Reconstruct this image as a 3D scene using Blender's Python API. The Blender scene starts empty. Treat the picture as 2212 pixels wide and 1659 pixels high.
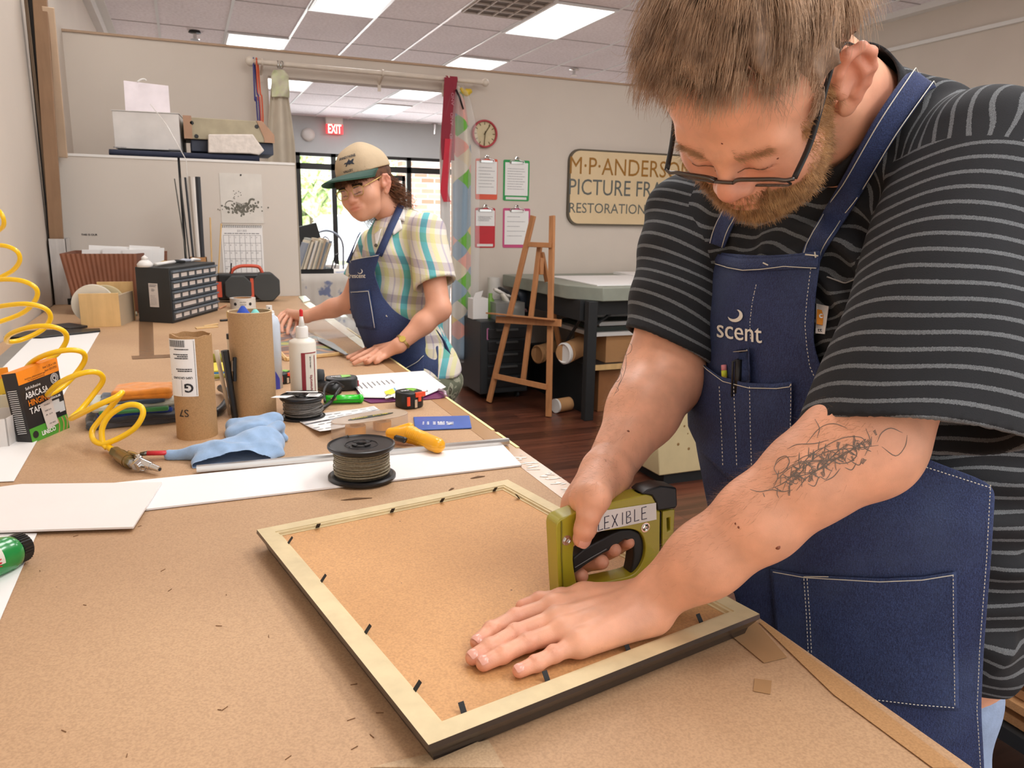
import bpy, math, random
import numpy as np
from mathutils import Matrix, Vector
random.seed(7); RNG=np.random.default_rng(7)
SC=bpy.context.scene; COL=SC.collection
# ---------------------------------------------------------------- camera
F_PX,CX,CY=1650.0,1106.0,829.5
CAM=np.array([0,0,1.38])
_v1=np.array([395-CX,460-CY,F_PX]);_v1/=np.linalg.norm(_v1)
_v2=np.array([5084-CX,544-CY,F_PX]);_v2/=np.linalg.norm(_v2);_v2-=_v1*(_v2@_v1);_v2/=np.linalg.norm(_v2)
_v3=np.cross(_v2,_v1)
if _v3[1]>0:_v3=-_v3
RC=np.stack([_v2,_v1,_v3])          # rows: world X,Y,Z written in camera axes (right, down, forward)
cd=bpy.data.cameras.new('camera');cam=bpy.data.objects.new('camera',cd);COL.objects.link(cam)
cd.sensor_fit='HORIZONTAL';cd.sensor_width=36;cd.lens=36*F_PX/2212
cd.clip_start=.03;cd.clip_end=200
cam.matrix_world=Matrix([[RC[i,0],-RC[i,1],-RC[i,2],CAM[i]] for i in range(3)]+[[0,0,0,1]])
cd.dof.use_dof=True;cd.dof.focus_distance=0.9;cd.dof.aperture_fstop=20
SC.camera=cam
# ---------------------------------------------------------------- world, exposure
w=bpy.data.worlds.new('sky');SC.world=w;w.use_nodes=True
nt=w.node_tree;bg=nt.nodes['Background']
tc=nt.nodes.new('ShaderNodeTexCoord');sx=nt.nodes.new('ShaderNodeSeparateXYZ');cr=nt.nodes.new('ShaderNodeValToRGB')
nt.links.new(tc.outputs['Generated'],sx.inputs[0]);nt.links.new(sx.outputs[2],cr.inputs[0]);nt.links.new(cr.outputs[0],bg.inputs[0])
cr.color_ramp.elements[0].color=(.78,.76,.74,1);cr.color_ramp.elements[1].color=(.96,.98,1,1)
bg.inputs[1].default_value=1.4
vs=SC.view_settings;vs.view_transform='Standard';vs.look='None';vs.exposure=0.16;vs.gamma=1;vs.use_curve_mapping=False
def area(name,loc,size,energy,col=(1,.985,.97),rot=(0,0,0),spread=math.pi):
    l=bpy.data.lights.new(name,'AREA');l.shape='RECTANGLE';l.size,l.size_y=size;l.energy=energy;l.color=col;l.spread=spread
    o=bpy.data.objects.new(name,l);COL.objects.link(o);o.location=loc;o.rotation_euler=rot;return o
ZC=3.15                              # ceiling height
TROFFERS=[(3.258,6.77,1),(3.258,9.2,1),(1.428,6.77,1),(.818,9.21,1),(1.428,11.4,1),(3.258,11.35,1),(3.258,13.3,1),
          (.818,2.9,1.15),(3.258,3.6,1.),(.818,.3,.95),(2.2,-.6,1.9),(-.4,4.6,.65),(1.9,1.9,1.6)]
for i,(x,y,k) in enumerate(TROFFERS):
    area('ceiling_lamp',(x,y,ZC-.02),(.56,1.16),20*k)
area('daylight_window',(3.4,15.3,1.5),(5.0,2.6),200,(.93,.97,1),(math.radians(-90),0,0))
sl=bpy.data.lights.new('sun','SUN');sl.energy=20;sl.angle=.01;sl.color=(1,.97,.9);so=bpy.data.objects.new('sun',sl);COL.objects.link(so);so.rotation_euler=Vector((.28,-.28,1)).to_track_quat('Z','Y').to_euler()
# ---------------------------------------------------------------- helpers
def rays(uv):
    uv=np.atleast_2d(np.asarray(uv,float));d=np.stack([(uv[:,0]-CX)/F_PX,(uv[:,1]-CY)/F_PX,np.ones(len(uv))],1)
    return d@RC.T
def at(u,v,d): return CAM+rays((u,v))[0]*d
def onp(u,v,x=None,y=None,z=None):
    r=rays((u,v))[0];k,val=(0,x) if x is not None else (1,y) if y is not None else (2,z)
    return CAM+r*((val-CAM[k])/r[k])
def oz(u,v,z): return onp(u,v,z=z)
def onplane(uv,p0,n):
    r=rays(uv);t=((np.asarray(p0)-CAM)@n)/(r@n);return CAM+r*t[:,None]
def proj(P):
    c=(np.atleast_2d(P)-CAM)@RC;return np.stack([CX+F_PX*c[:,0]/c[:,2],CY+F_PX*c[:,1]/c[:,2]],1)
def lin(h):
    h=h.lstrip('#');c=[int(h[i:i+2],16)/255 for i in(0,2,4)]
    return tuple([x/12.92 if x<=.04045 else ((x+.055)/1.055)**2.4 for x in c])+(1,)
MATS={}
def M(name,hexc=None,rough=.55,metal=0,var=.06,scale=12,bump=0,bscale=60,stretch=(1,1,1),trans=0,emit=0,alpha=1,sheen=0,sss=0,coat=0,fn=None,hex2=None):
    if name in MATS:return MATS[name]
    m=bpy.data.materials.new(name);m.use_nodes=True;nt=m.node_tree;N=nt.nodes;L=nt.links;b=N['Principled BSDF']
    c=lin(hexc);b.inputs['Roughness'].default_value=rough;b.inputs['Metallic'].default_value=metal
    tc=N.new('ShaderNodeTexCoord');mp=N.new('ShaderNodeMapping');mp.inputs['Scale'].default_value=stretch
    L.new(tc.outputs['Object'],mp.inputs[0])
    nz=N.new('ShaderNodeTexNoise');nz.inputs['Scale'].default_value=scale;nz.inputs['Detail'].default_value=4;L.new(mp.outputs[0],nz.inputs['Vector'])
    mx=N.new('ShaderNodeMix');mx.data_type='RGBA'
    rp=N.new('ShaderNodeMapRange');rp.inputs[1].default_value=.3;rp.inputs[2].default_value=.7;L.new(nz.outputs[0],rp.inputs[0])
    L.new(rp.outputs[0],mx.inputs[0])
    c2=lin(hex2) if hex2 else c
    mx.inputs[6].default_value=tuple(x*(1-var) for x in c[:3])+(1,);mx.inputs[7].default_value=tuple(min(1,x*(1+var)) for x in c2[:3])+(1,)
    out=mx.outputs[2]
    if fn: out=fn(nt,mp,out,b) or out
    L.new(out,b.inputs['Base Color'])
    if bump:
        n2=N.new('ShaderNodeTexNoise');n2.inputs['Scale'].default_value=bscale;n2.inputs['Detail'].default_value=5;L.new(mp.outputs[0],n2.inputs['Vector'])
        bp=N.new('ShaderNodeBump');bp.inputs['Strength'].default_value=bump;bp.inputs['Distance'].default_value=.004;L.new(n2.outputs[0],bp.inputs['Height']);L.new(bp.outputs[0],b.inputs['Normal'])
    if trans:b.inputs['Transmission Weight'].default_value=trans;b.inputs['IOR'].default_value=1.3
    if emit:b.inputs['Emission Color'].default_value=c;b.inputs['Emission Strength'].default_value=emit
    if alpha<1:b.inputs['Alpha'].default_value=alpha
    if sheen:b.inputs['Sheen Weight'].default_value=sheen
    if coat:b.inputs['Coat Weight'].default_value=coat
    if sss:
        b.inputs['Subsurface Weight'].default_value=sss;b.inputs['Subsurface Radius'].default_value=(1,.35,.2);b.inputs['Subsurface Scale'].default_value=.004
    MATS[name]=m;return m
ORG={}
def tag(o,label=None,cat=None,group=None,kind=None):
    if label:o['label']=label
    if cat:o['category']=cat
    if group:o['group']=group
    if kind:o['kind']=kind
    return o
def T(name,label,cat,loc,group=None):
    o=bpy.data.objects.new(name,None);COL.objects.link(o);o.location=tuple(loc);o.empty_display_size=.05
    ORG[o.name]=np.array(loc,float);return tag(o,label,cat,group)
def mk(name,VF,mat,parent=None,smooth=False,bevel=0,sub=0,solid=0,label=None,cat=None,group=None,kind=None,origin=None,attrs=None,shade=None):
    V,F=VF;V=np.asarray(V,float)
    org=ORG[parent.name] if parent is not None else (np.asarray(origin,float) if origin is not None else np.array([(V[:,0].min()+V[:,0].max())/2,(V[:,1].min()+V[:,1].max())/2,V[:,2].min()]))
    me=bpy.data.meshes.new(name)
    me.from_pydata((V-org).tolist(),[],[tuple(int(i) for i in f) for f in F] if not isinstance(F,np.ndarray) else F.tolist())
    me.materials.append(mat)
    if smooth: me.polygons.foreach_set('use_smooth',[True]*len(me.polygons))
    if attrs:
        for k,a in attrs.items():
            at_=me.attributes.new(k,'FLOAT','POINT');at_.data.foreach_set('value',np.asarray(a,float))
    me.update();o=bpy.data.objects.new(name,me);COL.objects.link(o)
    if parent is not None:o.parent=parent
    else:o.location=tuple(org)
    ORG[o.name]=org
    if solid:
        md=o.modifiers.new('s','SOLIDIFY');md.thickness=solid;md.offset=0
    if bevel:
        md=o.modifiers.new('b','BEVEL');md.width=bevel;md.segments=3;md.limit_method='ANGLE';md.angle_limit=.6
        if shade is None: shade=True
    if shade and not smooth:
        me.polygons.foreach_set('use_smooth',[True]*len(me.polygons))
        try: me.set_sharp_from_angle(angle=.7)
        except Exception: pass
    if sub:
        md=o.modifiers.new('u','SUBSURF');md.levels=sub;md.render_levels=sub
    tag(o,label,cat,group,kind);return o
def copy_tree(o,parent=None):
    c=o.copy();COL.objects.link(c)
    if parent is not None:c.parent=parent
    for ch in list(o.children):copy_tree(ch,c)
    return c
def J(*parts):
    V=[];F=[];n=0
    for v,f in parts:
        v=np.asarray(v,float);V.append(v);F+= [tuple(int(i)+n for i in q) for q in f];n+=len(v)
    return np.concatenate(V),F
def tr(VF,loc=(0,0,0),rot=None,s=1):
    V=np.asarray(VF[0],float)*s
    if rot is not None:V=V@np.asarray(rot).T
    return V+np.asarray(loc),VF[1]
def rz(a):c,s=math.cos(a),math.sin(a);return np.array([[c,-s,0],[s,c,0],[0,0,1.]])
def rx(a):c,s=math.cos(a),math.sin(a);return np.array([[1,0,0],[0,c,-s],[0,s,c]])
def ry(a):c,s=math.cos(a),math.sin(a);return np.array([[c,0,s],[0,1,0],[-s,0,c]])
def nrm(v):v=np.asarray(v,float);return v/np.linalg.norm(v)
def box(x0,x1,y0,y1,z0,z1):
    V=[(x,y,z) for x in(x0,x1) for y in(y0,y1) for z in(z0,z1)]
    return np.array(V,float),[(0,1,3,2),(4,6,7,5),(0,4,5,1),(2,3,7,6),(0,2,6,4),(1,5,7,3)]
def cbox(c,s,rot=None):
    h=np.array(s)/2;V,F=box(-h[0],h[0],-h[1],h[1],-h[2],h[2]);return tr((V,F),c,rot)
def prism(P,vec):
    """planar polygon P (n,3) extruded by vec"""
    P=np.asarray(P,float);n=len(P);V=np.concatenate([P,P+np.asarray(vec)])
    return V,[tuple(range(n))[::-1],tuple(range(n,2*n))]+[(i,(i+1)%n,n+(i+1)%n,n+i) for i in range(n)]
def slab(P,h): return prism(P,(0,0,h))
def lathe(prof,n=32,c=(0,0,0),axis=None):
    prof=np.asarray(prof,float);V=[];F=[];m=len(prof)
    for i in range(n):
        a=2*math.pi*i/n
        for r,z in prof:V.append((r*math.cos(a),r*math.sin(a),z))
    for i in range(n):
        for j in range(m-1):
            a,b=i*m+j,((i+1)%n)*m+j;F.append((a,b,b+1,a+1))
    if prof[0][0]>1e-6:F.append(tuple(i*m for i in range(n))[::-1])
    if prof[-1][0]>1e-6:F.append(tuple(i*m+m-1 for i in range(n)))
    V=np.array(V)
    if axis is not None:V=V@basis(axis).T
    return V+np.asarray(c),F
def ring(prof,n=32,c=(0,0,0),axis=None):
    """closed profile (list of (r,z)) revolved"""
    prof=np.asarray(prof,float);m=len(prof);V=[];F=[]
    for i in range(n):
        a=2*math.pi*i/n
        for r,z in prof:V.append((r*math.cos(a),r*math.sin(a),z))
    for i in range(n):
        for j in range(m):
            F.append((i*m+j,((i+1)%n)*m+j,((i+1)%n)*m+(j+1)%m,i*m+(j+1)%m))
    V=np.array(V)
    if axis is not None:V=V@basis(axis).T
    return V+np.asarray(c),F
def basis(z,x=None):
    z=nrm(z);x=np.array([1,0,0.]) if x is None else np.asarray(x,float)
    if abs(x@z)>.95:x=np.array([0,1,0.])
    x=nrm(x-z*(x@z));return np.stack([x,np.cross(z,x),z],1)
def cyl(a,b,r,n=16,r2=None):
    a=np.asarray(a,float);b=np.asarray(b,float);L=np.linalg.norm(b-a)
    return lathe([(r,0),(r if r2 is None else r2,L)],n,a,b-a)
def spline(P,n=8,closed=False):
    P=np.asarray(P,float);out=[];m=len(P)
    for i in range(m if closed else m-1):
        p1,p2=P[i],P[(i+1)%m];p0=P[i-1] if (i>0 or closed) else 2*p1-p2;p3=P[(i+2)%m] if (i+2<m or closed) else 2*p2-p1
        for k in range(n):
            t=k/n;out.append(.5*((2*p1)+(-p0+p2)*t+(2*p0-5*p1+4*p2-p3)*t*t+(-p0+3*p1-3*p2+p3)*t**3))
    if not closed:out.append(P[-1])
    return np.array(out)
def tube(P,r,n=8,closed=False,flat=1.0,up=None):
    P=np.asarray(P,float);m=len(P);r=np.broadcast_to(r,(m,)) if np.ndim(r) else np.full(m,r)
    T_=np.roll(P,-1,0)-np.roll(P,1,0)
    if not closed:T_[0]=P[1]-P[0];T_[-1]=P[-1]-P[-2]
    T_/=np.linalg.norm(T_,axis=1)[:,None]+1e-12
    nr=np.array([0,0,1.]) if up is None else np.asarray(up,float)
    if abs(nr@T_[0])>.95:nr=np.array([1,0,0.])
    V=[];F=[]
    for i in range(m):
        nr=nr-T_[i]*(nr@T_[i]);nr/=np.linalg.norm(nr)+1e-12;b=np.cross(T_[i],nr)
        for k in range(n):
            a=2*math.pi*k/n;V.append(P[i]+r[i]*(math.cos(a)*nr*flat+math.sin(a)*b))
    for i in range(m if closed else m-1):
        for k in range(n):
            i2=(i+1)%m;F.append((i*n+k,i*n+(k+1)%n,i2*n+(k+1)%n,i2*n+k))
    if not closed:F.append(tuple(range(n))[::-1]);F.append(tuple((m-1)*n+k for k in range(n)))
    return np.array(V),F
def rrect(w,h,r,n=5):
    P=[]
    for cx,cy,a0 in((w/2-r,h/2-r,0),(-w/2+r,h/2-r,90),(-w/2+r,-h/2+r,180),(w/2-r,-h/2+r,270)):
        for k in range(n+1):
            a=math.radians(a0+90*k/n);P.append((cx+r*math.cos(a),cy+r*math.sin(a)))
    return np.array(P)
def plate(P2,c,ex,ey,th):
    """2D outline placed on plane (c,ex,ey) with thickness th along ex×ey"""
    c=np.asarray(c,float);ex=np.asarray(ex,float);ey=np.asarray(ey,float);n=nrm(np.cross(ex,ey))
    P=np.array([c+p[0]*ex+p[1]*ey for p in P2]);return prism(P,n*th)
def gridmesh(P):
    """P (a,b,3) -> quads"""
    a,b=P.shape[:2];F=[(i*b+j,(i+1)*b+j,(i+1)*b+j+1,i*b+j+1) for i in range(a-1) for j in range(b-1)]
    return P.reshape(-1,3),F
_TX={}
def text2d(s,bold=0,font_space=1.0):
    k=(s,bold,font_space)
    if k not in _TX:
        c=bpy.data.curves.new('t','FONT');c.body=s;c.size=1;c.align_x='CENTER';c.align_y='CENTER';c.offset=bold;c.space_character=font_space;c.resolution_u=3
        o=bpy.data.objects.new('t',c);COL.objects.link(o);dg=bpy.context.evaluated_depsgraph_get();dg.update()
        me=bpy.data.meshes.new_from_object(o.evaluated_get(dg));V=np.array([v.co[:] for v in me.vertices]);F=[tuple(p.vertices) for p in me.polygons]
        bpy.data.objects.remove(o);bpy.data.curves.remove(c);bpy.data.meshes.remove(me);_TX[k]=(V,F)
    return _TX[k]
def text(s,c,ex,ey,h,width=None,bold=0,lift=.0006,sp=1.0):
    """flat lettering of cap height h centred at c on the plane ex,ey"""
    V,F=text2d(s,bold,sp);V=V.copy();ex=nrm(ex);ey=nrm(ey)
    k=h/.72;V=V*k
    V[:,0]-=(V[:,0].min()+V[:,0].max())/2;V[:,1]-=(V[:,1].min()+V[:,1].max())/2
    if width:V[:,0]*=width/max(1e-6,V[:,0].max()-V[:,0].min())
    n=np.cross(ex,ey);return np.asarray(c)+V[:,:1]*ex+V[:,1:2]*ey+n*lift,F
def lines(c,ex,ey,w,n,dy,th=.0008,lift=.0006,seed=0,gap=.0,ragged=.35):
    """rows of thin printed bars standing for small print"""
    r=np.random.default_rng(seed);ex=nrm(ex);ey=nrm(ey);nn=np.cross(ex,ey);V=[];F=[]
    c=np.asarray(c,float)
    for i in range(n):
        x=-w/2;end=w/2-r.random()*w*ragged
        while x<end:
            l=min(w*(.04+.1*r.random()),end-x);a=c+ex*x-ey*(i*dy)+nn*lift
            k=len(V);V+=[a,a+ex*l,a+ex*l+ey*th,a+ey*th];F.append((k,k+1,k+2,k+3));x+=l+w*.018
    return np.array(V),F
# ---------------------------------------------------------------- implicit surfaces
def n2(v):return np.sqrt((v*v).sum(-1))
def rc(p,a,b,r1,r2):
    a=np.asarray(a,float);b=np.asarray(b,float);pa=p-a;ba=b-a;h=np.clip(pa@ba/(ba@ba),0,1)
    return n2(pa-h[:,None]*ba)-(r1+(r2-r1)*h)
def el(p,c,r,Rm=None):
    q=p-np.asarray(c,float)
    if Rm is not None:q=q@Rm
    r=np.asarray(r,float);k0=n2(q/r);k1=n2(q/(r*r));return k0*(k0-1)/(k1+1e-9)
def sm(a,b,k):
    h=np.clip(.5+.5*(b-a)/k,0,1);return b*(1-h)+a*h-k*h*(1-h)
def sM(a,b,k):return -sm(-a,-b,k)
def poly(fn,lo,hi,h,proj_it=2):
    lo=np.asarray(lo,float);hi=np.asarray(hi,float);c=4;nb=np.ceil((hi-lo)/(h*c)).astype(int)
    g=np.stack(np.meshgrid(*[np.arange(k) for k in nb],indexing='ij'),-1).reshape(-1,3)
    cen=lo+(g+.5)*h*c;d=ev(fn,cen)
    act=g[np.abs(d)<h*c*1.6+.004]
    n=nb*c+1;D=np.full(n,np.nan)
    off=np.stack(np.meshgrid(*[np.arange(c+1)]*3,indexing='ij'),-1).reshape(-1,3)
    ids=(act[:,None,:]*c+off[None]).reshape(-1,3)
    flat=np.unique(np.ravel_multi_index(ids.T,n));idx=np.stack(np.unravel_index(flat,n),1)
    D.ravel()[flat]=ev(fn,lo+idx*h)
    # cells
    cell=(act[:,None,:]*c+np.stack(np.meshgrid(*[np.arange(c)]*3,indexing='ij'),-1).reshape(-1,3)[None]).reshape(-1,3)
    cor=np.array([(i,j,k) for i in(0,1) for j in(0,1) for k in(0,1)])
    vals=np.stack([D[tuple((cell+o).T)] for o in cor],1)
    m=(vals<0).any(1)&(vals>=0).any(1);cell=cell[m];vals=vals[m]
    acc=np.zeros((len(cell),3));cnt=np.zeros(len(cell))
    for i in range(8):
        for ax in range(3):
            o=cor[i].copy()
            if o[ax]:continue
            o[ax]=1;j=o[0]*4+o[1]*2+o[2];a,b=vals[:,i],vals[:,j];s=(a<0)!=(b<0);t=np.where(s,a/(a-b+1e-30),0)
            pt=cor[i][None]+t[:,None]*(o-cor[i])[None];acc[s]+=pt[s];cnt[s]+=1
    V=lo+(cell+acc/cnt[:,None])*h
    cid=np.full(n,-1,np.int64);cid[tuple(cell.T)]=np.arange(len(cell))
    Fs=[]
    for ax in range(3):
        b,cx_=(ax+1)%3,(ax+2)%3;e=np.zeros(3,int);e[ax]=1
        P0=cell;ok=(P0[:,b]>0)&(P0[:,cx_]>0);P0=P0[ok]
        a=D[tuple(P0.T)];d2=D[tuple((P0+e).T)];s=(a<0)!=(d2<0);P0=P0[s];a=a[s]
        eb=np.zeros(3,int);eb[b]=1;ec=np.zeros(3,int);ec[cx_]=1
        q=np.stack([cid[tuple(P0.T)],cid[tuple((P0-eb).T)],cid[tuple((P0-eb-ec).T)],cid[tuple((P0-ec).T)]],1)
        good=(q>=0).all(1);q=q[good];a=a[good];q[a>=0]=q[a>=0][:,::-1];Fs.append(q)
    F=np.concatenate(Fs)[:,::-1]
    for _ in range(proj_it):
        d,gn=grad(fn,V,h*.5);st=np.clip(d/(n2(gn)**2+1e-6),-h*.7,h*.7);V=V-gn*st[:,None]
    return V,F
def ev(fn,P,ch=400000):
    return np.concatenate([fn(P[i:i+ch]) for i in range(0,len(P),ch)]) if len(P) else np.zeros(0)
def grad(fn,P,e):
    d=ev(fn,P);g=np.stack([ev(fn,P+np.eye(3)[i]*e)-ev(fn,P-np.eye(3)[i]*e) for i in range(3)],1)/(2*e);return d,g
def JA(*parts):
    """join ndarray meshes"""
    V=[];F=[];n=0
    for v,f in parts:
        V.append(np.asarray(v));F+=[tuple(x) for x in (np.asarray(f)+n).tolist()] if isinstance(f,np.ndarray) else [tuple(int(i)+n for i in q) for q in f];n+=len(v)
    return np.concatenate(V),F
def trace(fn,uv,off=0.,d0=.3,d1=1.6,fallback=True):
    """points where the sight lines meet the surface fn=off (nearest approach when they miss)"""
    R=rays(uv);L=n2(R);R=R/L[:,None];t=np.full(len(R),d0);bt=t.copy();bd=np.full(len(R),9.)
    for _ in range(70):
        d=ev(fn,CAM+R*t[:,None])-off;u=d<bd;bd=np.where(u,d,bd);bt=np.where(u,t,bt);t=np.where((d>2e-4)&(t<d1),t+np.maximum(d,1e-4)*.8,t)
    P=CAM+R*bt[:,None]
    for _ in range(4):
        d,g=grad(fn,P,1e-3);P=P-g*((d-off)/(n2(g)**2+1e-6)*np.where(bd>3e-4,1,1))[:,None]
    return P
def strands(P,r,taper=True):
    """P (N,K,3) -> thin three-sided hairs"""
    N,K=P.shape[:2];Tn=np.gradient(P,axis=1);Tn/=n2(Tn)[...,None]+1e-9
    ref=np.array([.31,.52,.79]);A=np.cross(Tn,ref);A/=n2(A)[...,None]+1e-9;B=np.cross(Tn,A)
    rr=np.asarray(r).reshape(-1,1)*(np.linspace(1,.25,K)[None] if taper else np.ones((1,K)))
    rr=np.broadcast_to(rr,(N,K))[...,None]
    V=np.stack([P+rr*(A*math.cos(a)+B*math.sin(a)) for a in(0,2.094,4.189)],2).reshape(-1,3)
    b=np.arange(N)[:,None]*K+np.arange(K-1)[None];b=b.reshape(-1)*3
    F=np.concatenate([np.stack([b+k,b+(k+1)%3,b+3+(k+1)%3,b+3+k],1) for k in range(3)])
    return V,F
# ================================================================ materials with patterns
def f_planks(nt,mp,col,b):
    N,L=nt.nodes,nt.links;br=N.new('ShaderNodeTexBrick');L.new(mp.outputs[0],br.inputs['Vector'])
    br.inputs['Scale'].default_value=1;br.inputs['Brick Width'].default_value=1.2;br.inputs['Row Height'].default_value=.125;br.inputs['Mortar Size'].default_value=.0015
    br.inputs['Color1'].default_value=lin('#6E4231');br.inputs['Color2'].default_value=lin('#4A2C20');br.inputs['Mortar'].default_value=lin('#2A1510');br.offset=.37
    n=N.new('ShaderNodeTexNoise');n.inputs['Scale'].default_value=6;m2=N.new('ShaderNodeMapping');m2.inputs['Scale'].default_value=(.35,7,1);L.new(mp.outputs[0],m2.inputs[0]);L.new(m2.outputs[0],n.inputs[0]);n.inputs['Detail'].default_value=6
    mx=N.new('ShaderNodeMix');mx.data_type='RGBA';mx.blend_type='MULTIPLY';mx.inputs[0].default_value=.75
    cr=N.new('ShaderNodeValToRGB');cr.color_ramp.elements[0].position=.35;cr.color_ramp.elements[0].color=(.45,.4,.38,1);cr.color_ramp.elements[1].position=.65;cr.color_ramp.elements[1].color=(1.2,1.1,1.05,1);L.new(n.outputs[0],cr.inputs[0])
    L.new(br.outputs[0],mx.inputs[6]);L.new(cr.outputs[0],mx.inputs[7]);return mx.outputs[2]
def f_brick(nt,mp,col,b):
    N,L=nt.nodes,nt.links;br=N.new('ShaderNodeTexBrick');L.new(mp.outputs[0],br.inputs['Vector'])
    br.inputs['Scale'].default_value=1;br.inputs['Brick Width'].default_value=.3;br.inputs['Row Height'].default_value=.11;br.inputs['Mortar Size'].default_value=.012
    br.inputs['Color1'].default_value=lin('#B5705A');br.inputs['Color2'].default_value=lin('#E2B8A6');br.inputs['Mortar'].default_value=lin('#E0D4CC');return br.outputs[0]
def f_wood(nt,mp,col,b,amt=.5,sc=(1,12,12)):
    N,L=nt.nodes,nt.links;n=N.new('ShaderNodeTexNoise');n.inputs['Scale'].default_value=5;n.inputs['Detail'].default_value=8;m2=N.new('ShaderNodeMapping');m2.inputs['Scale'].default_value=sc;L.new(mp.outputs[0],m2.inputs[0]);L.new(m2.outputs[0],n.inputs[0])
    mx=N.new('ShaderNodeMix');mx.data_type='RGBA';mx.blend_type='MULTIPLY';mx.inputs[0].default_value=amt
    cr=N.new('ShaderNodeValToRGB');cr.color_ramp.elements[0].position=.3;cr.color_ramp.elements[0].color=(.55,.5,.45,1);cr.color_ramp.elements[1].position=.6;cr.color_ramp.elements[1].color=(1,1,1,1);L.new(n.outputs[0],cr.inputs[0])
    L.new(col,mx.inputs[6]);L.new(cr.outputs[0],mx.inputs[7]);return mx.outputs[2]
def f_fibre(nt,mp,col,b):
    # paper fibres and specks
    N,L=nt.nodes,nt.links;n=N.new('ShaderNodeTexNoise');n.inputs['Scale'].default_value=420;n.inputs['Detail'].default_value=3;L.new(mp.outputs[0],n.inputs[0])
    cr=N.new('ShaderNodeValToRGB');cr.color_ramp.elements[0].position=.32;cr.color_ramp.elements[0].color=(.80,.77,.74,1);cr.color_ramp.elements[1].position=.62;cr.color_ramp.elements[1].color=(1.07,1.06,1.05,1);L.new(n.outputs[0],cr.inputs[0])
    mx=N.new('ShaderNodeMix');mx.data_type='RGBA';mx.blend_type='MULTIPLY';mx.inputs[0].default_value=.8;L.new(col,mx.inputs[6]);L.new(cr.outputs[0],mx.inputs[7])
    v=N.new('ShaderNodeTexVoronoi');v.inputs['Scale'].default_value=16;L.new(mp.outputs[0],v.inputs['Vector']);ct=N.new('ShaderNodeMath');ct.operation='LESS_THAN';ct.inputs[1].default_value=.022;L.new(v.outputs['Distance'],ct.inputs[0])
    m3=N.new('ShaderNodeMix');m3.data_type='RGBA';L.new(ct.outputs[0],m3.inputs[0]);L.new(mx.outputs[2],m3.inputs[6]);m3.inputs[7].default_value=lin('#6E4F38');return m3.outputs[2]
def f_tile(nt,mp,col,b):
    N,L=nt.nodes,nt.links;n=N.new('ShaderNodeTexNoise');n.inputs['Scale'].default_value=38;n.inputs['Detail'].default_value=6;L.new(mp.outputs[0],n.inputs[0])
    cr=N.new('ShaderNodeValToRGB');cr.color_ramp.elements[0].position=.35;cr.color_ramp.elements[0].color=(.82,.80,.80,1);cr.color_ramp.elements[1].position=.6;cr.color_ramp.elements[1].color=(1,1,1,1);L.new(n.outputs[0],cr.inputs[0])
    mx=N.new('ShaderNodeMix');mx.data_type='RGBA';mx.blend_type='MULTIPLY';mx.inputs[0].default_value=.7;L.new(col,mx.inputs[6]);L.new(cr.outputs[0],mx.inputs[7]);return mx.outputs[2]
def f_quilt(nt,mp,col,b):
    N,L=nt.nodes,nt.links;m2=N.new('ShaderNodeMapping');m2.inputs['Rotation'].default_value=(0,math.radians(45),0);m2.inputs['Scale'].default_value=(9,0,9);L.new(mp.outputs[0],m2.inputs[0])
    fl=N.new('ShaderNodeVectorMath');fl.operation='FLOOR';L.new(m2.outputs[0],fl.inputs[0]);wn=N.new('ShaderNodeTexWhiteNoise');L.new(fl.outputs[0],wn.inputs['Vector'])
    cr=N.new('ShaderNodeValToRGB');cr.color_ramp.interpolation='CONSTANT';e=cr.color_ramp.elements;e[0].position=0;e[0].color=lin('#DCCFB4');e[1].position=.3;e[1].color=lin('#6FB544')
    for p,c in((.47,'#8FA6B8'),(.67,'#E3A79A'),(.8,'#E8C46C'),(.88,'#D9D2C4')):
        q=e.new(p);q.color=lin(c)
    L.new(wn.outputs['Value'],cr.inputs[0]);return cr.outputs[0]
def f_floral(nt,mp,col,b):
    N,L=nt.nodes,nt.links;v=N.new('ShaderNodeTexNoise');v.inputs['Scale'].default_value=7;v.inputs['Detail'].default_value=3;L.new(mp.outputs[0],v.inputs['Vector'])
    cr=N.new('ShaderNodeValToRGB');cr.color_ramp.elements[0].position=.55;cr.color_ramp.elements[0].color=lin('#D5D0C8');cr.color_ramp.elements[1].position=.62;cr.color_ramp.elements[1].color=lin('#7C86A6');L.new(v.outputs[0],cr.inputs[0]);return cr.outputs[0]
def f_leaves(nt,mp,col,b):
    N,L=nt.nodes,nt.links;v=N.new('ShaderNodeTexNoise');v.inputs['Scale'].default_value=9;v.inputs['Detail'].default_value=5;L.new(mp.outputs[0],v.inputs['Vector'])
    cr=N.new('ShaderNodeValToRGB');cr.color_ramp.elements[0].position=.4;cr.color_ramp.elements[0].color=lin('#A9D078');cr.color_ramp.elements[1].position=.6;cr.color_ramp.elements[1].color=lin('#F4FAD8');L.new(v.outputs[0],cr.inputs[0]);return cr.outputs[0]
WALL='#D2C7BB'
m_wall=M('wall_paint',WALL,.75,var=.02,scale=3,bump=.05,bscale=250)
m_wall2=M('far_wall_paint','#C3C8CA',.75,var=.02,scale=3)
m_white=M('white_paint','#E4E2DE',.5,var=.02,scale=4)
m_cab=M('cabinet_laminate','#CFC7BD',.5,var=.02,scale=2)
m_ceil=M('ceiling_tile','#F6F1F6',.9,var=.04,scale=1.5,fn=f_tile)
m_grid=M('ceiling_grid_metal','#EEF0F2',.35,var=.01)
m_floor=M('wood_planks','#6A3B2A',.32,fn=f_planks)
m_black=M('black_plastic','#17181A',.4,var=.1,bump=.05)
m_blackm=M('black_matte','#1E2022',.7,var=.1)
m_dark=M('dark_metal','#2B2E31',.5,metal=.3)
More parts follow.
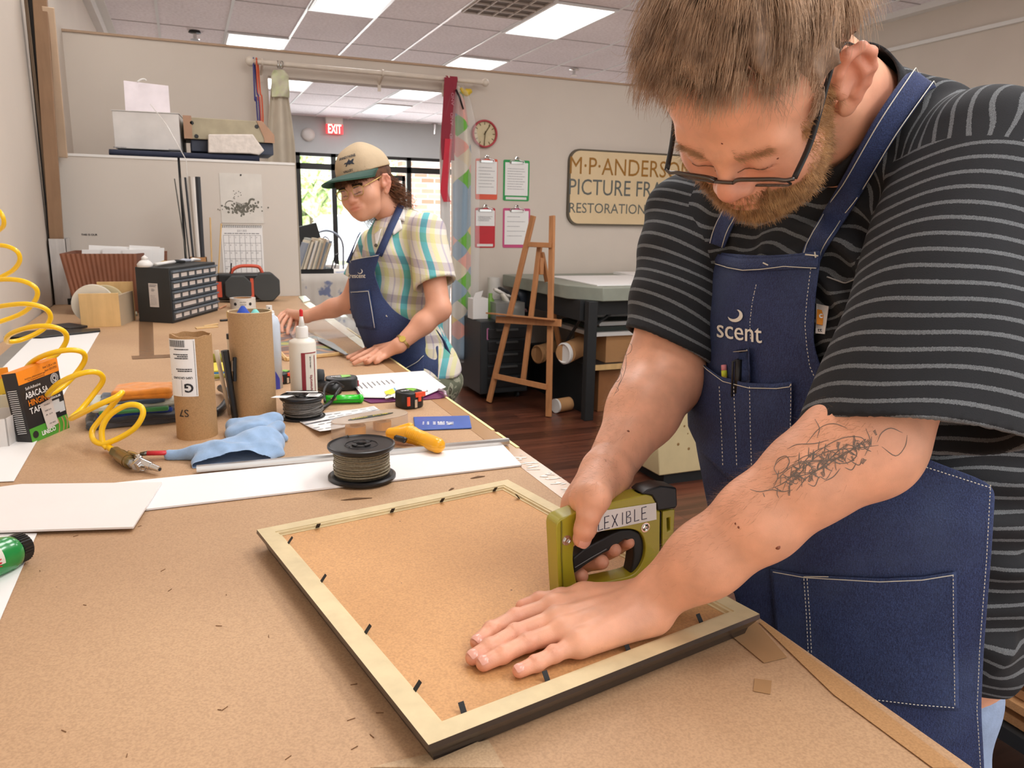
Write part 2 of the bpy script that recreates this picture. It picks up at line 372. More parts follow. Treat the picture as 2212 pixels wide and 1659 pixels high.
m_steel=M('brushed_steel','#B9BABB',.3,metal=1,var=.05,stretch=(1,1,.05))
m_chrome=M('chrome','#D8D8D6',.12,metal=1,var=.02)
m_paper=M('white_paper','#EDECEA',.7,var=.01,scale=3)
m_card=M('white_card','#F1EFEE',.6,var=.01,scale=3)
m_ink=M('black_ink','#26262A',.7,var=.02)
m_greyink=M('grey_ink','#77777C',.7,var=.02)
m_lit=M('lit_diffuser','#FFFFFF',.4,emit=2.6,var=0)
m_kraft=M('kraft_paper','#B79370',.62,var=.06,scale=2.2,fn=f_fibre,bump=.12,bscale=7,hex2='#BE9C78')
m_kraft2=M('kraft_paper_pale','#BCA07E',.6,var=.04,scale=5,fn=f_fibre)
m_tape=M('brown_tape','#AE8860',.22,var=.05,scale=9)
m_tape2=M('brown_glossy_tape','#8C6B4E',.25,var=.08,scale=7)
m_cardbd=M('cardboard','#B98C5E',.8,var=.08,scale=5,fn=f_fibre)
m_wood=M('beech_wood','#C08657',.5,var=.06,fn=lambda a,b,c,d:f_wood(a,b,c,d,.35,(6,6,1)))
m_pine=M('pine_wood','#DDB87E',.5,var=.06,fn=lambda a,b,c,d:f_wood(a,b,c,d,.3,(8,8,1)))
m_red=M('red_plastic','#C3222E',.45);m_green=M('green_plastic','#1E9A4C',.4);m_pink=M('pink_plastic','#C84A7E',.4)
# ================================================================ room
H=ZC
def opening_wall(y0,y1,xs,zs,op):
    """wall slab between y0,y1 spanning xs,zs with rectangular opening op=(x0,x1,z0,z1)"""
    a,b,c,d=op;P=[]
    if a>xs[0]:P.append(box(xs[0],a,y0,y1,*zs))
    if b<xs[1]:P.append(box(b,xs[1],y0,y1,*zs))
    if d<zs[1]:P.append(box(a,b,y0,y1,d,zs[1]))
    if c>zs[0]:P.append(box(a,b,y0,y1,zs[0],c))
    return J(*P)
S='structure'
mk('floor',box(-.9,6,-1.6,15.2,-.1,0),m_floor,kind=S)
mk('ceiling',box(-.9,6,-1.6,15.2,ZC,ZC+.1),m_ceil,kind=S)
mk('wall_left',box(-.75,-.63,-1.6,15.2,0,ZC),m_wall,kind=S)
mk('wall_right',box(5.75,5.87,-1.6,15.2,0,ZC),m_wall,kind=S)
YB=5.9;PT=2.49
DL=onp(585,300,y=YB)[0];DR=onp(985,300,y=YB)[0];DT=onp(800,182,y=YB)[2]
mk('wall_back',opening_wall(YB,YB+.12,(-.63,5.75),(0,PT),(DL,DR,-1,DT)),m_wall,kind=S)
mk('trim_1',box(-.63,5.75,YB-.012,YB+.132,PT,PT+.014),M('edge_wood','#B0947A',.6),kind=S)
mk('baseboard_back',box(DR,2.0,YB-.015,YB,0,.1),m_white,kind=S)
mk('trim_2',J(box(-.63,-.50,-1.6,15,ZC-.02,ZC),box(-.63,-.57,-1.6,15,ZC-.12,ZC-.02)),m_white,kind=S)
mk('trim_3',J(box(5.66,5.75,-1.6,15,ZC-.05,ZC),box(5.72,5.75,-1.6,15,ZC-.30,ZC-.27)),m_white,kind=S)
g=[]
for k in range(12):
    x=-.097+.61*k
    if x<5.7:g.append(box(x-.012,x+.012,-1.5,15,ZC-.008,ZC))
mk('trim_4',J(*g),m_grid,kind=S)
g=[]
for k in range(-6,13):
    y=7.38+1.22*k
    if -1.5<y<15:g.append(box(-.5,5.7,y-.006,y+.006,ZC-.004,ZC))
mk('trim_5',J(*g),M('shadow_gap_metal','#A8A0A2',.6),kind=S)
# lights
def troffer(x,y,label):
    t=T('ceiling_light',label,'ceiling light',(x,y,ZC-.03),'ceiling light panels')
    mk('frame',J(box(x-.30,x-.275,y-.6,y+.6,ZC-.02,ZC),box(x+.275,x+.30,y-.6,y+.6,ZC-.02,ZC),box(x-.275,x+.275,y-.6,y-.575,ZC-.02,ZC),box(x-.275,x+.275,y+.575,y+.6,ZC-.02,ZC)),m_grid,t)
    mk('diffuser',box(x-.275,x+.275,y-.575,y+.575,ZC-.012,ZC-.002),m_lit,t)
TL=['bright recessed ceiling panel beside the dark air vent','bright ceiling panel just above the partition edge, behind the large one by the vent',
 'bright ceiling panel cut off by the top of the photo, left of the vent','bright ceiling panel above the partition near the sprinkler, leftmost of the lights',
 'lit ceiling panel seen through the doorway beside the curtain top','lit ceiling panel seen through the doorway on the right, larger of two','lit ceiling panel seen through the doorway nearest the exit sign']
for (x,y,k),l in zip(TROFFERS[:7],TL):troffer(x,y,l)
# air vent
vx0,vx1,vy0,vy1=2.343+.02,2.93,6.18,6.82
t=T('air_vent','dark square ceiling air vent beside the large light panel','air vent',((vx0+vx1)/2,6.5,ZC-.03))
mk('backing',box(vx0,vx1,vy0,vy1,ZC-.006,ZC-.001),M('vent_shadow','#6E6660',.8),t)
g=[box(vx0+(vx1-vx0)*k/4-.006,vx0+(vx1-vx0)*k/4+.006,vy0,vy1,ZC-.02,ZC) for k in range(5)]+[box(vx0,vx1,vy0+(vy1-vy0)*k/4-.006,vy0+(vy1-vy0)*k/4+.006,ZC-.02,ZC) for k in range(5)]
mk('grille',J(*g),M('vent_grille','#BFB4AC',.5),t)
for (u,v,l,dk) in((421,78,'dark sprinkler head under the ceiling above the white box',1),(1240,157,'chrome sprinkler head above the partition near the man\'s hair',0)):
    p=oz(u,v,ZC-.05);t=T('sprinkler_head',l,'sprinkler',(p[0],p[1],ZC-.09),'ceiling sprinklers')
    mk('flange',lathe([(.06,0),(.05,.02),(.02,.02)],20,(p[0],p[1],ZC-.02)),m_dark if dk else m_chrome,t,smooth=True)
    mk('head',J(cyl((p[0],p[1],ZC-.07),(p[0],p[1],ZC-.01),.018),lathe([(0,0),(.045,0),(.045,.005),(0,.008)],16,(p[0],p[1],ZC-.085))),m_chrome,t)
# ---------------------------------------------------------------- shop front beyond the doorway
YF=15.0
def zf(u,v):return onp(u,v,y=YF)
wx0,wx1=1.6,5.6;zt=zf(800,336)[2]
mk('wall_far',opening_wall(YF,YF+.15,(-.63,5.75),(0,ZC),(wx0,wx1,.05,zt)),m_wall2,kind=S)
m_mull=M('bronze_mullion','#20201F',.45)
g=[box(wx0,wx1,YF,YF+.1,zt-.06,zt)]
tz=zf(680,360)[2]
g.append(box(wx0,wx1,YF,YF+.1,tz-.05,tz+.06))
for u in(645,722,884,960):
    x=zf(u,400)[0];g.append(box(x-.045,x+.045,YF,YF+.1,.05,zt))
x=zf(876,400)[0];g.append(box(x-.06,x,YF+.01,YF+.07,.05,tz-.1));g.append(box(zf(722,400)[0],x,YF+.01,YF+.07,tz-.2,tz-.1))
mk('window_1',J(*g),m_mull,kind=S)
mk('window_2',box(wx0,wx1,YF+.04,YF+.05,.05,zt),M('glass','#EAF4F2',.05,alpha=.06,var=0),kind=S)
# outside
mk('ground_outside',box(-15,25,15.2,60,-.12,-.02),M('pale_asphalt','#E2E2E0',.9),kind=S)
bx0=zf(893,400)[0]+.1
mk('brick_pier',box(bx0,bx0+3.5,16.2,16.6,0,4.5),M('brick','#A4553C',.85,fn=f_brick,stretch=(1,1,1)),label='red brick wall outside the shop window beyond the doorway',cat='brick wall')
MATS['brick'].node_tree.nodes['Mapping'].inputs['Rotation'].default_value=(math.radians(90),0,0)
def blobs(c,r,n,s,seed):
    rg=np.random.default_rng(seed);P=[]
    for i in range(n):
        v=rg.normal(size=3);v/=np.linalg.norm(v);q=np.array(c)+v*np.array(r)*rg.uniform(.3,1)
        a=rg.uniform(.6,1.3)*s;V,F=lathe([(0,-a),(a*.7,-a*.6),(a,0),(a*.7,a*.6),(0,a)],8,q);V=V+rg.normal(size=V.shape)*a*.22;P.append((V,F))
    return J(*P)
m_leaf=M('leaves','#9CC873',.8,fn=f_leaves)
for (x,y,s,l) in((3.4,23,2.0,'sunlit green tree outside, left in the shop window'),(6.2,27,2.3,'sunlit green tree outside behind the woman\'s cap')):
    t=T('tree',l,'tree',(x,y,0));mk('crown',blobs((x,y,2.6),(2.3,1.5,1.9),110,.45,int(x*10)),m_leaf,t);mk('trunk',cyl((x,y,0),(x,y,2.2),.16),M('bark','#6A5A48',.9),t)
c=zf(762,470);t=T('parked_car','pale parked car in the sun seen under the woman\'s chin','car',(4.2,19,0))
mk('body',prism([(4.0+a,18.5,b) for a,b in((-2,.35),(-2,.75),(-1.3,.9),(-.8,1.4),(.7,1.42),(1.2,.95),(2,.85),(2.1,.35))],(0,1.6,0)),M('car_paint','#E6E9EE',.3),t,bevel=.05)
for xx in(2.7,5.3):mk('wheel',cyl((xx,18.42,.32),(xx,18.7,.32),.32,20),m_black,t)
mk('side_window',prism([(4.0+a,18.48,b) for a,b in((-1.15,.93),(-.72,1.34),(.62,1.36),(1.0,.95))],(0,.03,0)),M('car_glass','#AEBBC4',.2),t)
# exit sign
p=zf(725,250);q=onp(723,272,y=YF-.12);s=(onp(742,272,y=YF-.12)[0]-onp(706,272,y=YF-.12)[0])
t=T('exit_sign','red lit exit sign under a white bracket on the far wall','exit sign',(q[0],YF-.06,q[2]-.16))
zb=onp(723,289,y=YF-.12)[2];zm=onp(723,268,y=YF-.12)[2];zu=onp(723,250,y=YF-.12)[2]
mk('housing',box(q[0]-s/2,q[0]+s/2,YF-.12,YF-.001,zm,zu),m_white,t)
mk('panel',box(q[0]-s/2,q[0]+s/2,YF-.12,YF-.06,zb,zm-.005),M('exit_red','#F04048',.4,emit=.9,var=0),t)
mk('lettering',text('EXIT',(q[0],YF-.12,(zb+zm)/2),(1,0,0),(0,0,1),.16,s*.8,bold=.02,lift=.003),M('exit_letters','#FFD9C8',.4,emit=1.6,var=0),t)
p=zf(651,290);tag(mk('smoke_detector',lathe([(.12,0),(.12,.03),(.06,.06),(0,.06)],20,(p[0]+.12,YF-.001,p[2]),(0,-1,0)),m_white,smooth=True),'round white device on the far wall left of the exit sign','alarm')
p=onp(939,258,y=YF-.2);tag(mk('sprinkler_head',J(lathe([(.07,0),(.05,.02),(0,.02)],16,(p[0],p[1],ZC-.02)),cyl((p[0],p[1],ZC-.2),(p[0],p[1],ZC),.025)),m_chrome),'small sprinkler seen through the doorway by the red straps','sprinkler','ceiling sprinklers')
# print bin table with patterned cloth and framed prints
yt=8.4
def yy(u,v,y=yt):return onp(u,v,y=y)
zt_=yy(700,592)[2];x0=yy(640,600)[0];x1=yy(790,600)[0]
t=T('display_table','table under a blue floral cloth seen through the doorway','table',((x0+x1)/2,yt+.4,0))
cl=[]
n=60
P=np.zeros((8,n,3))
for i in range(8):
    for k in range(n):
        x=x0+(x1-x0)*k/(n-1);P[i,k]=(x,yt-.004+.02*math.sin(k*.7)*(i/7),zt_*(1-i/7)+.005)
mk('skirt',gridmesh(P),M('floral_cloth','#D5D0C8',.9,fn=f_floral),t,smooth=True,solid=.004)
mk('tabletop',box(x0,x1,yt,yt+.8,zt_-.03,zt_),M('floral_cloth','#D5D0C8',.9,fn=f_floral),t)
zb_=zt_;zp=yy(700,525,yt+.1)[2]
t=T('print_bin','black wire bin full of leaning prints on the floral cloth','bin',((x0+x1)/2-.1,yt+.3,zb_))
bx1=yy(722,560)[0]
mk('base',box(x0+.02,bx1,yt+.05,yt+.5,zb_,zb_+.05),m_blackm,t)
mk('side_frame',J(*[tube([(x,yt+.05,zb_+.03),(x+.05,yt+.05,zb_+.2),(x+.16,yt+.45,zb_+.2),(x+.12,yt+.5,zb_+.03)],.006,6) for x in(x0+.04,bx1-.03)]),m_blackm,t)
cols=['#8D95A2','#D9CFB8','#A9A9A0','#E3D9C4','#B8A48C','#74808C','#E6E2DA','#C4B59A']
for i in range(17):
    xa=x0+.03+(bx1-x0-.14)*i/17;lean=.10
    y=yt+.03+.012*(i%3);h=zp-zb_-.05+.012*((i*7)%5)
    P=[(xa,y,zb_+.05),(xa+.022,y,zb_+.05),(xa+.022+lean,y,zb_+.05+h),(xa+lean,y,zb_+.05+h)]
    mk('print',prism(P,(0,.40,0)),M('mat_board_%d'%(i%8),cols[i%8],.6,var=.05,scale=30),label='mounted print leaning in the wire bin',cat='print',group='mounted prints in the bin')
p=yy(672,500,9.4);t=T('monitor','dark computer screen in the front room before the window','monitor',(p[0],9.6,0))
zc=onp(670,470,y=9.6);mk('screen',cbox((zc[0]-.02,9.6,onp(672,505,y=9.6)[2]),(.24,.04,.22),ry(-.25)),m_black,t,bevel=.01)
mk('stand',cyl((zc[0],9.62,.8),(zc[0],9.62,1.1),.03),m_black,t)
mk('counter',box(zc[0]-.8,zc[0]+.3,9.4,10.2,.0,.8),m_white,label='white counter carrying the dark screen in the front room',cat='counter')
p=onp(705,508,y=10.6);P=spline([(p[0]+.22*math.cos(a),10.6,p[2]-.16+.22*math.sin(a)) for a in np.linspace(0,math.pi,9)],4)
t=T('chair','pale metal chair with a scrolled back in the front room','chair',(p[0],10.6,0))
mk('back_frame',J(tube(P,.014,8),tube(spline([(p[0]-.1,10.6,p[2]-.15),(p[0]-.02,10.6,p[2]-.02),(p[0]+.06,10.6,p[2]-.12),(p[0],10.6,p[2]-.2)],6),.009,6)),M('grey_iron','#8E96A4',.4,metal=.5),t,smooth=True)
mk('seat',cbox((p[0],10.85,.46),(.44,.44,.04)),m_white,t,bevel=.01)
for sx_ in(-.2,.2):
    mk('leg',J(cyl((p[0]+sx_,10.6,0),(p[0]+sx_*1.1,10.6,p[2]-.16),.014),cyl((p[0]+sx_,11.05,0),(p[0]+sx_,11.05,.45),.014)),MATS['grey_iron'],t)
# ================================================================ back of the workroom
YW=YB-.001
def yw(u,v,y=YW):return onp(u,v,y=y)
EX=np.array([1.,0,0]);EZ=np.array([0,0,1.]);EY=np.array([0,1.,0])
# sign
a=yw(1222,322,YW-.03);b=yw(1234,489,YW-.03);x0=(a[0]+b[0])/2;z1=yw(1300,324,YW-.03)[2];z0=yw(1330,488,YW-.03)[2]
tw=lambda u:yw(u,380,YW-.03)[0]
xM,xR=tw(1233),tw(1426);cw=(xR-xM)/9.3
W_=3.25;W_=x0+ (z1-z0)*2.12
W_=W_-x0;cx_=x0+W_/2;cz_=(z0+z1)/2;hh=(z1-z0)
t=T('shop_sign','cream rounded wall sign lettered M P Anderson picture framing','sign',(cx_,YW,z0))
mk('rim',plate(rrect(W_,hh,.10,8),(cx_,YW-.03,cz_),EX,-EZ,.03)if 0 else plate(rrect(W_,hh,.10,8),(cx_,YW,cz_),EX,EZ,.03),M('sign_rim','#5E5546',.6),t)
mk('face',plate(rrect(W_-.03,hh-.03,.088,8),(cx_,YW-.0302,cz_),EX,EZ,.003),M('sign_cream','#DCC49C',.6,var=.06,scale=4),t)
ys=YW-.034
def ln(u0,u1,v,s,h,mat,bold=.0):
    p=onp((u0+u1)/2,v,y=ys);w=onp(u1,v,y=ys)[0]-onp(u0,v,y=ys)[0];mk('lettering',text(s,(p[0],ys,p[2]),EX,EZ,h,w,bold=bold),mat,t)
pxm=lambda v0,v1:onp(1300,v0,y=ys)[2]-onp(1300,v1,y=ys)[2]
ln(1236,1499,363,'M·P·ANDERSON',pxm(344,382),M('gold_paint','#9A6A22',.5),.0)
ln(1235,1514,408,'PICTURE FRAMING',pxm(390,425),M('grey_paint','#5F625E',.6),.0)
ln(1235,1510,452,'RESTORATION · GILDING',pxm(441,463),MATS['grey_paint'],.0)
# clock
c=yw(1047,289,YW-.02);r=(yw(1074,289)[0]-yw(1020,289)[0])/2
t=T('wall_clock','round wall clock with a red rim and cream dial','clock',(c[0],YW,c[2]-r))
mk('rim',ring([(r,0),(r,.03),(r*.97,.036),(r*.88,.036),(r*.86,.02),(r*.86,0)],40,(c[0],YW,c[2]),(0,-1,0)),M('clock_red','#B03A44',.4),t,smooth=True)
mk('dial',lathe([(r*.87,0),(r*.87,.018),(0,.018)],36,(c[0],YW,c[2]),(0,-1,0)),M('dial_cream','#CDBF9A',.6,var=.12,scale=14),t)
k=[]
for i in range(12):
    a=i*math.pi/6;k.append(cbox((c[0]+.74*r*math.sin(a),YW-.019,c[2]+.74*r*math.cos(a)),(.006,.002,.02),ry(a)))
mk('hour_marks',J(*k),M('brown_ink','#6A5A38',.7),t)
mk('hand',J(cbox((c[0]+.02,YW-.022,c[2]+.03),(.008,.002,.09),ry(.6)),cbox((c[0],YW-.022,c[2]-.04),(.006,.002,.12),ry(.1))),MATS['brown_ink'],t)
# clipboards
def clipboard(u0,u1,v0,v1,mat,label,rows,seed,paperv=None,red=None):
    p=yw((u0+u1)/2,v0,YW);q=yw((u0+u1)/2,v1,YW);x0,x1=yw(u0,(v0+v1)/2)[0],yw(u1,(v0+v1)/2)[0];z1,z0=p[2],q[2];cx=(x0+x1)/2
    t=T('clipboard',label,'clipboard',(cx,YW,z0),'clipboards on the wall')
    mk('board',plate(rrect(x1-x0,z1-z0,.012),(cx,YW,(z0+z1)/2),EX,EZ,.004),mat,t)
    pb=z0+(z1-z0)*(paperv if paperv else .1);px0,px1=x0+(.005 if mat in(m_red,MATS['orange_plastic']) else .014),x1-(.005 if mat in(m_red,MATS['orange_plastic']) else .014)
    mk('paper',box(px0,px1,YW-.0065,YW-.0042,pb,z1-.02),m_paper,t)
    mk('print_lines',lines(((px0+px1)/2,YW-.0067,z1-.07),EX,EZ,(px1-px0)*.8,rows,(z1-pb-.1)/rows,.003,.0005,seed),m_greyink,t)
    mk('clip',J(box(cx-.05,cx+.05,YW-.014,YW-.005,z1-.03,z1-.012),tube(spline([(cx-.055,YW-.012,z1-.03),(cx-.06,YW-.014,z1-.008),(cx-.02,YW-.014,z1+.0),(cx-.012,YW-.012,z1+.02),(cx+.012,YW-.012,z1+.02),(cx+.02,YW-.014,z1),(cx+.06,YW-.014,z1-.008),(cx+.055,YW-.012,z1-.03)],4),.004,6)),m_chrome,t)
    mk('hook',cyl((cx,YW,z1+.018),(cx,YW-.02,z1+.022),.004,8),m_dark,t)
    if red:mk('label_strip',box(x0+(x1-x0)*.1,x1-(x1-x0)*.1,YW-.0055,YW-.0042,z0+.01,z0+.03),m_white,t)
clipboard(1027,1074,343,431,M('orange_plastic','#DF5A3C',.4),'clipboard with an orange bottom edge and grey form, upper left of four',7,1,.13)
clipboard(1087,1143,346,434,m_green,'green-edged clipboard holding a white sheet, upper right of the four',9,2,.13,1)
clipboard(1026,1069,449,535,m_red,'red clipboard half covered by a short grey sheet',5,3,.55,1)
clipboard(1086,1144,450,535,m_pink,'pink clipboard with a curling white sheet, lower right of four',5,4,.08)
# curtain rod
y=YB-.11;a=onp(541,134,y=y);b=onp(1048,177,y=y);a[2]=b[2]=(a[2]+b[2])/2
m_rod=M('cream_rod','#D9CDBE',.45)
t=T('curtain_rod','long cream curtain rod with ball ends above the doorway','curtain rod',((a[0]+b[0])/2,y,a[2]))
mk('pole',cyl(a,b,.017,16),m_rod,t,smooth=False,shade=True)
for p in(a,b):
    s=.033 if p is a else .03;mk('finial',lathe([(0,-s)]+[(s*math.cos(k),s*math.sin(k)) for k in np.linspace(-1.3,1.3,9)]+[(0,s)],20,p),m_rod,t,smooth=True)
for u in(566,826,968):
    q=onp(u,140,y=y);x=q[0];mk('bracket',J(cyl((x,YB,a[2]-.06),(x,y,a[2]-.02),.008,8),box(x-.012,x+.012,YB-.004,YB,a[2]-.11,a[2]-.01),ring([(.02,-.006),(.02,.006),(.026,.006),(.026,-.006)],16,(x,y,a[2]),(1,0,0))),m_rod,t)
ZR=a[2]
def curtain(name,label,u0,u1,v1,mat,gather,ph,amp,cat='curtain',yo=0.,ut=None,z0=None,flare=None):
    """cloth gathered at the rod; gather = x of the gathered top"""
    n,m=50,40;P=np.zeros((m,n,3));xa,xb=onp(u0,400,y=y)[0],onp(u1,400,y=y)[0];xt=onp(gather,190,y=y)[0]
    zb=z0 if z0 is not None else onp((u0+u1)/2,v1,y=y)[2]
    for i in range(m):
        s=i/(m-1);f=min(1,(s/.22))**.6;z=ZR-.045+(zb-ZR+.045)*s
        for k in range(n):
            q=k/(n-1);x=xt+(q-.5)*.05+((xa+(xb-xa)*q)-xt-(q-.5)*.05)*f
            P[i,k]=(x,y+yo+amp*math.sin(q*ph+s*1.5)*(.4+.6*f)+.01*math.sin(9*s+q*5),z)
    return gridmesh(P)
t=T('curtain','off-white cloth curtain bunched left of the doorway','curtain',(onp(600,300,y=y)[0],y,0.05))
mk('cloth',curtain('c','',583,641,0,0,603,9,.035,z0=.1),M('linen','#CFC4B2',.85,var=.06,scale=8,fn=None),t,smooth=True,solid=.004)
mk('ring',J(*[ring([(.022,-.002),(.022,.002),(.027,.002),(.027,-.002)],16,(onp(u,140,y=y)[0],y,ZR-.005),(1,.2*k,0)) for k,u in enumerate((600,604,608))]),m_chrome,t)
mk('header',curtain('c','',596,632,0,0,602,5,.02,z0=ZR-.22,yo=-.03),M('cream_green_cloth','#D9D2BE',.8,var=.12,scale=25,hex2='#C9CFA6'),t,smooth=True,solid=.003)
q0=onp(990,775,y=y)[2]
t=T('quilt_curtain','patchwork quilt curtain with green and blue diamonds under clear plastic','curtain',(onp(990,300,y=y)[0],y,q0))
mk('quilt',curtain('q','',980,1020,0,0,985,7,.03,z0=q0),M('quilt','#D9D2C4',.85,fn=f_quilt),t,smooth=True,solid=.006)
mk('plastic_cover',curtain('q','',948,1030,0,0,987,11,.03,z0=q0-.03,yo=-.045),M('clear_plastic','#F4F6F6',.12,alpha=.22,var=0,bump=.6,bscale=18),t,smooth=True)
mk('backing',curtain('q','',955,975,0,0,980,5,.02,z0=q0+.1,yo=.04),m_white,t,smooth=True,solid=.004)
# straps hanging from rod
def strap(us,vs,w,mat,yo,th=.003):
    P=np.array([onp(u,v,y=y-yo) for u,v in zip(us,vs)]);P=spline(P,6);L=P-np.array([w/2,0,0]);R=P+np.array([w/2,0,0]);g=np.stack([L,R],1);return gridmesh(g)
wr=onp(990,170,y=y)[0]-onp(961,170,y=y)[0]
t=T('red_strap','wide red webbing strap hung over the rod right of the doorway','strap',(onp(975,200,y=y)[0],y-.03,ZR-.9))
mk('upper_band',strap([974,970,966,968],[168,240,300,346],wr*.95,M('dark_red_web','#8E1F33',.7,bump=.2,bscale=200),.03),MATS['dark_red_web'],t,solid=.004)
mk('loop',J(ring([(.019,-wr*.4),(.019,wr*.4),(.024,wr*.4),(.024,-wr*.4)],20,(onp(975,176,y=y)[0],y,ZR),(1,0,0))),MATS['dark_red_web'],t)
mk('lower_band',strap([969,965,961,960,966],[300,350,390,415,436],wr*.55,M('bright_red_web','#C81E38',.6),.035),MATS['bright_red_web'],t,solid=.004)
mk('tail',strap([978,979,978],[230,290,330],wr*.3,M('mid_red_web','#B52C42',.6),.025),MATS['mid_red_web'],t,solid=.003)
p=onp(974,196,y=y-.034)
for v in(214,257,302):
    q=onp(975-(v-214)*.04,v,y=y-.036);mk('lettering',text('SALE' if 0 else 'AND',(q[0]+.01,y-.036,q[2]),EZ,-EX,.022,.09),M('strap_print','#C98A94',.6),t)
tag(mk('shoehorn',tube([onp(985,193,y=y-.05),onp(993,212,y=y-.05),onp(1001,236,y=y-.05)],[.012,.015,.010],8,flat=.5),m_black,smooth=True),'slim black holder hanging beside the red strap','holder')
tag(mk('plastic_bag',tube(spline([onp(995,190,y=y-.03),onp(1004,200,y=y-.03),onp(1018,196,y=y-.03)],4),[.012,.014,.018,.02,.024,.03,.026,.02,.016],8),M('yellow_bag','#D9B830',.5),smooth=True),'small yellow tag at the curtain top near the clock','tag')
for (u,mat,l,d) in((549,M('blue_cord','#3A3C7C',.6),'dark blue lanyard hung over the left end of the rod',0),(556,M('orange_cord','#D9603A',.6),'orange lanyard hung beside the blue one on the rod',.012)):
    x=onp(u,140,y=y)[0];zb=onp(u,262,y=y-.02)[2];P=[(x-.006,y-.02,ZR),(x-.008,y-.022,ZR-.25),(x,y-.024,zb+.16),(x+.004,y-.024,zb),(x+.016,y-.024,zb),(x+.016,y-.024,zb+.16),(x+.008,y-.022,ZR-.2),(x+.006,y+.02,ZR-.02),(x,y+.022,ZR+.016),(x-.004,y,ZR+.024),(x-.006,y-.018,ZR+.012)]
    tag(mk('lanyard',tube(spline(P,4,True),.0055,6,closed=True),mat,smooth=True),l,'lanyard',None)
    tag(mk('lanyard_end',box(x-.012,x+.02,y-.032,y-.02,zb-.0,zb+.12),mat,bpy.data.objects[-1] if 0 else None),l.replace('lanyard hung','wide band at the foot of the lanyard'),'lanyard') if 0 else None
# half-height cabinets at the end of the bench
YC=4.6
def yc(u,v,y=YC):return onp(u,v,y=y)
zc=yc(380,346)[2];xs=yc(397,500)[0];xr=yc(643,500)[0]
for (x0,x1,l) in((-.62,xs-.006,'pale half-height cabinet back at the bench end, left of the dark seam'),(xs+.006,xr,'pale half-height cabinet back carrying the calendar and the photo print')):
    t=T('storage_cabinet',l,'cabinet',((x0+x1)/2,YC+.28,0),'half-height cabinets')
    mk('back_panel',box(x0,x1,YC,YC+.02,.0,zc),m_cab,t,bevel=.002);mk('body',box(x0+.005,x1-.005,YC+.02,YC+.55,0,zc-.02),m_cab,t);mk('top_edge',box(x0,x1,YC-.004,YC+.55,zc-.001,zc+.012),m_white,t)
tag(mk('seam_strip',box(xs-.006,xs+.006,YC+.01,YC+.03,0.93,zc),m_blackm),'dark gap strip between the two pale cabinets','strip')
ZT=zc+.012
# things on cabinets
def yk(u,v,y):return onp(u,v,y=y)
y1=YC+.12;a=yk(256,334,y1);b=yk(393,250,y1);z1=yk(320,243,y1)[2]
mk('moving_blanket',J(*[gridmesh(np.array([[(x,yv,ZT+.004+h) for x in np.linspace(yk(237,340,YC+.03)[0],yk(560,350,YC+.03)[0],30)] for yv,h in((YC-.0,.002),(YC+.03,.02),(YC+.25,.03),(YC+.5,.02))]))]),M('navy_cloth','#20263A',.9),solid=.016,smooth=True,label='dark navy cloth lying on top of the pale cabinets',cat='cloth')
ZB=ZT+.045
t=T('cardboard_box','white cardboard carton on the left cabinet','box',((a[0]+b[0])/2,y1+.15,ZB))
ang=-.06;cx=(a[0]+b[0])/2;Wb=b[0]-a[0]
mk('body',cbox((cx,y1+.16,(ZB+z1)/2),(Wb,.32,z1-ZB),rz(-.1)),M('white_carton','#D8D4D0',.6),t,bevel=.003)
mk('lid_flap',cbox((cx,y1+.16,z1+.003),(Wb+.006,.326,.004),rz(-.1)),M('white_carton','#D8D4D0',.6),t)
zz=yk(270,320,y1)[2];mk('printed_label',J(lines((cx-.14,y1-.008,zz),rz(-.1)[:,0],EZ,.09,2,.012,.004,.002,5),lines((cx+.12,y1-.03,zz),rz(-.1)[:,0],EZ,.07,2,.012,.004,.002,6)),m_greyink,t)
p=yk(316,242,y1+.24);q=yk(266,172,y1+.24);r_=yk(363,176,y1+.24)
t=T('paper_bag','flat white paper bag standing against the wall on the carton','bag',(p[0],y1+.25,z1+.006))
mk('sheet',prism([(q[0],y1+.2,z1+.006),(r_[0],y1+.2,z1+.006),(r_[0],y1+.27,q[2]-.01),(q[0],y1+.27,q[2])],(0,.012,0)),M('mauve_white','#D9CFD3',.6),t)
mk('handle',tube(spline([yk(297,177,y1+.25),yk(304,172,y1+.25),yk(312,171,y1+.25),yk(316,174,y1+.25)],4),.004,6),m_white,t,smooth=True)
# projector case
yp=YC+.1;A=[yk(u,v,yp) for u,v in((400,252),(562,262),(590,292),(592,332),(400,317))]
t=T('equipment_case','worn beige case with rounded metal corner on the right cabinet','case',(A[0][0]+.3,yp+.1,ZB))
zl=ZB+.065
B=[(A[0][0]-.006,yp,zl),(A[0][0]-.003,yp,A[0][2]),(A[1][0],yp,A[0][2]-.0),(A[2][0],yp,A[2][2]),(A[3][0],yp,zl)]
mk('shell',prism(B,(0,.30,0)),M('beige_case','#A79C82',.55,var=.15,scale=10),t,bevel=.004)
mk('base_tray',box(A[0][0]+.02,A[3][0],yp+.02,yp+.32,ZB,zl),M('dark_blue_grey','#3A4050',.6),t,bevel=.006)
mk('corner_guard',box(A[0][0]-.012,A[0][0]+.03,yp-.006,yp+.06,zl,zl+.12),M('tan_metal','#A8846A',.5,metal=.3),t);mk('corner_guard',J(prism([(A[1][0]-.02,yp-.006,A[1][2]+.002),(A[1][0]+.01,yp-.006,A[1][2]+.002),(A[2][0]+.006,yp-.006,A[2][2]),(A[3][0]+.006,yp-.006,zl),(A[3][0]-.05,yp-.006,zl),(A[2][0]-.05,yp-.006,A[2][2]-.02)],(0,.03,0))),M('tan_metal','#A8846A',.5,metal=.3),t)
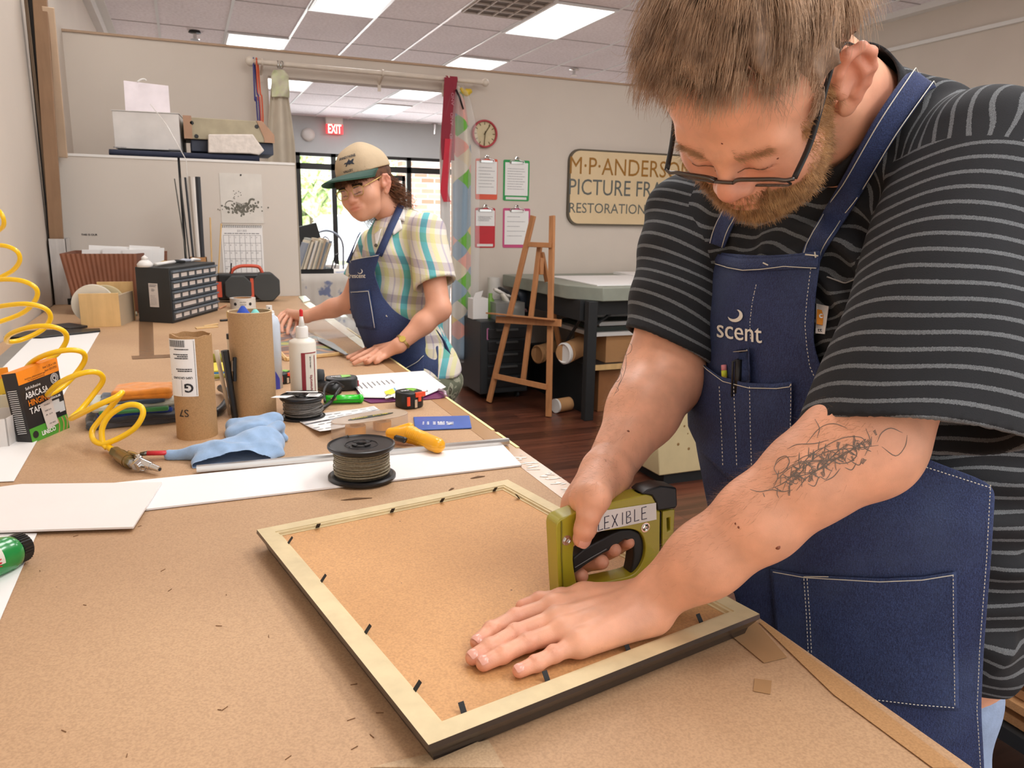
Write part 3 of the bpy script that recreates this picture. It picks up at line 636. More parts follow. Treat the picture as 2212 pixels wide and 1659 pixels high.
mk('screw',J(*[lathe([(.011,0),(.009,.005),(0,.005)],12,(x,yp-.001,z),(0,-1,0)) for x,z in((A[0][0]+.03,A[0][2]-.03),(A[1][0]-.02,A[1][2]-.03),(A[0][0]+.05,zl+.015))]),m_dark,t)
yq=YC-.015;C=[onp(u,v,y=YC+.02) for u,v in((450,290),(546,290),(571,325),(560,344),(540,332),(450,330))]
C=[np.array([c_[0],YC+.015,max(c_[2],ZT+.035)]) for c_ in C]
tag(mk('wrapped_package',prism(C,(0,.075,0)),M('plastic_wrap','#DCD3CA',.25,var=.1,scale=30,bump=.5,bscale=60),bevel=.006),'white parcel in crumpled clear wrap before the beige case','package')
# print and calendar on the right cabinet
def wallpaper(name,u0,u1,v0,v1,label,cat,y=YC-.001,th=.002,group=None):
    x0,x1=onp(u0,(v0+v1)/2,y=y)[0],onp(u1,(v0+v1)/2,y=y)[0];z1,z0=onp((u0+u1)/2,v0,y=y)[2],onp((u0+u1)/2,v1,y=y)[2]
    t=T(name,label,cat,((x0+x1)/2,y,z0),group);mk('sheet',box(x0,x1,y-th,y,z0,z1),m_paper if name!='art_print' else M('print_paper','#D6D2CA',.6),t);return t,x0,x1,z0,z1,y-th
t,x0,x1,z0,z1,yy_=wallpaper('art_print',476,567,375,482,'unframed print of a grey bird-like skeleton on the cabinet','print')
rg=np.random.default_rng(3);k=[]
def U(u,v):return onp(u,v,y=yy_-.0008)
for i in range(150):
    u=rg.normal(523,17);v=452+rg.normal(0,5)+abs(u-520)*-.08
    s=rg.uniform(.002,.007);p=U(u,v);k.append(tr(lathe([(s,0),(0,.0004)],6,(0,0,0),(0,-1,0)),p))
for i in range(60):
    a=rg.uniform(2.2,5.4);p=U(497+10*math.cos(a),442+8*math.sin(a));s=rg.uniform(.001,.003);k.append(tr(lathe([(s,0),(0,.0004)],6,(0,0,0),(0,-1,0)),p))
k.append(tube(spline([U(528,447),U(537,440),U(540,432),U(545,430),U(550,432)],5),[.006]*21,6,flat=.2,up=(0,1,0)))
for i in range(8):k.append(tube([U(510+i*3,440-abs(i-4)),U(513+i*3,449)],.0018,4))
for i in range(10):p=U(rg.uniform(503,528),rg.uniform(412,430));k.append(tr(lathe([(.003,0),(0,.0004)],6,(0,0,0),(0,-1,0)),p))
mk('drawing',J(*k),M('sepia_ink','#6C6A60',.8),t)
mk('pin',lathe([(.005,0),(.003,.005),(0,.005)],8,U(520,378),(0,-1,0)),m_dark,t)
t,x0,x1,z0,z1,yy_=wallpaper('calendar',480,569,488,600,'wire-bound monthly wall calendar under the art print','calendar')
w=x1-x0;k=[]
gz1=z1-(z1-z0)*.18
for i in range(8):k.append(box(x0+w*.05+w*.9*i/7-.0008,x0+w*.05+w*.9*i/7+.0008,yy_-.0006,yy_,z0+.02,gz1))
for i in range(6):
    z=z0+.02+(gz1-z0-.02)*i/5;k.append(box(x0+w*.05,x1-w*.05,yy_-.0006,yy_,z-.0008,z+.0008))
k.append(lines(((x0+x1)/2,yy_-.0006,gz1+.008),EX,EZ,w*.85,1,.01,.004,.0002,2,ragged=0))
mk('grid_print',J(*k),m_greyink,t)
for i in range(35):pass
mk('dates',J(*[text(str(i+1),(x0+w*.05+w*.9*((i+1)%7+.25)/7,yy_-.0006,gz1-(gz1-z0-.02)*((i+1)//7+.25)/5),EX,EZ,.008) for i in range(30)]),m_greyink,t)
mk('heading',text('JULY 2023',((x0+x1)/2,yy_-.0006,z1-.028),EX,EZ,.010,.05),m_greyink,t)
mk('binding',J(*[ring([(.006,-.001),(.006,.001),(.0075,.001),(.0075,-.001)],8,(x0+w*(.04+.92*i/21),yy_,z1-.003),(1,.3,0)) for i in range(22)]),m_dark,t)
# text on left cabinet
p=onp(193,507,y=YC-.002);tag(mk('paper_label',text('THIS IS OUR',(p[0],YC-.0015,p[2]),EX,EZ,.010,.075,bold=.02),m_ink),'small dark lettering on the left cabinet above the folder box','lettering')
# ---------------------------------------------------------------- easel
L0=np.array([2.06,5.30,0.]);R0=np.array([2.31,4.76,0.]);nh=nrm(np.cross(R0-L0,EZ));
if nh@(CAM-L0)>0:nh=-nh
up=nrm(EZ+.13*nh);npl=nrm(np.cross(R0-L0,up))
def es(u,v,off=0):
    return onplane([(u,v)],L0+nh*off,npl)[0]
def bar(p,q,w,d,side=None):
    p=np.asarray(p);q=np.asarray(q);z=nrm(q-p);s=nrm(np.cross(z,npl));n_=np.cross(s,z)
    V=[];
    for e in(p,q):
        for a_,b_ in((-1,-1),(1,-1),(1,1),(-1,1)):V.append(e+s*a_*w/2+n_*b_*d/2)
    return np.array(V),[(3,2,1,0),(4,5,6,7),(0,1,5,4),(1,2,6,5),(2,3,7,6),(3,0,4,7)]
t=T('easel','wooden A-frame artist easel standing on the floor before the black cabinet','easel',((L0+R0)/2))
lw=.045
mk('leg',bar(es(1056,868),es(1152,466),lw,.02),m_wood,t,bevel=.003);mk('leg',bar(es(1185,900),es(1193,466),lw,.02),m_wood,t,bevel=.003)
mk('mast',bar(es(1130,822,.03),es(1166,530,.03),.04,.02),m_wood,t,bevel=.003)
mk('crossbar',bar(es(1068,812,-.02),es(1180,836,-.02),.04,.018),m_wood,t,bevel=.002)
mk('crossbar',bar(es(1142,528,-.02),es(1190,530,-.02),.035,.018),m_wood,t,bevel=.002)
a_=es(1062,676,-.03);b_=es(1203,690,-.03)
mk('tray',J(bar(a_-nh*.03,b_-nh*.03,.012,.07),bar(es(1072,690,-.04),es(1212,698,-.04),.05,.014)),m_wood,t,bevel=.002)
top=es(1170,545,.03);ft=oz(1187,872,0);ft=top*0+np.array([(L0+R0)[0]/2,(L0+R0)[1]/2,0])+nh*.62
mk('rear_leg',bar(top,ft,.04,.02),m_wood,t,bevel=.003)
mk('hinge_block',cbox(es(1168,575,.05),(.03,.05,.12)),m_wood,t,bevel=.004)
# black drawer cabinet
cx0,cx1,cy0,cy1=2.02,2.42,5.38,5.86;ztop=onp(1050,694,y=cy0)[2]
t=T('drawer_cabinet','black rolling drawer cabinet behind the easel','cabinet',((cx0+cx1)/2,(cy0+cy1)/2,0))
mk('body',box(cx0,cx1,cy0,cy1,.05,ztop),M('charcoal_steel','#2A2D2F',.45,metal=.2),t,bevel=.008)
for i in range(5):
    z0=.1+i*(ztop-.14)/5;o=mk('drawer',box(cx0+.06,cx1-.03,cy0-.012,cy0,z0,z0+(ztop-.14)/5-.02),m_black,t,bevel=.003);mk('handle',box(cx0+.12,cx1-.10,cy0-.03,cy0-.012,z0+.06,z0+.075),M('dull_handle','#5A5C5C',.4,metal=.5),o)
for x in(cx0+.08,cx1-.08):mk('caster',J(cyl((x,cy0+.05,.03),(x+.02,cy0+.05,.03),.03,14),cyl((x,cy1-.05,.03),(x+.02,cy1-.05,.03),.03,14)),m_blackm,t)
p=onp(1047,722,y=cy0-.001);mk('pink_sticker',plate(rrect(.02,.09,.008),(cx0+.06,cy0,p[2]),EX,EZ,.001),M('pink_sticker','#B06A90',.6),t)
# clutter on it
def cy_(u,v,y=5.5):return onp(u,v,y=y)
p=cy_(1038,690);zz=cy_(1038,645)[2];w=cy_(1055,670)[0]-cy_(1022,670)[0]
t=T('tissue_box','white carton with an open flap on the black cabinet','box',(p[0],5.56,ztop));mk('body',box(p[0]-w/2,p[0]+w/2,5.5,5.62,ztop,zz),m_white,t,bevel=.004);mk('flap',prism([(p[0]-w/2,5.5,zz),(p[0],5.5,zz),(p[0]+.02,5.5,zz+.06),(p[0]-w/2+.02,5.5,zz+.045)],(0,.004,0)),m_white,t)
p=cy_(1067,685);tag(mk('green_bottle',lathe([(.04,0),(.045,.04),(.04,.12),(.015,.16),(.015,.19),(0,.19)],16,(p[0],5.58,ztop)),M('olive_green','#6F9A3E',.5),smooth=True),'green container beside the white carton on the black cabinet','bottle')
rg=np.random.default_rng(9)
stuff=[('#E5DFD4',(1085,635),(1128,668)),('#2B2B2E',(1080,622),(1120,650)),('#EDE8E0',(1068,625),(1105,640)),('#39424E',(1128,625),(1135,665)),('#F0EDE6',(1120,620),(1140,650)),('#C99AA0',(1098,662),(1135,672))]
for i,(c_,p0,p1) in enumerate(stuff):
    a_=cy_(*p0,5.55+.02*i);b_=cy_(*p1,5.55+.02*i)
    tag(mk('crumpled_scrap',tube(spline([a_,(a_+b_)/2+rg.normal(size=3)*.02,b_],5),[.03,.04,.05,.045,.05,.045,.04,.05,.045,.04,.03],7,flat=.35),M('scrap_%d'%i,c_,.6,bump=.5,bscale=30),smooth=True),['cream scrap roll in the heap on the black cabinet','black strip in the heap on the black cabinet','white upper roll of the heap behind the easel','dark blue strip in the heap right of the easel mast','white curled sheet at the right of the heap','pinkish wrapper at the bottom of the heap'][i],'scrap','scrap heap on the black cabinet')
mk('scrap_bin',box(2.16,2.40,5.42,5.84,ztop,ztop+.13),M('clear_bin','#9EA09C',.3,alpha=.6,bump=.4,bscale=20),label='translucent plastic bag of scraps on the black cabinet',cat='bag')
tag(mk('paper_roll',lathe([(.05,0),(.05,.30),(.04,.30),(.04,.01),(0,.01)],20,(onp(1067,600,y=5.75)[0],5.75,ztop)),M('pale_roll','#CFCBC4',.6),smooth=False,shade=True),'pale upright paper roll by the wall behind the scrap heap','roll')
# grey work table with black legs
fy=4.62;tzT=onp(1262,655,y=fy)[2];tzB=onp(1262,642,y=fy)[2]
ty0=fy-.06;tx0=2.44;ty1=5.86;tx1=4.9
zt1=onp(1285,622,y=ty0)[2];zt0=onp(1285,652,y=ty0)[2]
t=T('work_table','grey-topped work table on black steel legs near the sign','table',((tx0+tx1)/2,(ty0+ty1)/2,0))
top=[(tx0,ty0+.22),(tx0+.16,ty0),(tx1,ty0),(tx1,ty1),(tx0-.05,ty1)]
mk('tabletop',prism([(a_,b_,zt0) for a_,b_ in top],(0,0,zt1-zt0)),M('grey_green','#8F9488',.5),t,bevel=.006)
mk('apron_rail',J(box(tx0+.08,tx1-.1,ty0+.06,ty0+.10,zt0-.10,zt0),box(tx0+.04,tx0+.08,ty0+.1,ty1-.1,zt0-.14,zt0)),m_blackm,t)
lx=onp(1268,907,z=0)
for (x,yv) in((lx[0]+.0,lx[1]),(lx[0],ty1-.12),(tx1-.15,ty0+.1),(tx1-.15,ty1-.12)):mk('leg',box(x-.035,x+.035,yv-.03,yv+.03,0,zt0),m_blackm,t,bevel=.004)
mk('brace',J(tube([(lx[0]-.0,ty0+.1,.62),(lx[0]+.3,ty0+.15,zt0-.05)],.012,6),tube([(lx[0],ty0+.4,.5),(lx[0],ty0+.1,zt0-.05)],.012,6)),m_dark,t)
shz=onp(1230,800,y=4.9)[2]
shz=.36
mk('lower_shelf',box(2.62,tx1-.1,4.74,5.8,shz-.03,shz),m_dark,t);mk('edge_strip',box(2.60,tx1-.1,4.725,4.74,shz-.035,shz+.003),m_pine,t);mk('shelf_side',box(2.6,2.62,4.74,5.8,.0,shz-.0),m_dark,t)
for i,(x0,x1,y0,y1,h,l) in enumerate(((tx0+.2,tx0+1.0,ty0+.1,ty0+.95,.008,'white mat board on the grey work table, nearer the easel'),(tx0+.9,tx0+1.9,ty0+.35,ty0+1.15,.02,'thicker white board stacked on the right of the grey work table'))):
    tag(mk('mat_board',cbox(((x0+x1)/2,(y0+y1)/2,zt1+h/2+.0005),(x1-x0,y1-y0,h),rz(-.05)),m_card,bevel=.001),l,'board')
# tubes and boxes below
for (u,v,r,L,l,yv) in((1222,763,.075,.26,'large mailing tube with a white end cap on the low shelf',4.8),(1165,765,.07,.30,'plain brown mailing tube behind the easel leg',5.3)):
    p=onp(u,v,y=yv);t=T('mailing_tube',l,'mailing tube',(p[0],yv,p[2]-r),'mailing tubes')
    mk('tube',cyl(p,p+np.array([L,.25,0]),r,28),m_cardbd,t,shade=True);mk('end_cap',lathe([(r*1.03,0),(r*1.03,-.02),(r*.9,-.025),(r*.85,-.012),(0,-.012)],28,p,(1,.28,0)),m_white if yv<5 else m_cardbd,t,shade=True)
p=onp(1203,858,y=4.85);t=T('mailing_tube','thin mailing tube with a white cap on the floor under the shelf','mailing tube',(p[0],4.85,0),'mailing tubes');pz=np.array([p[0],4.85,.055]);mk('tube',cyl(pz,pz+np.array([.12,.03,0]),.05,24),m_cardbd,t,shade=True);mk('end_cap',lathe([(.052,0),(.052,-.015),(0,-.015)],24,pz,(1,.25,0)),m_white,t)
tag(mk('cardboard_box',box(2.78,3.45,4.80,5.3,shz,shz+.20),m_cardbd,bevel=.004),'brown cardboard box on the low shelf under the white frames','box')
tag(mk('cardboard_box',box(2.72,3.5,4.78,5.5,.0,.31),M('brown_box','#9A6840',.8),bevel=.004),'large brown box on the floor beneath the low shelf','box')
for i in range(3):
    z=shz+.205+.032*i;x0,x1,y0,y1=2.64+.05*i,3.6,4.76+.04*i,5.35;w=.05
    tag(mk('picture_frame',J(box(x0,x1,y0,y0+w,z,z+.028),box(x0,x1,y1-w,y1,z,z+.028),box(x0,x0+w,y0+w,y1-w,z,z+.028),box(x1-w,x1,y0+w,y1-w,z,z+.028)),[m_white,M('dark_green_frame','#26332E',.5),m_white][2-i] if i!=1 else M('dark_green_frame','#26332E',.5)),['lowest white picture frame of the stack on the brown box','dark frame between the two white frames on the low shelf','top white picture frame of the stack under the grey table'][i],'picture frame','frames on the low shelf')
# cream cabinet by the man, floor mat
p=onp(1424,1040,z=.08);q=onp(1420,905,y=p[1])
cx0=p[0];cyy=p[1];ztp=onp(1485,872,y=cyy)[2]
c0=onp(1424,1030,z=.06)
t=T('metal_cabinet','low cream metal cabinet with chipped paint behind the man','cabinet',(c0[0]+.5,c0[1]+.2,0))
def cm(u,v):return onp(u,v,y=c0[1])
P=[cm(1424,1028),cm(1420,925),cm(1428,905),cm(1460,880),cm(1485,870)];zt_=P[-1][2]
P=P+[np.array([c0[0]+1.1,c0[1],zt_]),np.array([c0[0]+1.1,c0[1],P[0][2]])]
mk('body',prism(P,(0,.5,0)),M('cream_metal','#CDBD92',.5,var=.05),t,bevel=.006)
rg=np.random.default_rng(4);mk('paint_chip',J(*[lathe([(rg.uniform(.004,.009),0),(0,.001)],7,(c0[0]+rg.uniform(.03,.25),c0[1]-.0005,rg.uniform(.15,.5)),(0,-1,0)) for _ in range(12)]),M('rust','#8A6A40',.9),t)
mk('plinth',box(c0[0]+.05,c0[0]+1.05,c0[1]+.03,c0[1]+.46,0,P[0][2]),m_blackm,t)
tag(mk('floor_mat',box(.78,1.16,.2,3.4,0,.012),M('rubber_mat','#3B3A39',.85,bump=.4,bscale=120),bevel=.004),'dark rubber mat on the floor along the bench','mat')
# cardboard shelf at lower right
def at_(u,v,d):return at(u,v,d)
pa=at(2130,1440,2.0);t=T('storage_rack','low dark shelf holding flat cardboard at the lower right','rack',(2.0,.9,0))
zs=.40
mk('shelf_board',box(1.45,2.6,.2,1.7,zs-.03,zs),m_dark,t);
for x in(1.47,2.55):
    for yv in(.25,1.65):mk('leg',box(x,x+.04,yv-.02,yv+.02,0,zs-.03),m_dark,t)
for i in range(9):
    zz=zs+.001+i*.021;tag(mk('flat_carton',cbox((2.0+.02*math.sin(i*2.1),.95+.015*math.cos(i*3),zz+.010),(1.06,1.4,.019),rz(.012*math.sin(i*1.7))),m_cardbd,bevel=.002),'flattened brown cardboard sheet in the stack on the low dark shelf','cardboard','flattened cardboard on the shelf')
# ================================================================ workbench
TZ=.92
def tz(u,v,h=0.):return onp(u,v,z=TZ+h)
XR=.603;XL=-.625;YN=.12;YE=4.595
t=T('workbench','long workbench with its top covered in brown kraft paper','workbench',(0,2.3,0))
mk('top',box(XL,XR,YN,YE,TZ-.035,TZ),m_kraft,t,bevel=.002)
mk('base',box(XL,XR-.12,YN+.1,YE-.02,0,TZ-.035),M('bench_base','#5B4A3A',.7),t)
mk('edge_tape',box(XR-.045,XR+.0008,YN+.6,YE-.3,TZ-.02,TZ+.0007),m_tape,t)
mk('yellow_edge',J(*[box(XR-.004,XR+.003,a,b,TZ-.016,TZ+.002) for a,b in((1.52,1.95),(2.0,3.2),(1.38,1.5))]),M('glue_yellow','#EBDDA0',.5),t)
def strip(name,pts,mat,h=.0006,th=.0004,parent=t,label=None):
    return mk(name,slab([tz(u,v,h) for u,v in pts],th),mat,parent,label=label)
strip('brown_tape',[(300,688),(330,688),(333,771),(301,772)],m_tape2,label='brown glossy tape on kraft paper')
strip('brown_tape',[(284,769),(388,765),(388,771),(286,776)],m_tape2,.001)
strip('paper_patch',[(1700,1452),(1738,1447),(1737,1500),(1693,1498)] if 0 else [(1630,1466),(1667,1471),(1664,1500),(1627,1493)],m_tape,label='small square of brown tape')
strip('edge_flap',[(1585,1378),(1632,1342),(1700,1420),(1650,1432)],m_tape,.0012)
strip('paper_seam',[(1640,1345),(1648,1342),(2070,1659),(2015,1659),(1800,1500)],M('kraft_edge','#BA9062',.5,var=.05,fn=f_fibre),.0012)
strip('paper_flap',[(800,1659),(1055,1600),(1090,1659)],m_kraft2,.0015,.001)
strip('paper_flap',[(905,1659),(1032,1604),(1085,1660)],m_kraft2,.003,.001)
for k,(u,v,a) in enumerate(((770,1078,-6),(1032,1031,-8),(975,1057,-10))):
    w=[34,16,6][k];mk('slit',slab([tz(u-w,v+3,.0006),tz(u,v-2.5,.0006),tz(u+w,v-2,.0006),tz(u,v+1,.0006)],.0008),M('slit_dark','#6E5238',.9),t)
# paint drips at edge
rg=np.random.default_rng(12);k=[]
for i in range(30):
    s=rg.uniform(0,1);u=1115+120*s+rg.normal(0,9);v=985+75*s+rg.normal(0,5);p=tz(u,v,.0012);a=rg.uniform(-.5,.2);l=rg.uniform(.003,.016);w=rg.uniform(.001,.0035)
    if p[0]>XR-.004:continue
    k.append(tr(lathe([(1,0),(.6,.3),(0,.4)],9),(0,0,0)));V,F=k[-1];k[-1]=(p+(V*np.array([l,w,.001]))@rz(a).T,F)
mk('paint_spatter',J(*k),M('white_paint_drip','#F2EFE6',.25),t)
k=[]
for i in range(26):
    p=tz(rg.uniform(80,900),rg.uniform(1130,1640),.0006);a=rg.uniform(0,3.1);l=rg.uniform(.002,.008);k.append(tr(cbox((0,0,0),(l,.0006,.0006)),p,rz(a)))
mk('wood_fibre',J(*k),M('fibre','#7A5638',.8),t,kind='stuff')
# ---------------------------------------------------------------- white boards
def sheet(name,pts,h,th,label,mat=m_card,cat='board',group=None,bev=0):
    o=mk(name,slab([tz(u,v,h) for u,v in pts],th),mat,bevel=bev);return tag(o,label,cat,group)
G='white boards on the bench'
sheet('white_sheet',[(30,1040),(215,718),(60,723),(-140,900),(-240,1050)],.0012,.001,'white paper strip lying beneath the hose and the tape boxes',m_paper,'sheet')
sheet('white_sheet',[(80,1153),(-5,1352),(-250,1352),(-200,1153)],.0012,.001,'white sheet under the green bottle at the photo\'s left edge',m_paper,'sheet')
sheet('mat_board',[(-60,1055),(1108,955),(1127,1006),(-60,1140)] if 0 else [(210,1104),(240,1047),(1083,960),(1127,1007),(317,1103)],.0012,.003,'long narrow white board running under the front wire spool',m_card,'board',G)
sheet('mat_board',[(0,1055),(38,1050),(48,1049),(350,1045),(288,1142),(-40,1152),(-200,1152),(-180,1062)],.0055,.003,'white board with a cut corner on the left of the bench',M('card_warm','#E9E3DF',.6,var=.01),'board',G)
# grey ruler, black strips, left area
sheet('steel_ruler',[(-60,850),(128,690),(150,690),(0,800),(-60,870)] if 0 else [(0,770),(60,718),(82,719),(0,800),(-60,850),(-60,820)],.0012,.002,'long grey metal ruler along the wall side of the bench',M('grey_ruler','#8E8B86',.4,metal=.3),'ruler')
for (pts,l,h) in(([(5,722),(88,716),(216,712),(217,717),(88,731),(6,731)],'black moulding strip lying across the white paper',.006),([(108,707),(150,702),(190,708),(150,714)],'short black moulding strip behind the long one',.01)):
    tag(mk('black_strip',slab([tz(u,v,.003) for u,v in pts],h),m_black,bevel=.002),l,'moulding')
# ---------------------------------------------------------------- metal tube with moulding lengths at the wall
p=oz(128,655,TZ);px=-.50;py=3.95
p=onp(128,658,z=TZ);t=T('metal_bin','shiny folded metal sheet bin holding long mouldings by the wall','bin',(p[0],p[1],TZ))
wl=onp(100,600,y=p[1])[0];wr_=onp(150,600,y=p[1])[0];zt_=onp(125,516,y=p[1])[2];wl=max(wl,XL+.004)
mk('sleeve',J(box(wl,wr_,p[1],p[1]+.003,TZ,zt_),box(wl,wl+.003,p[1],p[1]+.16,TZ,zt_),box(wr_-.003,wr_,p[1],p[1]+.16,TZ,zt_),box(wl,wr_,p[1]+.157,p[1]+.16,TZ,zt_)),M('dull_aluminium','#D2D0CE',.35,metal=.5,var=.15,scale=6,stretch=(6,1,1)),t)
mk('lock',J(ring([(.012,-.002),(.012,.002),(.016,.002),(.016,-.002)],14,(wr_+.0,p[1]-.01,TZ+.017),(1,.3,0)),box(wl+.06,wl+.1,p[1]-.02,p[1]-.004,TZ,TZ+.03)),m_dark,t)
def lean(u0,v0,u1,v1,w,d,mat,name,label,y0,y1,group='mouldings leaning in the corner'):
    a=onp(u0,v0,y=y0);b=onp(u1,v1,y=y1);a[0]=max(a[0],XL+.02);b[0]=max(b[0],XL+.02)
    z=nrm(b-a);s=nrm(np.cross(z,EY));n_=np.cross(s,z);V=[]
    for e in(a,b):
        for q,r in((-1,-1),(1,-1),(1,1),(-1,1)):V.append(e+s*q*w/2+n_*r*d/2)
    return tag(mk(name,(np.array(V),[(3,2,1,0),(4,5,6,7),(0,1,5,4),(1,2,6,5),(2,3,7,6),(3,0,4,7)]),mat,bevel=.003),label,'moulding',group)
ym=p[1]+.05
lean(132,655,84,-40,.060,.03,M('brown_moulding','#957558',.5,fn=lambda a,b,c,d:f_wood(a,b,c,d,.35,(10,10,1))),'wood_moulding','tall brown wooden moulding leaning in the corner by the wall',ym,ym-.05)
lean(107,655,62,-40,.050,.03,M('very_dark_wood','#221E1C',.5),'dark_moulding','tall black moulding leaning left of the brown one',ym+.03,ym-.02)
lean(96,655,48,-40,.016,.02,M('bronze_moulding','#6E5C4A',.4,metal=.4),'bronze_moulding','thin bronze moulding leaning nearest the left wall',ym+.01,ym-.04)
lean(134,340,104,15,.05,.02,M('tan_board','#C9AF94',.6),'pine_moulding','pale tapering board leaning behind the brown moulding',4.55,4.4)
# ---------------------------------------------------------------- accordion folder with envelopes
A=oz(172,668,TZ);B=oz(318,693,TZ);C=oz(352,640,TZ)
y0=3.75
fl=[onp(148,668,y=4.05),onp(300,668,y=3.9),onp(361,640,y=4.2)]
fx0,fx1=onp(165,660,y=3.95)[0],onp(296,660,y=3.95)[0];fz=onp(230,548,y=3.95)[2]
t=T('expanding_folder','brown accordion folder packed with white envelopes near the wall','folder',((fx0+fx1)/2,4.1,TZ))
n=33;P=[]
for i in range(n):
    s=i/(n-1);P.append((s,.006*(i%2)))
def fpt(s,o,z):
    f=(z-TZ)/(fz-TZ);xa=fx0-.045*f+(fx1+.0-fx0+.06*f)*s;return np.array([xa,3.95-o,z])
g=np.array([[fpt(s,o,TZ+(fz-TZ)*k) for s,o in P] for k in(0,.35,.7,1)])
mk('pleated_side',gridmesh(g),M('brown_card','#8B5A42',.75,var=.08),t,solid=.003)
xr1=onp(361,545,y=4.25)[0]
bx=[fpt(0,0,TZ),fpt(1,0,TZ)]
e0=fpt(1,0,TZ);e1=fpt(1,0,fz);r0=np.array([xr1-.02,4.3,TZ]);r1=np.array([xr1,4.3,onp(361,542,y=4.3)[2]])
mk('front_panel',prism([e0,r0,r1,e1],(-.004,.004,0)),M('brown_cover','#7C4F3C',.7),t)
l0=fpt(0,0,TZ);l1=fpt(0,0,fz)
mk('back_panel',prism([l0,l0+np.array([.02,.35,0]),l1+np.array([.02,.35,.0]),l1],(.004,.0,0)),MATS['brown_cover'],t)
mk('rear_side',prism([l0+(.02,.35,0),r0,r1,l1+(.02,.35,0)],(0,.004,0)),MATS['brown_cover'],t)
for i in range(9):
    s=.12+.072*i;x=fx0+(xr1-fx0)*s;yv=4.02+.02*(i%3);h=.025+.02*((i*5)%3)/2
    tag(mk('envelope',prism([(x-.02,yv,fz-.09),(x+.10,yv+.02,fz-.09),(x+.11+.01*(i%2),yv+.02,fz+h*.6),(x-.01,yv,fz+h*.6+.008*(i%2))],(0,.003,0)),m_paper),'white envelope standing in the brown accordion folder','envelope','envelopes in the accordion folder')
# ---------------------------------------------------------------- wooden tape crate
fa=oz(176,708,TZ);fb=oz(260,708,TZ);ra=oz(284,690,TZ)
zh=onp(215,634,y=fa[1])[2]
t=T('tape_dispenser_crate','small pale wooden crate with round tape rolls inside','crate',((fa[0]+fb[0])/2,fa[1]+.1,TZ))
xa,xb,ya=fa[0],fb[0],fa[1];dp=.20
mk('front_board',box(xa,xb,ya,ya+.012,TZ,zh),m_pine,t,bevel=.001)
mk('side_board',prism([(xb-.012,ya+.012,TZ),(xb+.03,ya+dp,TZ),(xb+.03,ya+dp,zh-.01),(xb-.012,ya+.012,zh-.01)],(.012,0,0)),M('pale_board','#B9A58A',.6),t)
mk('back_board',box(xa+.05,xb+.045,ya+dp,ya+dp+.012,TZ,zh+.03),m_pine,t)
mk('bottom_board',box(xa+.0,xb,ya+.012,ya+dp,TZ,TZ+.01),m_pine,t)
rr=(zh-TZ)/2-.004
for (x,dy,r,l,m_) in((xa-.018+rr,.05,rr+.014,'wide cream tape roll standing nearest the front board of the crate',M('cream_tape','#D9D2C2',.5)),(xa+rr+.02,.11,rr+.010,'beige tape roll standing behind the cream roll in the crate',M('beige_tape','#C8B890',.5))):
    t=T('tape_roll',l,'tape roll',(x,ya+dy,TZ+.011),'tape rolls in the crate')
    c=np.array([x,ya+dy,TZ+.012+r])
    mk('tape',ring([(r*.55,-.02),(r*.55,.02),(r,.02),(r,-.02)],40,c,(0,1,0)),m_,t,shade=True);mk('core',ring([(r*.5,-.0205),(r*.5,.0205),(r*.56,.0205),(r*.56,-.0205)],32,c,(0,1,0)),m_cardbd,t,shade=True)
# ---------------------------------------------------------------- parts organiser
a=oz(301,695,TZ);b=oz(374,699,TZ);c=oz(471,671,TZ)
# front face from b to c, side from a to b
zh=onp(374,579,y=b[1])[2]
e=nrm(c-b);wd=np.linalg.norm(c-b);sdir=a-b;sl=np.linalg.norm(sdir);sd=nrm(sdir)
t=T('parts_organizer','black drawer organiser with thirty labelled drawers','organiser',((a+c)/2))
m_org=M('organiser_black','#2B2D2E',.5)
Pq=[b,c,c+sdir,a];mk('body',prism(Pq,(0,0,zh-TZ)),m_org,t,bevel=.003)
nf=nrm(np.cross(e,EZ));
if nf@(CAM-b)<0:nf=-nf
hh=(zh-TZ)
m_drw=M('smoke_drawer','#6B7885',.25,alpha=.9);m_lab=M('drawer_label','#D9D3CF',.6)
for r_ in range(5):
    for k in range(6):
        w=(wd-.012)/6;h=(hh-.02)/5
        p=b+e*(.006+w*k)+EZ*(.012+h*(4-r_))
        q=[p+e*.001,p+e*(w-.001),p+e*(w-.001)+EZ*(h*.9),p+e*.001+EZ*(h*.9)]
        o=mk('drawer',prism(q,nf*.006),M('drawer_grey','#464E56',.3),t)
        o2=mk('lip',prism([p+e*.001+nf*.006+EZ*h*.72,p+e*(w-.001)+nf*.006+EZ*h*.72,p+e*(w-.001)+nf*.006+EZ*h*.9,p+e*.001+nf*.006+EZ*h*.9],nf*.008),m_drw,o)
        if not(r_==3 and k==2):mk('label_card',prism([p+e*(w*.15)+nf*.0062+EZ*h*.2,p+e*(w*.85 if not(r_==3 and k==1) else w*1.8)+nf*.0062+EZ*h*.2,p+e*(w*.85 if not(r_==3 and k==1) else w*1.8)+nf*.0062+EZ*h*.58,p+e*w*.15+nf*.0062+EZ*h*.58],nf*(.001 if not(r_==3 and k==1) else .0013)),m_lab,o)
ns=nrm(np.cross(sd,EZ))
if ns@(CAM-b)<0:ns=-ns
ex=-sd;lc=b+sd*sl*.5+EZ*hh*.5+ns*.0008
mk('side_label',plate([(-.022,-.05),(.022,-.05),(.022,.05),(-.022,.05)],lc,ex,EZ,.0006),m_lab,t)
mk('label_print',J(lines(lc+EZ*.042+ns*.0012,ex,EZ,.036,2,.006,.003,.0002,3),lines(lc+EZ*.025+ns*.0012,ex,EZ,.018,3,.004,.002,.0002,4),lines(lc-EZ*.002+ns*.0012,ex,EZ,.034,8,.0055,.0012,.0002,5)),m_greyink,t)
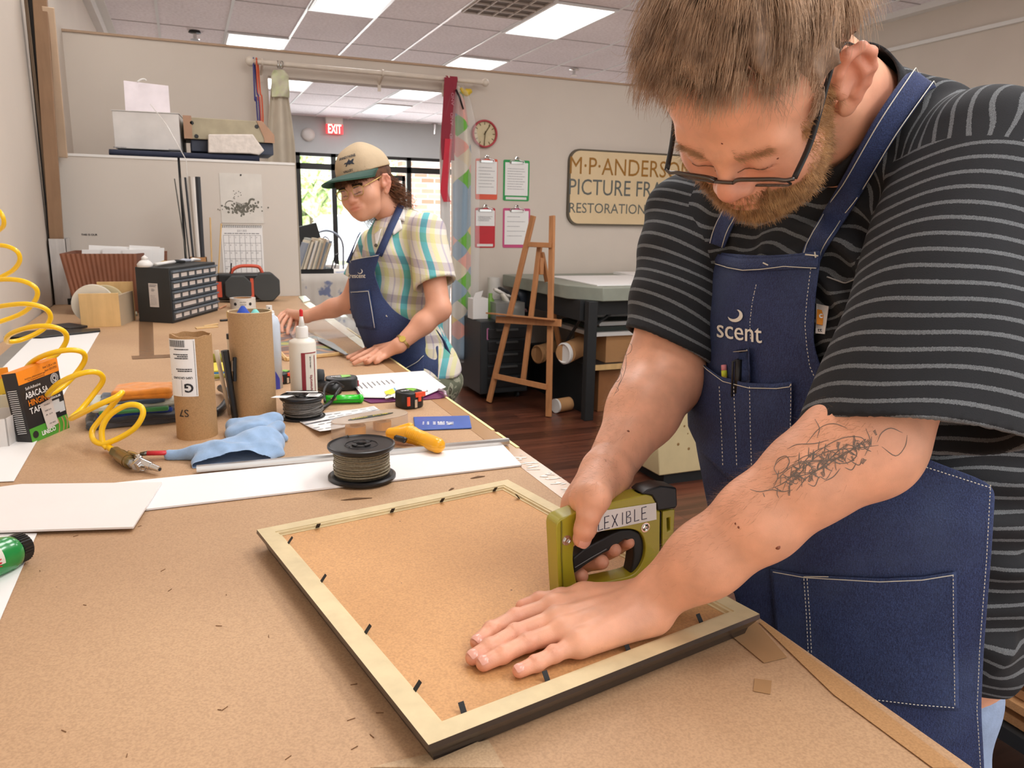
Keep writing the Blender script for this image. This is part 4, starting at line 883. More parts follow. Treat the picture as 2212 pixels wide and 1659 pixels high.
# clutter on top
ztop=zh
def on_org(s,f,h=0):return b+e*wd*s+sdir*f+EZ*(zh-TZ+h)
t=T('spray_nozzle_bottle','small white dispenser bottle on top of the organiser','bottle',on_org(.02,.7));q=on_org(.02,.72);mk('bottle_body',lathe([(.03,0),(.032,.012),(.022,.024),(.012,.03)],16,q),m_white,t,smooth=True);mk('cap',lathe([(.012,.03),(.013,.04),(.006,.046),(0,.05)],12,q),m_white,t,smooth=True)
tag(mk('white_handle_tool',tube([on_org(.05,.45,.012),on_org(.33,.35,.016)],.012,8,flat=.6),m_white,smooth=True),'white plastic handled tool lying on the organiser top','tool')
for i,(s0,s1,f,mm,l) in enumerate(((.2,.45,.6,M('ochre','#A8873C',.5),'ochre strip on the organiser'),(.42,.62,.5,m_blackm,'black pad on the organiser'),(.55,.85,.55,M('cloth_grey','#B7BCC8',.7),'grey-white bundle on the organiser'),(.8,.97,.5,m_white,'white clip at the right end of the organiser top'))):
    tag(mk('small_item',tube([on_org(s0,f,.009),on_org((s0+s1)/2,f+.05,.012),on_org(s1,f-.05,.009)],[.008,.012,.008],7,flat=.7),mm,smooth=True),l,'supplies','odds and ends on the organiser')
# stick holder behind organiser
q=onp(425,640,z=TZ);yv=4.25;px0,px1=onp(411,560,y=yv)[0],onp(447,560,y=yv)[0];zt_=onp(428,556,y=yv)[2]
t=T('stick_holder','small cardboard holder with tall sticks in front of the cabinet seam','holder',((px0+px1)/2,yv+.05,TZ));mk('carton',J(box(px0,px1,yv,yv+.004,TZ,zt_),box(px0,px1,yv+.08,yv+.084,TZ,zt_),box(px0,px0+.004,yv,yv+.084,TZ,zt_),box(px1-.004,px1,yv,yv+.084,TZ,zt_)),m_cardbd,t)
sticks=[((414,600),(377,386),.006,'#4A4A44'),((417,600),(389,384),.007,'#3A3A38'),((424,600),(400,383),.011,'#23272C'),((428,600),(409,381),.010,'#8E8478'),((433,600),(417,383),.016,'#D8D4CE'),((439,600),(427,382),.026,'#22252A')]
for i,(p0,p1,w,cc) in enumerate(sticks):
    a_=onp(*p0,y=yv+.02+.006*i);b_=onp(*p1,y=yv+.06+.006*i);a_[2]=TZ+.003
    tag(mk('thin_moulding',tube([a_,b_],w*.55,6,flat=.5,up=(0,1,0)),M('stick_%d'%i,cc,.5)),['dark thin rod, leftmost of the sticks in the cardboard holder','second dark rod from the left in the cardboard holder','slanted black strip in the cardboard holder','greyish strip between the black and the white stick','white upright strip in the cardboard holder','wide black upright strip, rightmost in the cardboard holder'][i],'stick','sticks in the cardboard holder')
tag(mk('acrylic_rod',tube([np.array([*onp(420,560,y=yv+.06)[:2],TZ+.003]),onp(402,345,y=yv+.1),onp(360,270,y=yv+.16),onp(325,225,y=yv+.2)],.0022,6),M('clear_rod','#E8E4E0',.2,alpha=.6)),'thin pale flexible rod bending up above the cabinet seam','rod')
for (p0,p1,l) in(((455,570),(454,470),'thin wooden dowel standing left of the calendar'),((464,575),(478,483),'thin wooden dowel leaning against the calendar edge')):
    a_=onp(*p0,y=4.45);a_[2]=TZ+.001;b_=onp(*p1,y=4.52);tag(mk('dowel',cyl(a_,b_,.004,8),m_pine),l,'dowel','dowels by the calendar')
# ---------------------------------------------------------------- radio
yv=4.28
def ra_(u,v,y=yv):return onp(u,v,y=y)
t=T('radio','rugged dark work radio with orange handle and stripes','radio',(ra_(540,640)[0],yv+.07,TZ))
def octo(u0,u1,v0,v1,y,ch=.25):
    x0,x1=ra_(u0,v1,y)[0],ra_(u1,v1,y)[0];z0,z1=TZ+.004,ra_((u0+u1)/2,v0,y)[2];c_=(z1-z0)*ch
    return [(x0+c_,y,z0),(x1-c_,y,z0),(x1,y,z0+c_),(x1,y,z1-c_),(x1-c_,y,z1),(x0+c_,y,z1),(x0,y,z1-c_),(x0,y,z0+c_)]
m_rad=M('radio_grey','#3B3E3E',.6,bump=.2,bscale=300)
mk('speaker',prism(octo(487,545,596,645,yv),(0,.1,0)),m_rad,t,bevel=.006);mk('speaker',prism(octo(548,606,590,643,yv+.02),(0,.1,0)),m_rad,t,bevel=.006)
x0,x1=ra_(472,640,yv)[0],ra_(590,640,yv)[0];z1=ra_(540,592,yv)[2]
mk('body',box(x0,x1,yv+.03,yv+.13,TZ+.01,z1),m_black,t,bevel=.012)
m_or=M('radio_orange','#C9543A',.5)
mk('handle',tube(spline([ra_(497,598,yv+.06),ra_(503,583,yv+.06),ra_(520,575,yv+.06),ra_(552,575,yv+.06),ra_(562,580,yv+.06),ra_(568,594,yv+.06)],5),.009,8),m_or,t,smooth=True)
x=ra_(545,620)[0];mk('stripe',box(x-.008,x+.008,yv+.004,yv+.035,TZ+.015,ra_(545,602)[2]),m_or,t)
x=ra_(474,620)[0];mk('stripe',box(x-.012,x+.012,yv+.02,yv+.06,TZ+.03,ra_(474,610)[2]),m_or,t)
mk('antenna',tube([ra_(497,598,yv+.05),ra_(500,568,yv+.05)],.003,6),m_black,t)
# white tape roll
p=tz(526,668);r=.052
a_=tz(498,668);b_=tz(555,668);r=(b_[0]-a_[0])/2;h=onp(526,645,y=p[1])[2]-TZ
cc=np.array([(a_[0]+b_[0])/2,p[1]+r*.6,TZ+.0005])
t=T('tape_roll','white printed packing tape roll lying flat near the radio','tape roll',cc)
mk('tape',ring([(r*.72,0),(r*.72,h),(r,h),(r,0)],44,cc),M('printed_tape','#D8D5CE',.4),t,shade=True);mk('core',ring([(r*.66,.0),(r*.66,h+.0006),(r*.725,h+.0006),(r*.725,0)],44,cc),m_cardbd,t,shade=True)
def wrap(VF,c,r,a0,lift=.0006):
    """bend flat artwork (x,z in metres) round an upright cylinder"""
    V=VF[0];a=a0+V[:,0]/r;rr=r+lift-V[:,1]*0
    return np.stack([c[0]+rr*np.cos(a),c[1]+rr*np.sin(a),c[2]+V[:,2]],1),VF[1]
front=math.atan2(CAM[1]-cc[1],CAM[0]-cc[0])
mk('print',J(wrap(J(text('OPEN FROM',(0,0,h*.68),EX,EZ,.006,.03),text('OTHER SIDE',(0,0,h*.45),EX,EZ,.006,.03),box(-.022,.022,0,0.0001,h*.2,h*.22),box(-.022,.022,0,0.0001,h*.84,h*.86)),cc,r,front),*[wrap(lathe([(.009,0),(.004,.0001),(0,.0001)],5,(x,0,h*.5),(0,-1,0)),cc,r,front) for x in(-.038,.036)]),m_ink,t)
# yellow tape measure small + odds
p=tz(500,690);t=T('yellow_tape_measure','small yellow tape measure beside the tall cardboard tube','tape measure',p);mk('case',cbox(p+(0,0,.02),(.03,.035,.036),rz(.3)),M('yellow_plastic','#E2C32A',.4),t,bevel=.006);mk('strap',tube(spline([p+(-.008,-.01,.005),p+(-.02,-.05,.004),p+(-.05,-.06,.004)],5),.005,6),m_black,t,smooth=True)
for (pts,l) in(([(421,708),(468,704),(472,707),(425,711)],'pale sliver of wood near the organiser, lower of two'),([(440,704),(470,699),(472,701),(442,706)],'pale sliver of wood near the organiser, upper of two')):tag(mk('wood_sliver',slab([tz(u,v,.0008) for u,v in pts],.003),m_pine),l,'wood sliver')
tag(mk('foil_scrap',slab([tz(u,v,.0008) for u,v in((645,642),(660,640),(670,650),(655,654))],.004),M('pale_green_film','#E4F0DC',.2)),'pale glossy scrap of film at the far bench corner','scrap')
tag(mk('paper_scrap',slab([tz(u,v,.0008) for u,v in((287,678),(296,676),(297,682),(288,684))],.008),M('pale_scrap','#C9CDB8',.6)),'tiny pale scrap between the crate and the organiser','scrap')
tag(mk('copper_scrap',tube([tz(474,666,.005),tz(488,660,.006)],.005,6),M('copper_scrap','#D9A07C',.4)),'small copper-coloured scrap by the radio','scrap')
# ---------------------------------------------------------------- glass, artwork, frame before the woman
t=T('framed_artwork','colourful picture in a thin wooden frame before the woman','artwork',tz(690,750))
A=[(598,706),(655,690),(775,770),(612,775)]
P=[tz(*q,.006) for q in((560,714),(634,697),(748,763),(618,776))]
ctr=sum(P)/4
mk('picture',slab([ctr+(q-ctr)*.96 for q in P],.002),M('landscape_art','#8C8A4E',.35,var=.0,scale=5,fn=lambda nt,mp,col,b:f_art(nt,mp)),t) if 'f_art' in globals() else None
def f_art(nt,mp,*a):
    N,L=nt.nodes,nt.links;v=N.new('ShaderNodeTexNoise');v.inputs['Scale'].default_value=8;v.inputs['Detail'].default_value=1;L.new(mp.outputs[0],v.inputs['Vector'])
    cr=N.new('ShaderNodeValToRGB');cr.color_ramp.interpolation='EASE';e=cr.color_ramp.elements;e[0].position=.3;e[0].color=lin('#5C6C84');e[1].position=.7;e[1].color=lin('#B7B45A')
    for p_,c_ in((.42,'#6A4A44'),(.5,'#C98A5A'),(.58,'#4E6E78')):
        q=e.new(p_);q.color=lin(c_)
    L.new(v.outputs[0],cr.inputs[0]);return cr.outputs[0]
mk('picture',slab([ctr+(q-ctr)*.96 for q in P],.002),M('landscape_art','#8C8A4E',.35,fn=f_art),t)
k=[]
for i in range(4):
    a_,b_=P[i],P[(i+1)%4];k.append(bar(a_+(0,0,0),b_+(0,0,0),.012,.014) if 0 else tube([a_,b_],.007,6))
mk('frame_rail',J(*k),m_pine,t)
tag(mk('paint_sheet',slab([tz(u,v,.012) for u,v in((640,726),(706,705),(782,770),(690,776))] if 0 else [tz(u,v,.012) for u,v in((684,728),(720,742),(752,766),(746,768),(688,738))],.003),M('slate_print','#6C6E7C',.3)),'slate grey print with a white edge lying over the artwork','print')
tag(mk('acrylic_sheet',slab([tz(u,v,.02) for u,v in((612,700),(700,668),(738,676),(802,722),(640,742))],.004),M('glass_sheet','#F2F8F8',.02,alpha=.18,var=0)),'clear sheet with bright window reflections under the woman\'s arm','glass')
# ================================================================ picture frame being assembled
FT=TZ+.028
A,B,C,D=[onp(u,v,z=FT) for u,v in((560,1143),(1100,1035),(1637,1328),(918,1612))]
Oc=(A+B+C+D)/4
fe=nrm((B-A)+(C-D));fs=nrm(np.cross(EZ,fe));fw=(np.linalg.norm(B-A)+np.linalg.norm(C-D))/4;fh=(np.linalg.norm(B-C)+np.linalg.norm(A-D))/4
if fs@(A-D)<0:fs=-fs
def fp(a,b,z):return np.array([*(Oc+fe*a+fs*b)[:2],TZ+z])
RW=.027
m_raw=M('raw_frame_wood','#D6C49A',.55,var=.07,fn=lambda a,b,c,d:f_wood(a,b,c,d,.22,(9,9,3)));m_side=M('dark_frame_face','#2E2622',.35,coat=.3)
t=T('picture_frame','large picture frame lying face down on the kraft paper','picture frame',(Oc[0],Oc[1],TZ))
cor=[(-1,1),(1,1),(1,-1),(-1,-1)]
#  profile: (inset, z) lists
top_prof=[(0,.028),(RW*.72,.028),(RW*.74,.0265),(RW*.86,.0265),(RW*.88,.0235),(RW,.0235),(RW,.012),(RW*.3,.012),(.0012,.0265)]
side_prof=[(0,.0278),(.0012,.0264),(RW*.3,.0118),(RW*.9,.0118),(RW*.9,.002),(.016,0),(.010,.002),(.008,.010),(.002,.019),(-.0006,.0225)]
def rail(i,prof):
    (a0,b0),(a1,b1)=cor[i],cor[(i+1)%4];V=[]
    for (a,b) in((a0,b0),(a1,b1)):
        for o,z in prof:V.append(fp(a*(fw-o),b*(fh-o),z))
    n=len(prof);return np.array(V),[(j,(j+1)%n,n+(j+1)%n,n+j) for j in range(n)]+[tuple(range(n))[::-1],tuple(range(n,2*n))]
for i in range(4):
    o=mk('rail',rail(i,top_prof),m_raw,t,label='bare wood back of the rail');mk('outer_face',rail(i,side_prof),m_side,o,label='dark brown outer face')
bw,bh=fw-RW*.86,fh-RW*.86
m_back=M('backing_board','#C5945F',.6,var=.05,scale=5,fn=f_fibre,bump=.08,bscale=12,hex2='#CC9C68')
mk('backing_board',J(slab([fp(-bw,bh,.0185),fp(bw,bh,.0185),fp(bw,-bh,.0185),fp(-bw,-bh,.0185)],.004)),m_back,t)
def toab(u,v):
    p=onp(u,v,z=FT)-Oc;return p@fe,p@fs
tabs=[(680,1128),(840,1096),(945,1073),(1058,1050),(1144,1066),(618,1168),(683,1252),(774,1364),(880,1488),(1003,1532),(1187,1466),(1362,1400),(1523,1342)]
for (u,v) in tabs:
    a,b=toab(u,v);da,db=fw-abs(a),fh-abs(b)
    if da<db:a=math.copysign(fw-RW*1.0,a);d=np.array([math.copysign(1,a),0])
    else:b=math.copysign(fh-RW*1.0,b);d=np.array([0,math.copysign(1,b)])
    n=np.array([-d[1],d[0]]);c=np.array([a,b])-d*.001;w=.0029;l=.0085
    P=[fp(*(c+n*w+d*.002),.0232),fp(*(c-n*w+d*.002),.0232),fp(*(c-n*w-d*l*.5),.0310),fp(*(c+n*w-d*l*.5),.0310)]
    mk('retaining_tab',prism(P,(0,0,.0008)),m_blackm,t)
# ---------------------------------------------------------------- long bar and objects by the board
a=tz(425,1018,.0045);b=tz(1098,957,.0045);z=nrm(b-a);s=nrm(np.cross(z,EZ))
pr=[(-.008,0),(-.008,.009),(-.005,.009),(-.005,.004),(-.001,.004),(-.001,.0105),(.006,.0105),(.008,.006),(.008,0)]
V=[e_+s*q+EZ*r_ for e_ in(a,b) for q,r_ in pr];n=len(pr)
tag(mk('aluminium_bar',(np.array(V),[(j,(j+1)%n,n+(j+1)%n,n+j) for j in range(n)]+[tuple(range(n)),tuple(range(n,2*n))]),M('aluminium','#D5D3CF',.28,metal=.85,var=.02)),'long grooved aluminium bar lying behind the white board','metal bar')
def up(uc,vf,vt,wpx,h0=0.0):
    """upright round thing: front foot pixel, top-centre pixel row, width in pixels"""
    p=tz(uc,vf,h0);d=((p-CAM)@RC)[2];r=wpx/2*d/F_PX
    hd=nrm([p[0]-CAM[0],p[1]-CAM[1],0]);c=p+hd*r
    lo,hi=c[2],c[2]+1
    for _ in range(40):
        m_=(lo+hi)/2
        if proj(np.array([c[0],c[1],m_]))[0,1]>vt:lo=m_
        else:hi=m_
    return c,r,lo-c[2]
def spool(uc,vf,vt,w,label,seed,mess,h0):
    c,r,h=up(uc,vf,vt,w,h0);t=T('wire_spool',label,'wire spool',c)
    m_fl=M('spool_black','#1B1B1D',.32,var=.1)
    mk('lower_flange',lathe([(r*.14,0),(r,0),(r*1.0,.004),(r*.93,.006),(r*.90,.0045),(r*.14,.0045)],56,c),m_fl,t,shade=True)
    hc=c+EZ*(h-.006);
    mk('upper_flange',ring([(r*.14,-.002),(r*.97,-.002),(r,.001),(r*.99,.005),(r*.95,.006),(r*.92,.0035),(r*.50,.0035),(r*.49,.0045),(r*.47,.0045),(r*.46,.003),(r*.29,.003),(r*.28,.0055),(r*.16,.0055),(r*.14,.003)],64,hc),m_fl,t,shade=True)
    mk('hub',J(ring([(r*.13,.0),(r*.13,h-.003),(r*.17,h-.003),(r*.17,0)],30,c)),m_fl,t)
    k=[]
    for q in range(4):
        a_=q*1.57+.5;k.append(cbox(hc+np.array([math.cos(a_)*r*.24,math.sin(a_)*r*.24,.0045]),(.010,.006,.003),rz(a_+1.57)))
    k+= [cbox(hc+np.array([math.cos(a_)*r*.42,math.sin(a_)*r*.42,.0036]),(.012,.004,.001),rz(a_+1.57)) for a_ in(.9,3.3)]
    mk('slots',J(*k),M('slot_black','#08080A',.6),t)
    rg=np.random.default_rng(seed);wr=.0011;P=[];nt_=int((h-.016)/(wr*2.05));rad=r*.80
    th=np.arange(0,nt_*24+1)/24*2*math.pi
    zz=c[2]+.0065+wr+(h-.016-2*wr)*th/th[-1];rr=rad+.0015*np.sin(th*.37+rg.uniform(0,6))*mess+.0006*np.sin(th*2.3);zz=zz+mess*.0012*np.sin(th*.61)
    P=np.stack([c[0]+rr*np.cos(th),c[1]+rr*np.sin(th),np.clip(zz,c[2]+.006,c[2]+h-.010)],1)
    m_wire=M('braided_wire' if mess<1.5 else 'grey_wire','#A39A84' if mess<1.5 else '#8B8884',.38,metal=.75,var=.2,scale=300,bump=.5,bscale=900)
    k=[tube(P,wr,5),lathe([(rad*.985,.006),(rad*.985,h-.01)],48,c)]
    if mess>1.5:
        for q in range(7):
            a0=rg.uniform(-2.6,-.6);s_=np.linspace(0,1,14);aa=a0+s_*1.6;k.append(tube(np.stack([c[0]+(rad+.002+.004*np.sin(s_*3.14))*np.cos(aa),c[1]+(rad+.002+.004*np.sin(s_*3.14))*np.sin(aa),c[2]+.012+(h-.03)*(rg.uniform(0,.6)+.35*s_)],1),wr,5))
    mk('wire',J(*k),m_wire,t,smooth=True)
    if mess<1.5:mk('wire_end',tube([hc+np.array([-.012,r*.9,.004]),hc+np.array([-.016,r*.78,.010])],.0009,5),M('braided_wire','#A39A84'),t)
    return t,c,r,h,hc
spool(783,1054,957,150,'front wire spool with black flanges standing on the white board',1,1,.0045)
t,c,r,h,hc=spool(655,913,853,97,'rear spool of grey wire with paper labels behind the blue cloth',2,2.2,0)
rd=rays((655,853))[0];ex=nrm([RC[0,0],RC[1,0],0]);ey=np.cross(EZ,ex)
mk('paper_label',J(plate(rrect(.030,.028,.003),hc+ex*r*.55-ey*.004+EZ*.0065,ex,ey,.0006)),m_paper,t)
mk('paper_label',plate([(-.04,-.012),(.0,-.004),(-.012,-.03),(-.046,-.03)],hc-ex*r*.3-ey*.006+EZ*.0065,ex,ey,.0006),m_paper,t)
mk('paper_label',plate([(-.044,.018),(.03,.022),(.03,.031),(-.042,.026)],hc+EZ*.0075,ex,ey,.0006),m_paper,t)
mk('label_print',lines(hc+ex*r*.55+EZ*.0075+ey*.004,ex,ey,.022,4,.005,.0016,.0002,3),m_ink,t)
# ---------------------------------------------------------------- cardboard tubes
def paper_tube(uc,vf,vt,w,label,torn,seed,inner):
    c,r,h=up(uc,vf,vt,w);t=T('cardboard_tube',label,'cardboard tube',c);n=72;rg=np.random.default_rng(seed)
    V=[];F=[]
    a=np.linspace(0,2*math.pi,n,endpoint=False)
    sq=1+ (.0 if not torn else -.05)*np.cos(2*a+.6)
    top=h+(.0012*np.sin(a*7+seed)+ (torn*.004*np.maximum(0,np.cos(a-3.6))**6 ))
    for rr,zz in((r,0*a),(r,top),(r-.0028,top),(r-.0028,0*a)):
        V.append(np.stack([c[0]+rr*sq*np.cos(a),c[1]+rr*sq*np.sin(a),c[2]+zz],1))
    V=np.concatenate(V)
    for k in range(4):
        for i in range(n):F.append((k*n+i,k*n+(i+1)%n,((k+1)%4)*n+(i+1)%n,((k+1)%4)*n+i))
    mk('tube',(V,F),M('tube_card_%d'%seed,'#B18C60' if torn else '#B5936A',.62,var=.05,scale=5,fn=f_fibre),t,shade=True)
    mk('rim',ring([(r-.0029,-.0006),(r+.0001,-.0006),(r+.0001,.0009),(r-.0029,.0009)],n,(c[0],c[1],c[2]+h)),M('raw_card_edge','#D9C19A',.8),t) if not torn else None
    return t,c,r,h
t,c,r,h=paper_tube(428,951,722,88,'shorter torn cardboard tube with a shipping label',1,1,0)
front=math.atan2(CAM[1]-c[1],CAM[0]-c[0]);fa=front-.50
def wl(*vf,lift=.0006):return wrap(J(*vf),c,r*1.045,fa,lift)
lw,lh=.058,.118;lz=h-.004-lh
g=np.array([[(x,0,z) for x in np.linspace(-lw/2,lw/2,14)] for z in(lz,lz+lh)]);V,F=gridmesh(g)
mk('shipping_label',wl((V,F)),m_paper,t,solid=.0004,label='white shipping label printed upside down')
R180=ry(math.pi)
def inv(VF,x,z):V=np.asarray(VF[0])*np.array([-1,1,-1]);return V+np.array([x,0,z]),VF[1]
hx=lambda a_,b_,z:box(a_,b_,0,.0001,z-.0004,z+.0004)
pr=[hx(-lw/2+.002,lw/2-.002,lz+.034),hx(-lw/2+.002,lw/2-.002,lz+.044),hx(-lw/2+.002,lw/2-.002,lz+.096),box(-.002,-.0014,0,.0001,lz+.002,lz+.034),box(lw/2-.003,lw/2-.0024,0,.0001,lz+.002,lz+.115)]
for i in range(26):pr.append(box(-.026+i*.0014,-.026+i*.0014+.0005+.0005*((i*7)%3>1),0,.0001,lz+.102,lz+.116))
pr.append(inv(text('G',(0,0,0),EX,EZ,.018,bold=.03),.012,lz+.018))
pr.append(inv(text('USPS GROUND',(0,0,0),EX,EZ,.0045,.040,bold=.02),.0,lz+.039))
for (x,z,s_) in((.004,.058,'SHIP TO THE SHOP'),(.004,.054,'BENCH WORKSHOP'),(-.002,.088,'FROM 700 MAIN ST'),(-.002,.084,'LOWER LEVEL'),(-.002,.080,'UNIT 2 ROAD'),(.0,.0985,'ZONE 1')):
    pr.append(inv(lines((0,0,0),EX,EZ,.032,1,.004,.0022,.0003,int(z*1e4)),x,lz+z))
mk('label_print',wl(*pr,lift=.0014),m_ink,t)
mk('pen_mark',wrap(inv(text('S7',(0,0,0),EX,EZ,.016,bold=.0),0,lz-.035),c,r*1.045,fa-.05,.0012),m_ink,t)
tag(mk('tissue',el and lathe([(r*.6,0),(r*.55,.02),(0,.03)],14,c+EZ*(h-.05)),M('pink_tissue','#C9A8A4',.7),smooth=True),'pinkish tissue stuffed inside the shorter cardboard tube','tissue')
t,c,r,h=paper_tube(552,903,672,91,'taller plain cardboard tube holding blue and teal cloth',0,2,1)
for (dx,dy,s_,hz,mm,l) in((-.014,-.004,.6,.012,M('royal_blue_cloth','#2447A8',.8),'royal blue cloth tip poking out of the taller tube'),(.012,.002,.42,.004,M('teal_cloth','#7CCFC9',.8),'teal cloth tip beside the blue one in the taller tube')):
    q=c+ex*dx+ey*dy+EZ*(h-.05);tag(mk('rag',lathe([(r*s_,0),(r*s_,.03),(r*s_*.55,.044),(r*.08,.05+hz),(0,.05+hz)],9,q),mm,smooth=True),l,'cloth')
# black tool and handles between tubes
a=tz(508,905);hd=nrm([a[0],a[1],0]);a=a+hd*.01
def upz(p,v):
    lo,hi=p[2],p[2]+1
    for _ in range(40):
        m_=(lo+hi)/2
        if proj(np.array([p[0],p[1],m_]))[0,1]>v:lo=m_
        else:hi=m_
    return np.array([p[0],p[1],lo])
b=upz(a,757)-ex*.014
t=T('black_cutter','black long-nosed tool standing upright between the two tubes','tool',a)
mk('blade_body',tube([a,a*.45+b*.55],[.010,.011],6,flat=.7),m_black,t,bevel=.001);mk('handle',tube([a*.5+b*.5,b],[.011,.013],6,flat=.7),m_black,t,bevel=.001)
mk('spring',tube([a*.3+b*.7+ex*.010,a*.15+b*.85+ex*.014],.0035,8),m_steel,t);mk('lever',tube([a*.45+b*.55+ex*.012,a*.1+b*.9+ex*.02],.004,6),m_dark,t)
q=a+hd*.03-ex*.012;tag(mk('brush_handle',tube([q,upz(q,757)-ex*.022],[.006,.009],8,flat=.6),M('ivory_plastic','#DCCDB4',.4),smooth=True),'ivory flat handle leaning behind the black tool','brush')
q=a+hd*.05+ex*.004;qq=upz(q,732)-ex*.004
t=T('marker','pale marker with a black cap leaning by the taller tube','marker',q);mk('barrel',tube([q,qq],.008,12),M('ivory_plastic','#DCCDB4'),t,shade=True);mk('cap_end',tube([qq,qq+EZ*.012],.0085,12),m_black,t,shade=True)
q=a+hd*.07+ex*.004;tag(mk('wooden_stick',tube([q,upz(q,703)],.005,6),m_pine),'pale wooden stick rising left of the taller tube','stick')
# olive tool behind, book with stripes
t=T('olive_point_driver','olive point driver lying behind the upright black tool','tool',tz(480,790))
mk('body',tube([tz(455,775,.02),tz(512,768,.02)],.019,10,flat=.8),M('olive_paint','#8F8A2E',.35),t,smooth=True);mk('magazine',tube([tz(455,815,.01),tz(512,808,.01)],.007,8),MATS['olive_paint'],t)
for i,(mm,l) in enumerate(((M('stripe_white','#E4E1D8',.5),'white card under the olive tool'),(M('stripe_blue','#2F7BBF',.5),'blue card between the tubes'),(M('stripe_yellow','#E2D04A',.5),'yellow card above the blue one between the tubes'))):
    tag(mk('colour_card',slab([tz(460,812-i*4,.001+.0045*i),tz(500,810-i*4,.001+.0045*i),tz(502,792-i*4,.001+.0045*i),tz(462,794-i*4,.001+.0045*i)],.004),mm),l,'card')
tag(mk('black_cord_tool',tube(spline([tz(462,895,.01),tz(480,880,.012),tz(492,862,.02),tz(488,845,.02),tz(476,838,.015)],5),.009,8),m_black,smooth=True),'black lump of a tool seen between the two tubes at the bench','tool')
# spray can
c,r,h=up(590,842,690,42);t=T('spray_can','white aerosol can with blue corner behind the taller tube','spray can',c)
mk('can',lathe([(r,0),(r,h*.93),(r*.8,h*1.02),(r*.5,h*1.06),(r*.5,h*1.09),(0,h*1.09)],32,c),M('white_can','#C8D3E0',.25,var=.03),t,smooth=True)
mk('nozzle',J(lathe([(r*.48,h*1.09),(r*.48,h*1.12),(r*.3,h*1.13),(r*.3,h*1.2),(0,h*1.2)],14,c)),m_white,t);mk('nozzle_hole',cyl(c+EZ*h*1.165-hd*r*.28,c+EZ*h*1.165-hd*r*.33,.0018,8),m_ink,t)
fr=math.atan2(CAM[1]-c[1],CAM[0]-c[0])
g=np.array([[(x,0,z) for x in np.linspace(.008,.02,6)] for z in(0.0,.02,.045)]);g[0,:,2]=.0;g[2,:,2]=np.linspace(.05,.028,6)
mk('blue_band',wrap(gridmesh(g),c,r,fr,.0006),M('can_blue','#3B3F9E',.4),t)
# glue bottle
c,r,h=up(659,886,735,57);hB=h
t=T('glue_bottle','white squeeze glue bottle with red-tipped nozzle and maroon label','bottle',c)
m_tr=M('milky_plastic','#E4E0D4',.35,var=.02,sss=.0)
mk('bottle',lathe([(r*.94,0),(r,.004),(r,h*.97),(r*.93,h*1.0),(r*.6,h*1.03),(r*.42,h*1.04),(r*.42,h*1.06),(0,h*1.06)],36,c),m_tr,t,smooth=True)
o=mk('cap',lathe([(r*.46,h*1.045),(r*.46,h*1.19),(r*.40,h*1.205),(0,h*1.205)],28,c),m_white,t,shade=True)
mk('nozzle',lathe([(r*.24,h*1.20),(r*.10,h*1.38),(0,h*1.38)],16,c),m_white,t,smooth=True)
mk('red_tip',lathe([(r*.13,h*1.35),(r*.13,h*1.44),(r*.06,h*1.455),(0,h*1.455)],14,c),M('red_tip','#D3232B',.4),t,shade=True)
fr=math.atan2(CAM[1]-c[1],CAM[0]-c[0])+.25
def wb(*vf,lift=.0006):return wrap(J(*vf),c,r,fr,lift)
def cg(x0,x1,z0,z1,n=8):return gridmesh(np.array([[(x,0,z) for x in np.linspace(x0,x1,n)] for z in(z0,z1)]))
m_mar=M('maroon','#8C2630',.5)
mk('label',wb(cg(-.012,.028,h*.14,h*.84)),M('label_cream','#DDD8CC',.5),t)
mk('label_band',wb(cg(-.012,-.003,h*.2,h*.83),cg(-.012,.028,h*.83,h*.845),cg(.020,.0225,h*.2,h*.8),cg(-.02,.028,h*.13,h*.145),lift=.0011),m_mar,t)
rot=lambda VF,x,z:(np.stack([-VF[0][:,2]+x,VF[0][:,1]*0,VF[0][:,0]+z],1),VF[1])
mk('label_text',wb(rot(text('Frameworks',(0,0,0),EX,EZ,.008,.045,bold=.02),.009,h*.38),lift=.0013),m_mar,t)
mk('small_text',wb(rot(text('1·800·ALL·GLUE',(0,0,0),EX,EZ,.003,.028,bold=.03),.009,h*.7),lift=.0013),m_ink,t)
# ---------------------------------------------------------------- folded cloth stack
def clothy(fn,lo,hi,h,name,mat,parent=None,label=None,cat=None,group=None):
    V,F=poly(fn,lo,hi,h);return mk(name,(V,F),mat,parent,smooth=True,label=label,cat=cat,group=group)
def rbox(p,c,s,R_,r):
    q=np.abs((p-c)@R_)-(np.asarray(s)-r);return n2(np.maximum(q,0))+np.minimum(q.max(1),0)-r
def wav(p,f,a,ph=0):return a*(np.sin(p[:,0]*f+ph+2*np.sin(p[:,1]*f*.6+ph))*np.sin(p[:,1]*f*.8+1.3*ph+1.5*np.sin(p[:,2]*f)))
def cm_(name,c1,c2=None):
    def f(nt,mp,col,b):
        N,L=nt.nodes,nt.links;w=N.new('ShaderNodeTexWave');w.inputs['Scale'].default_value=260;w.inputs['Distortion'].default_value=2;L.new(mp.outputs[0],w.inputs[0])
        bp=N.new('ShaderNodeBump');bp.inputs['Strength'].default_value=.35;bp.inputs['Distance'].default_value=.002;L.new(w.outputs['Fac'],bp.inputs['Height']);L.new(bp.outputs[0],b.inputs['Normal'])
        mx=N.new('ShaderNodeMix');mx.data_type='RGBA';mx.blend_type='MULTIPLY';mx.inputs[0].default_value=.25;L.new(col,mx.inputs[6]);L.new(w.outputs['Color'],mx.inputs[7]);return mx.outputs[2]
    return M(name,c1,.95,var=.10,scale=60,sheen=.4,fn=f)
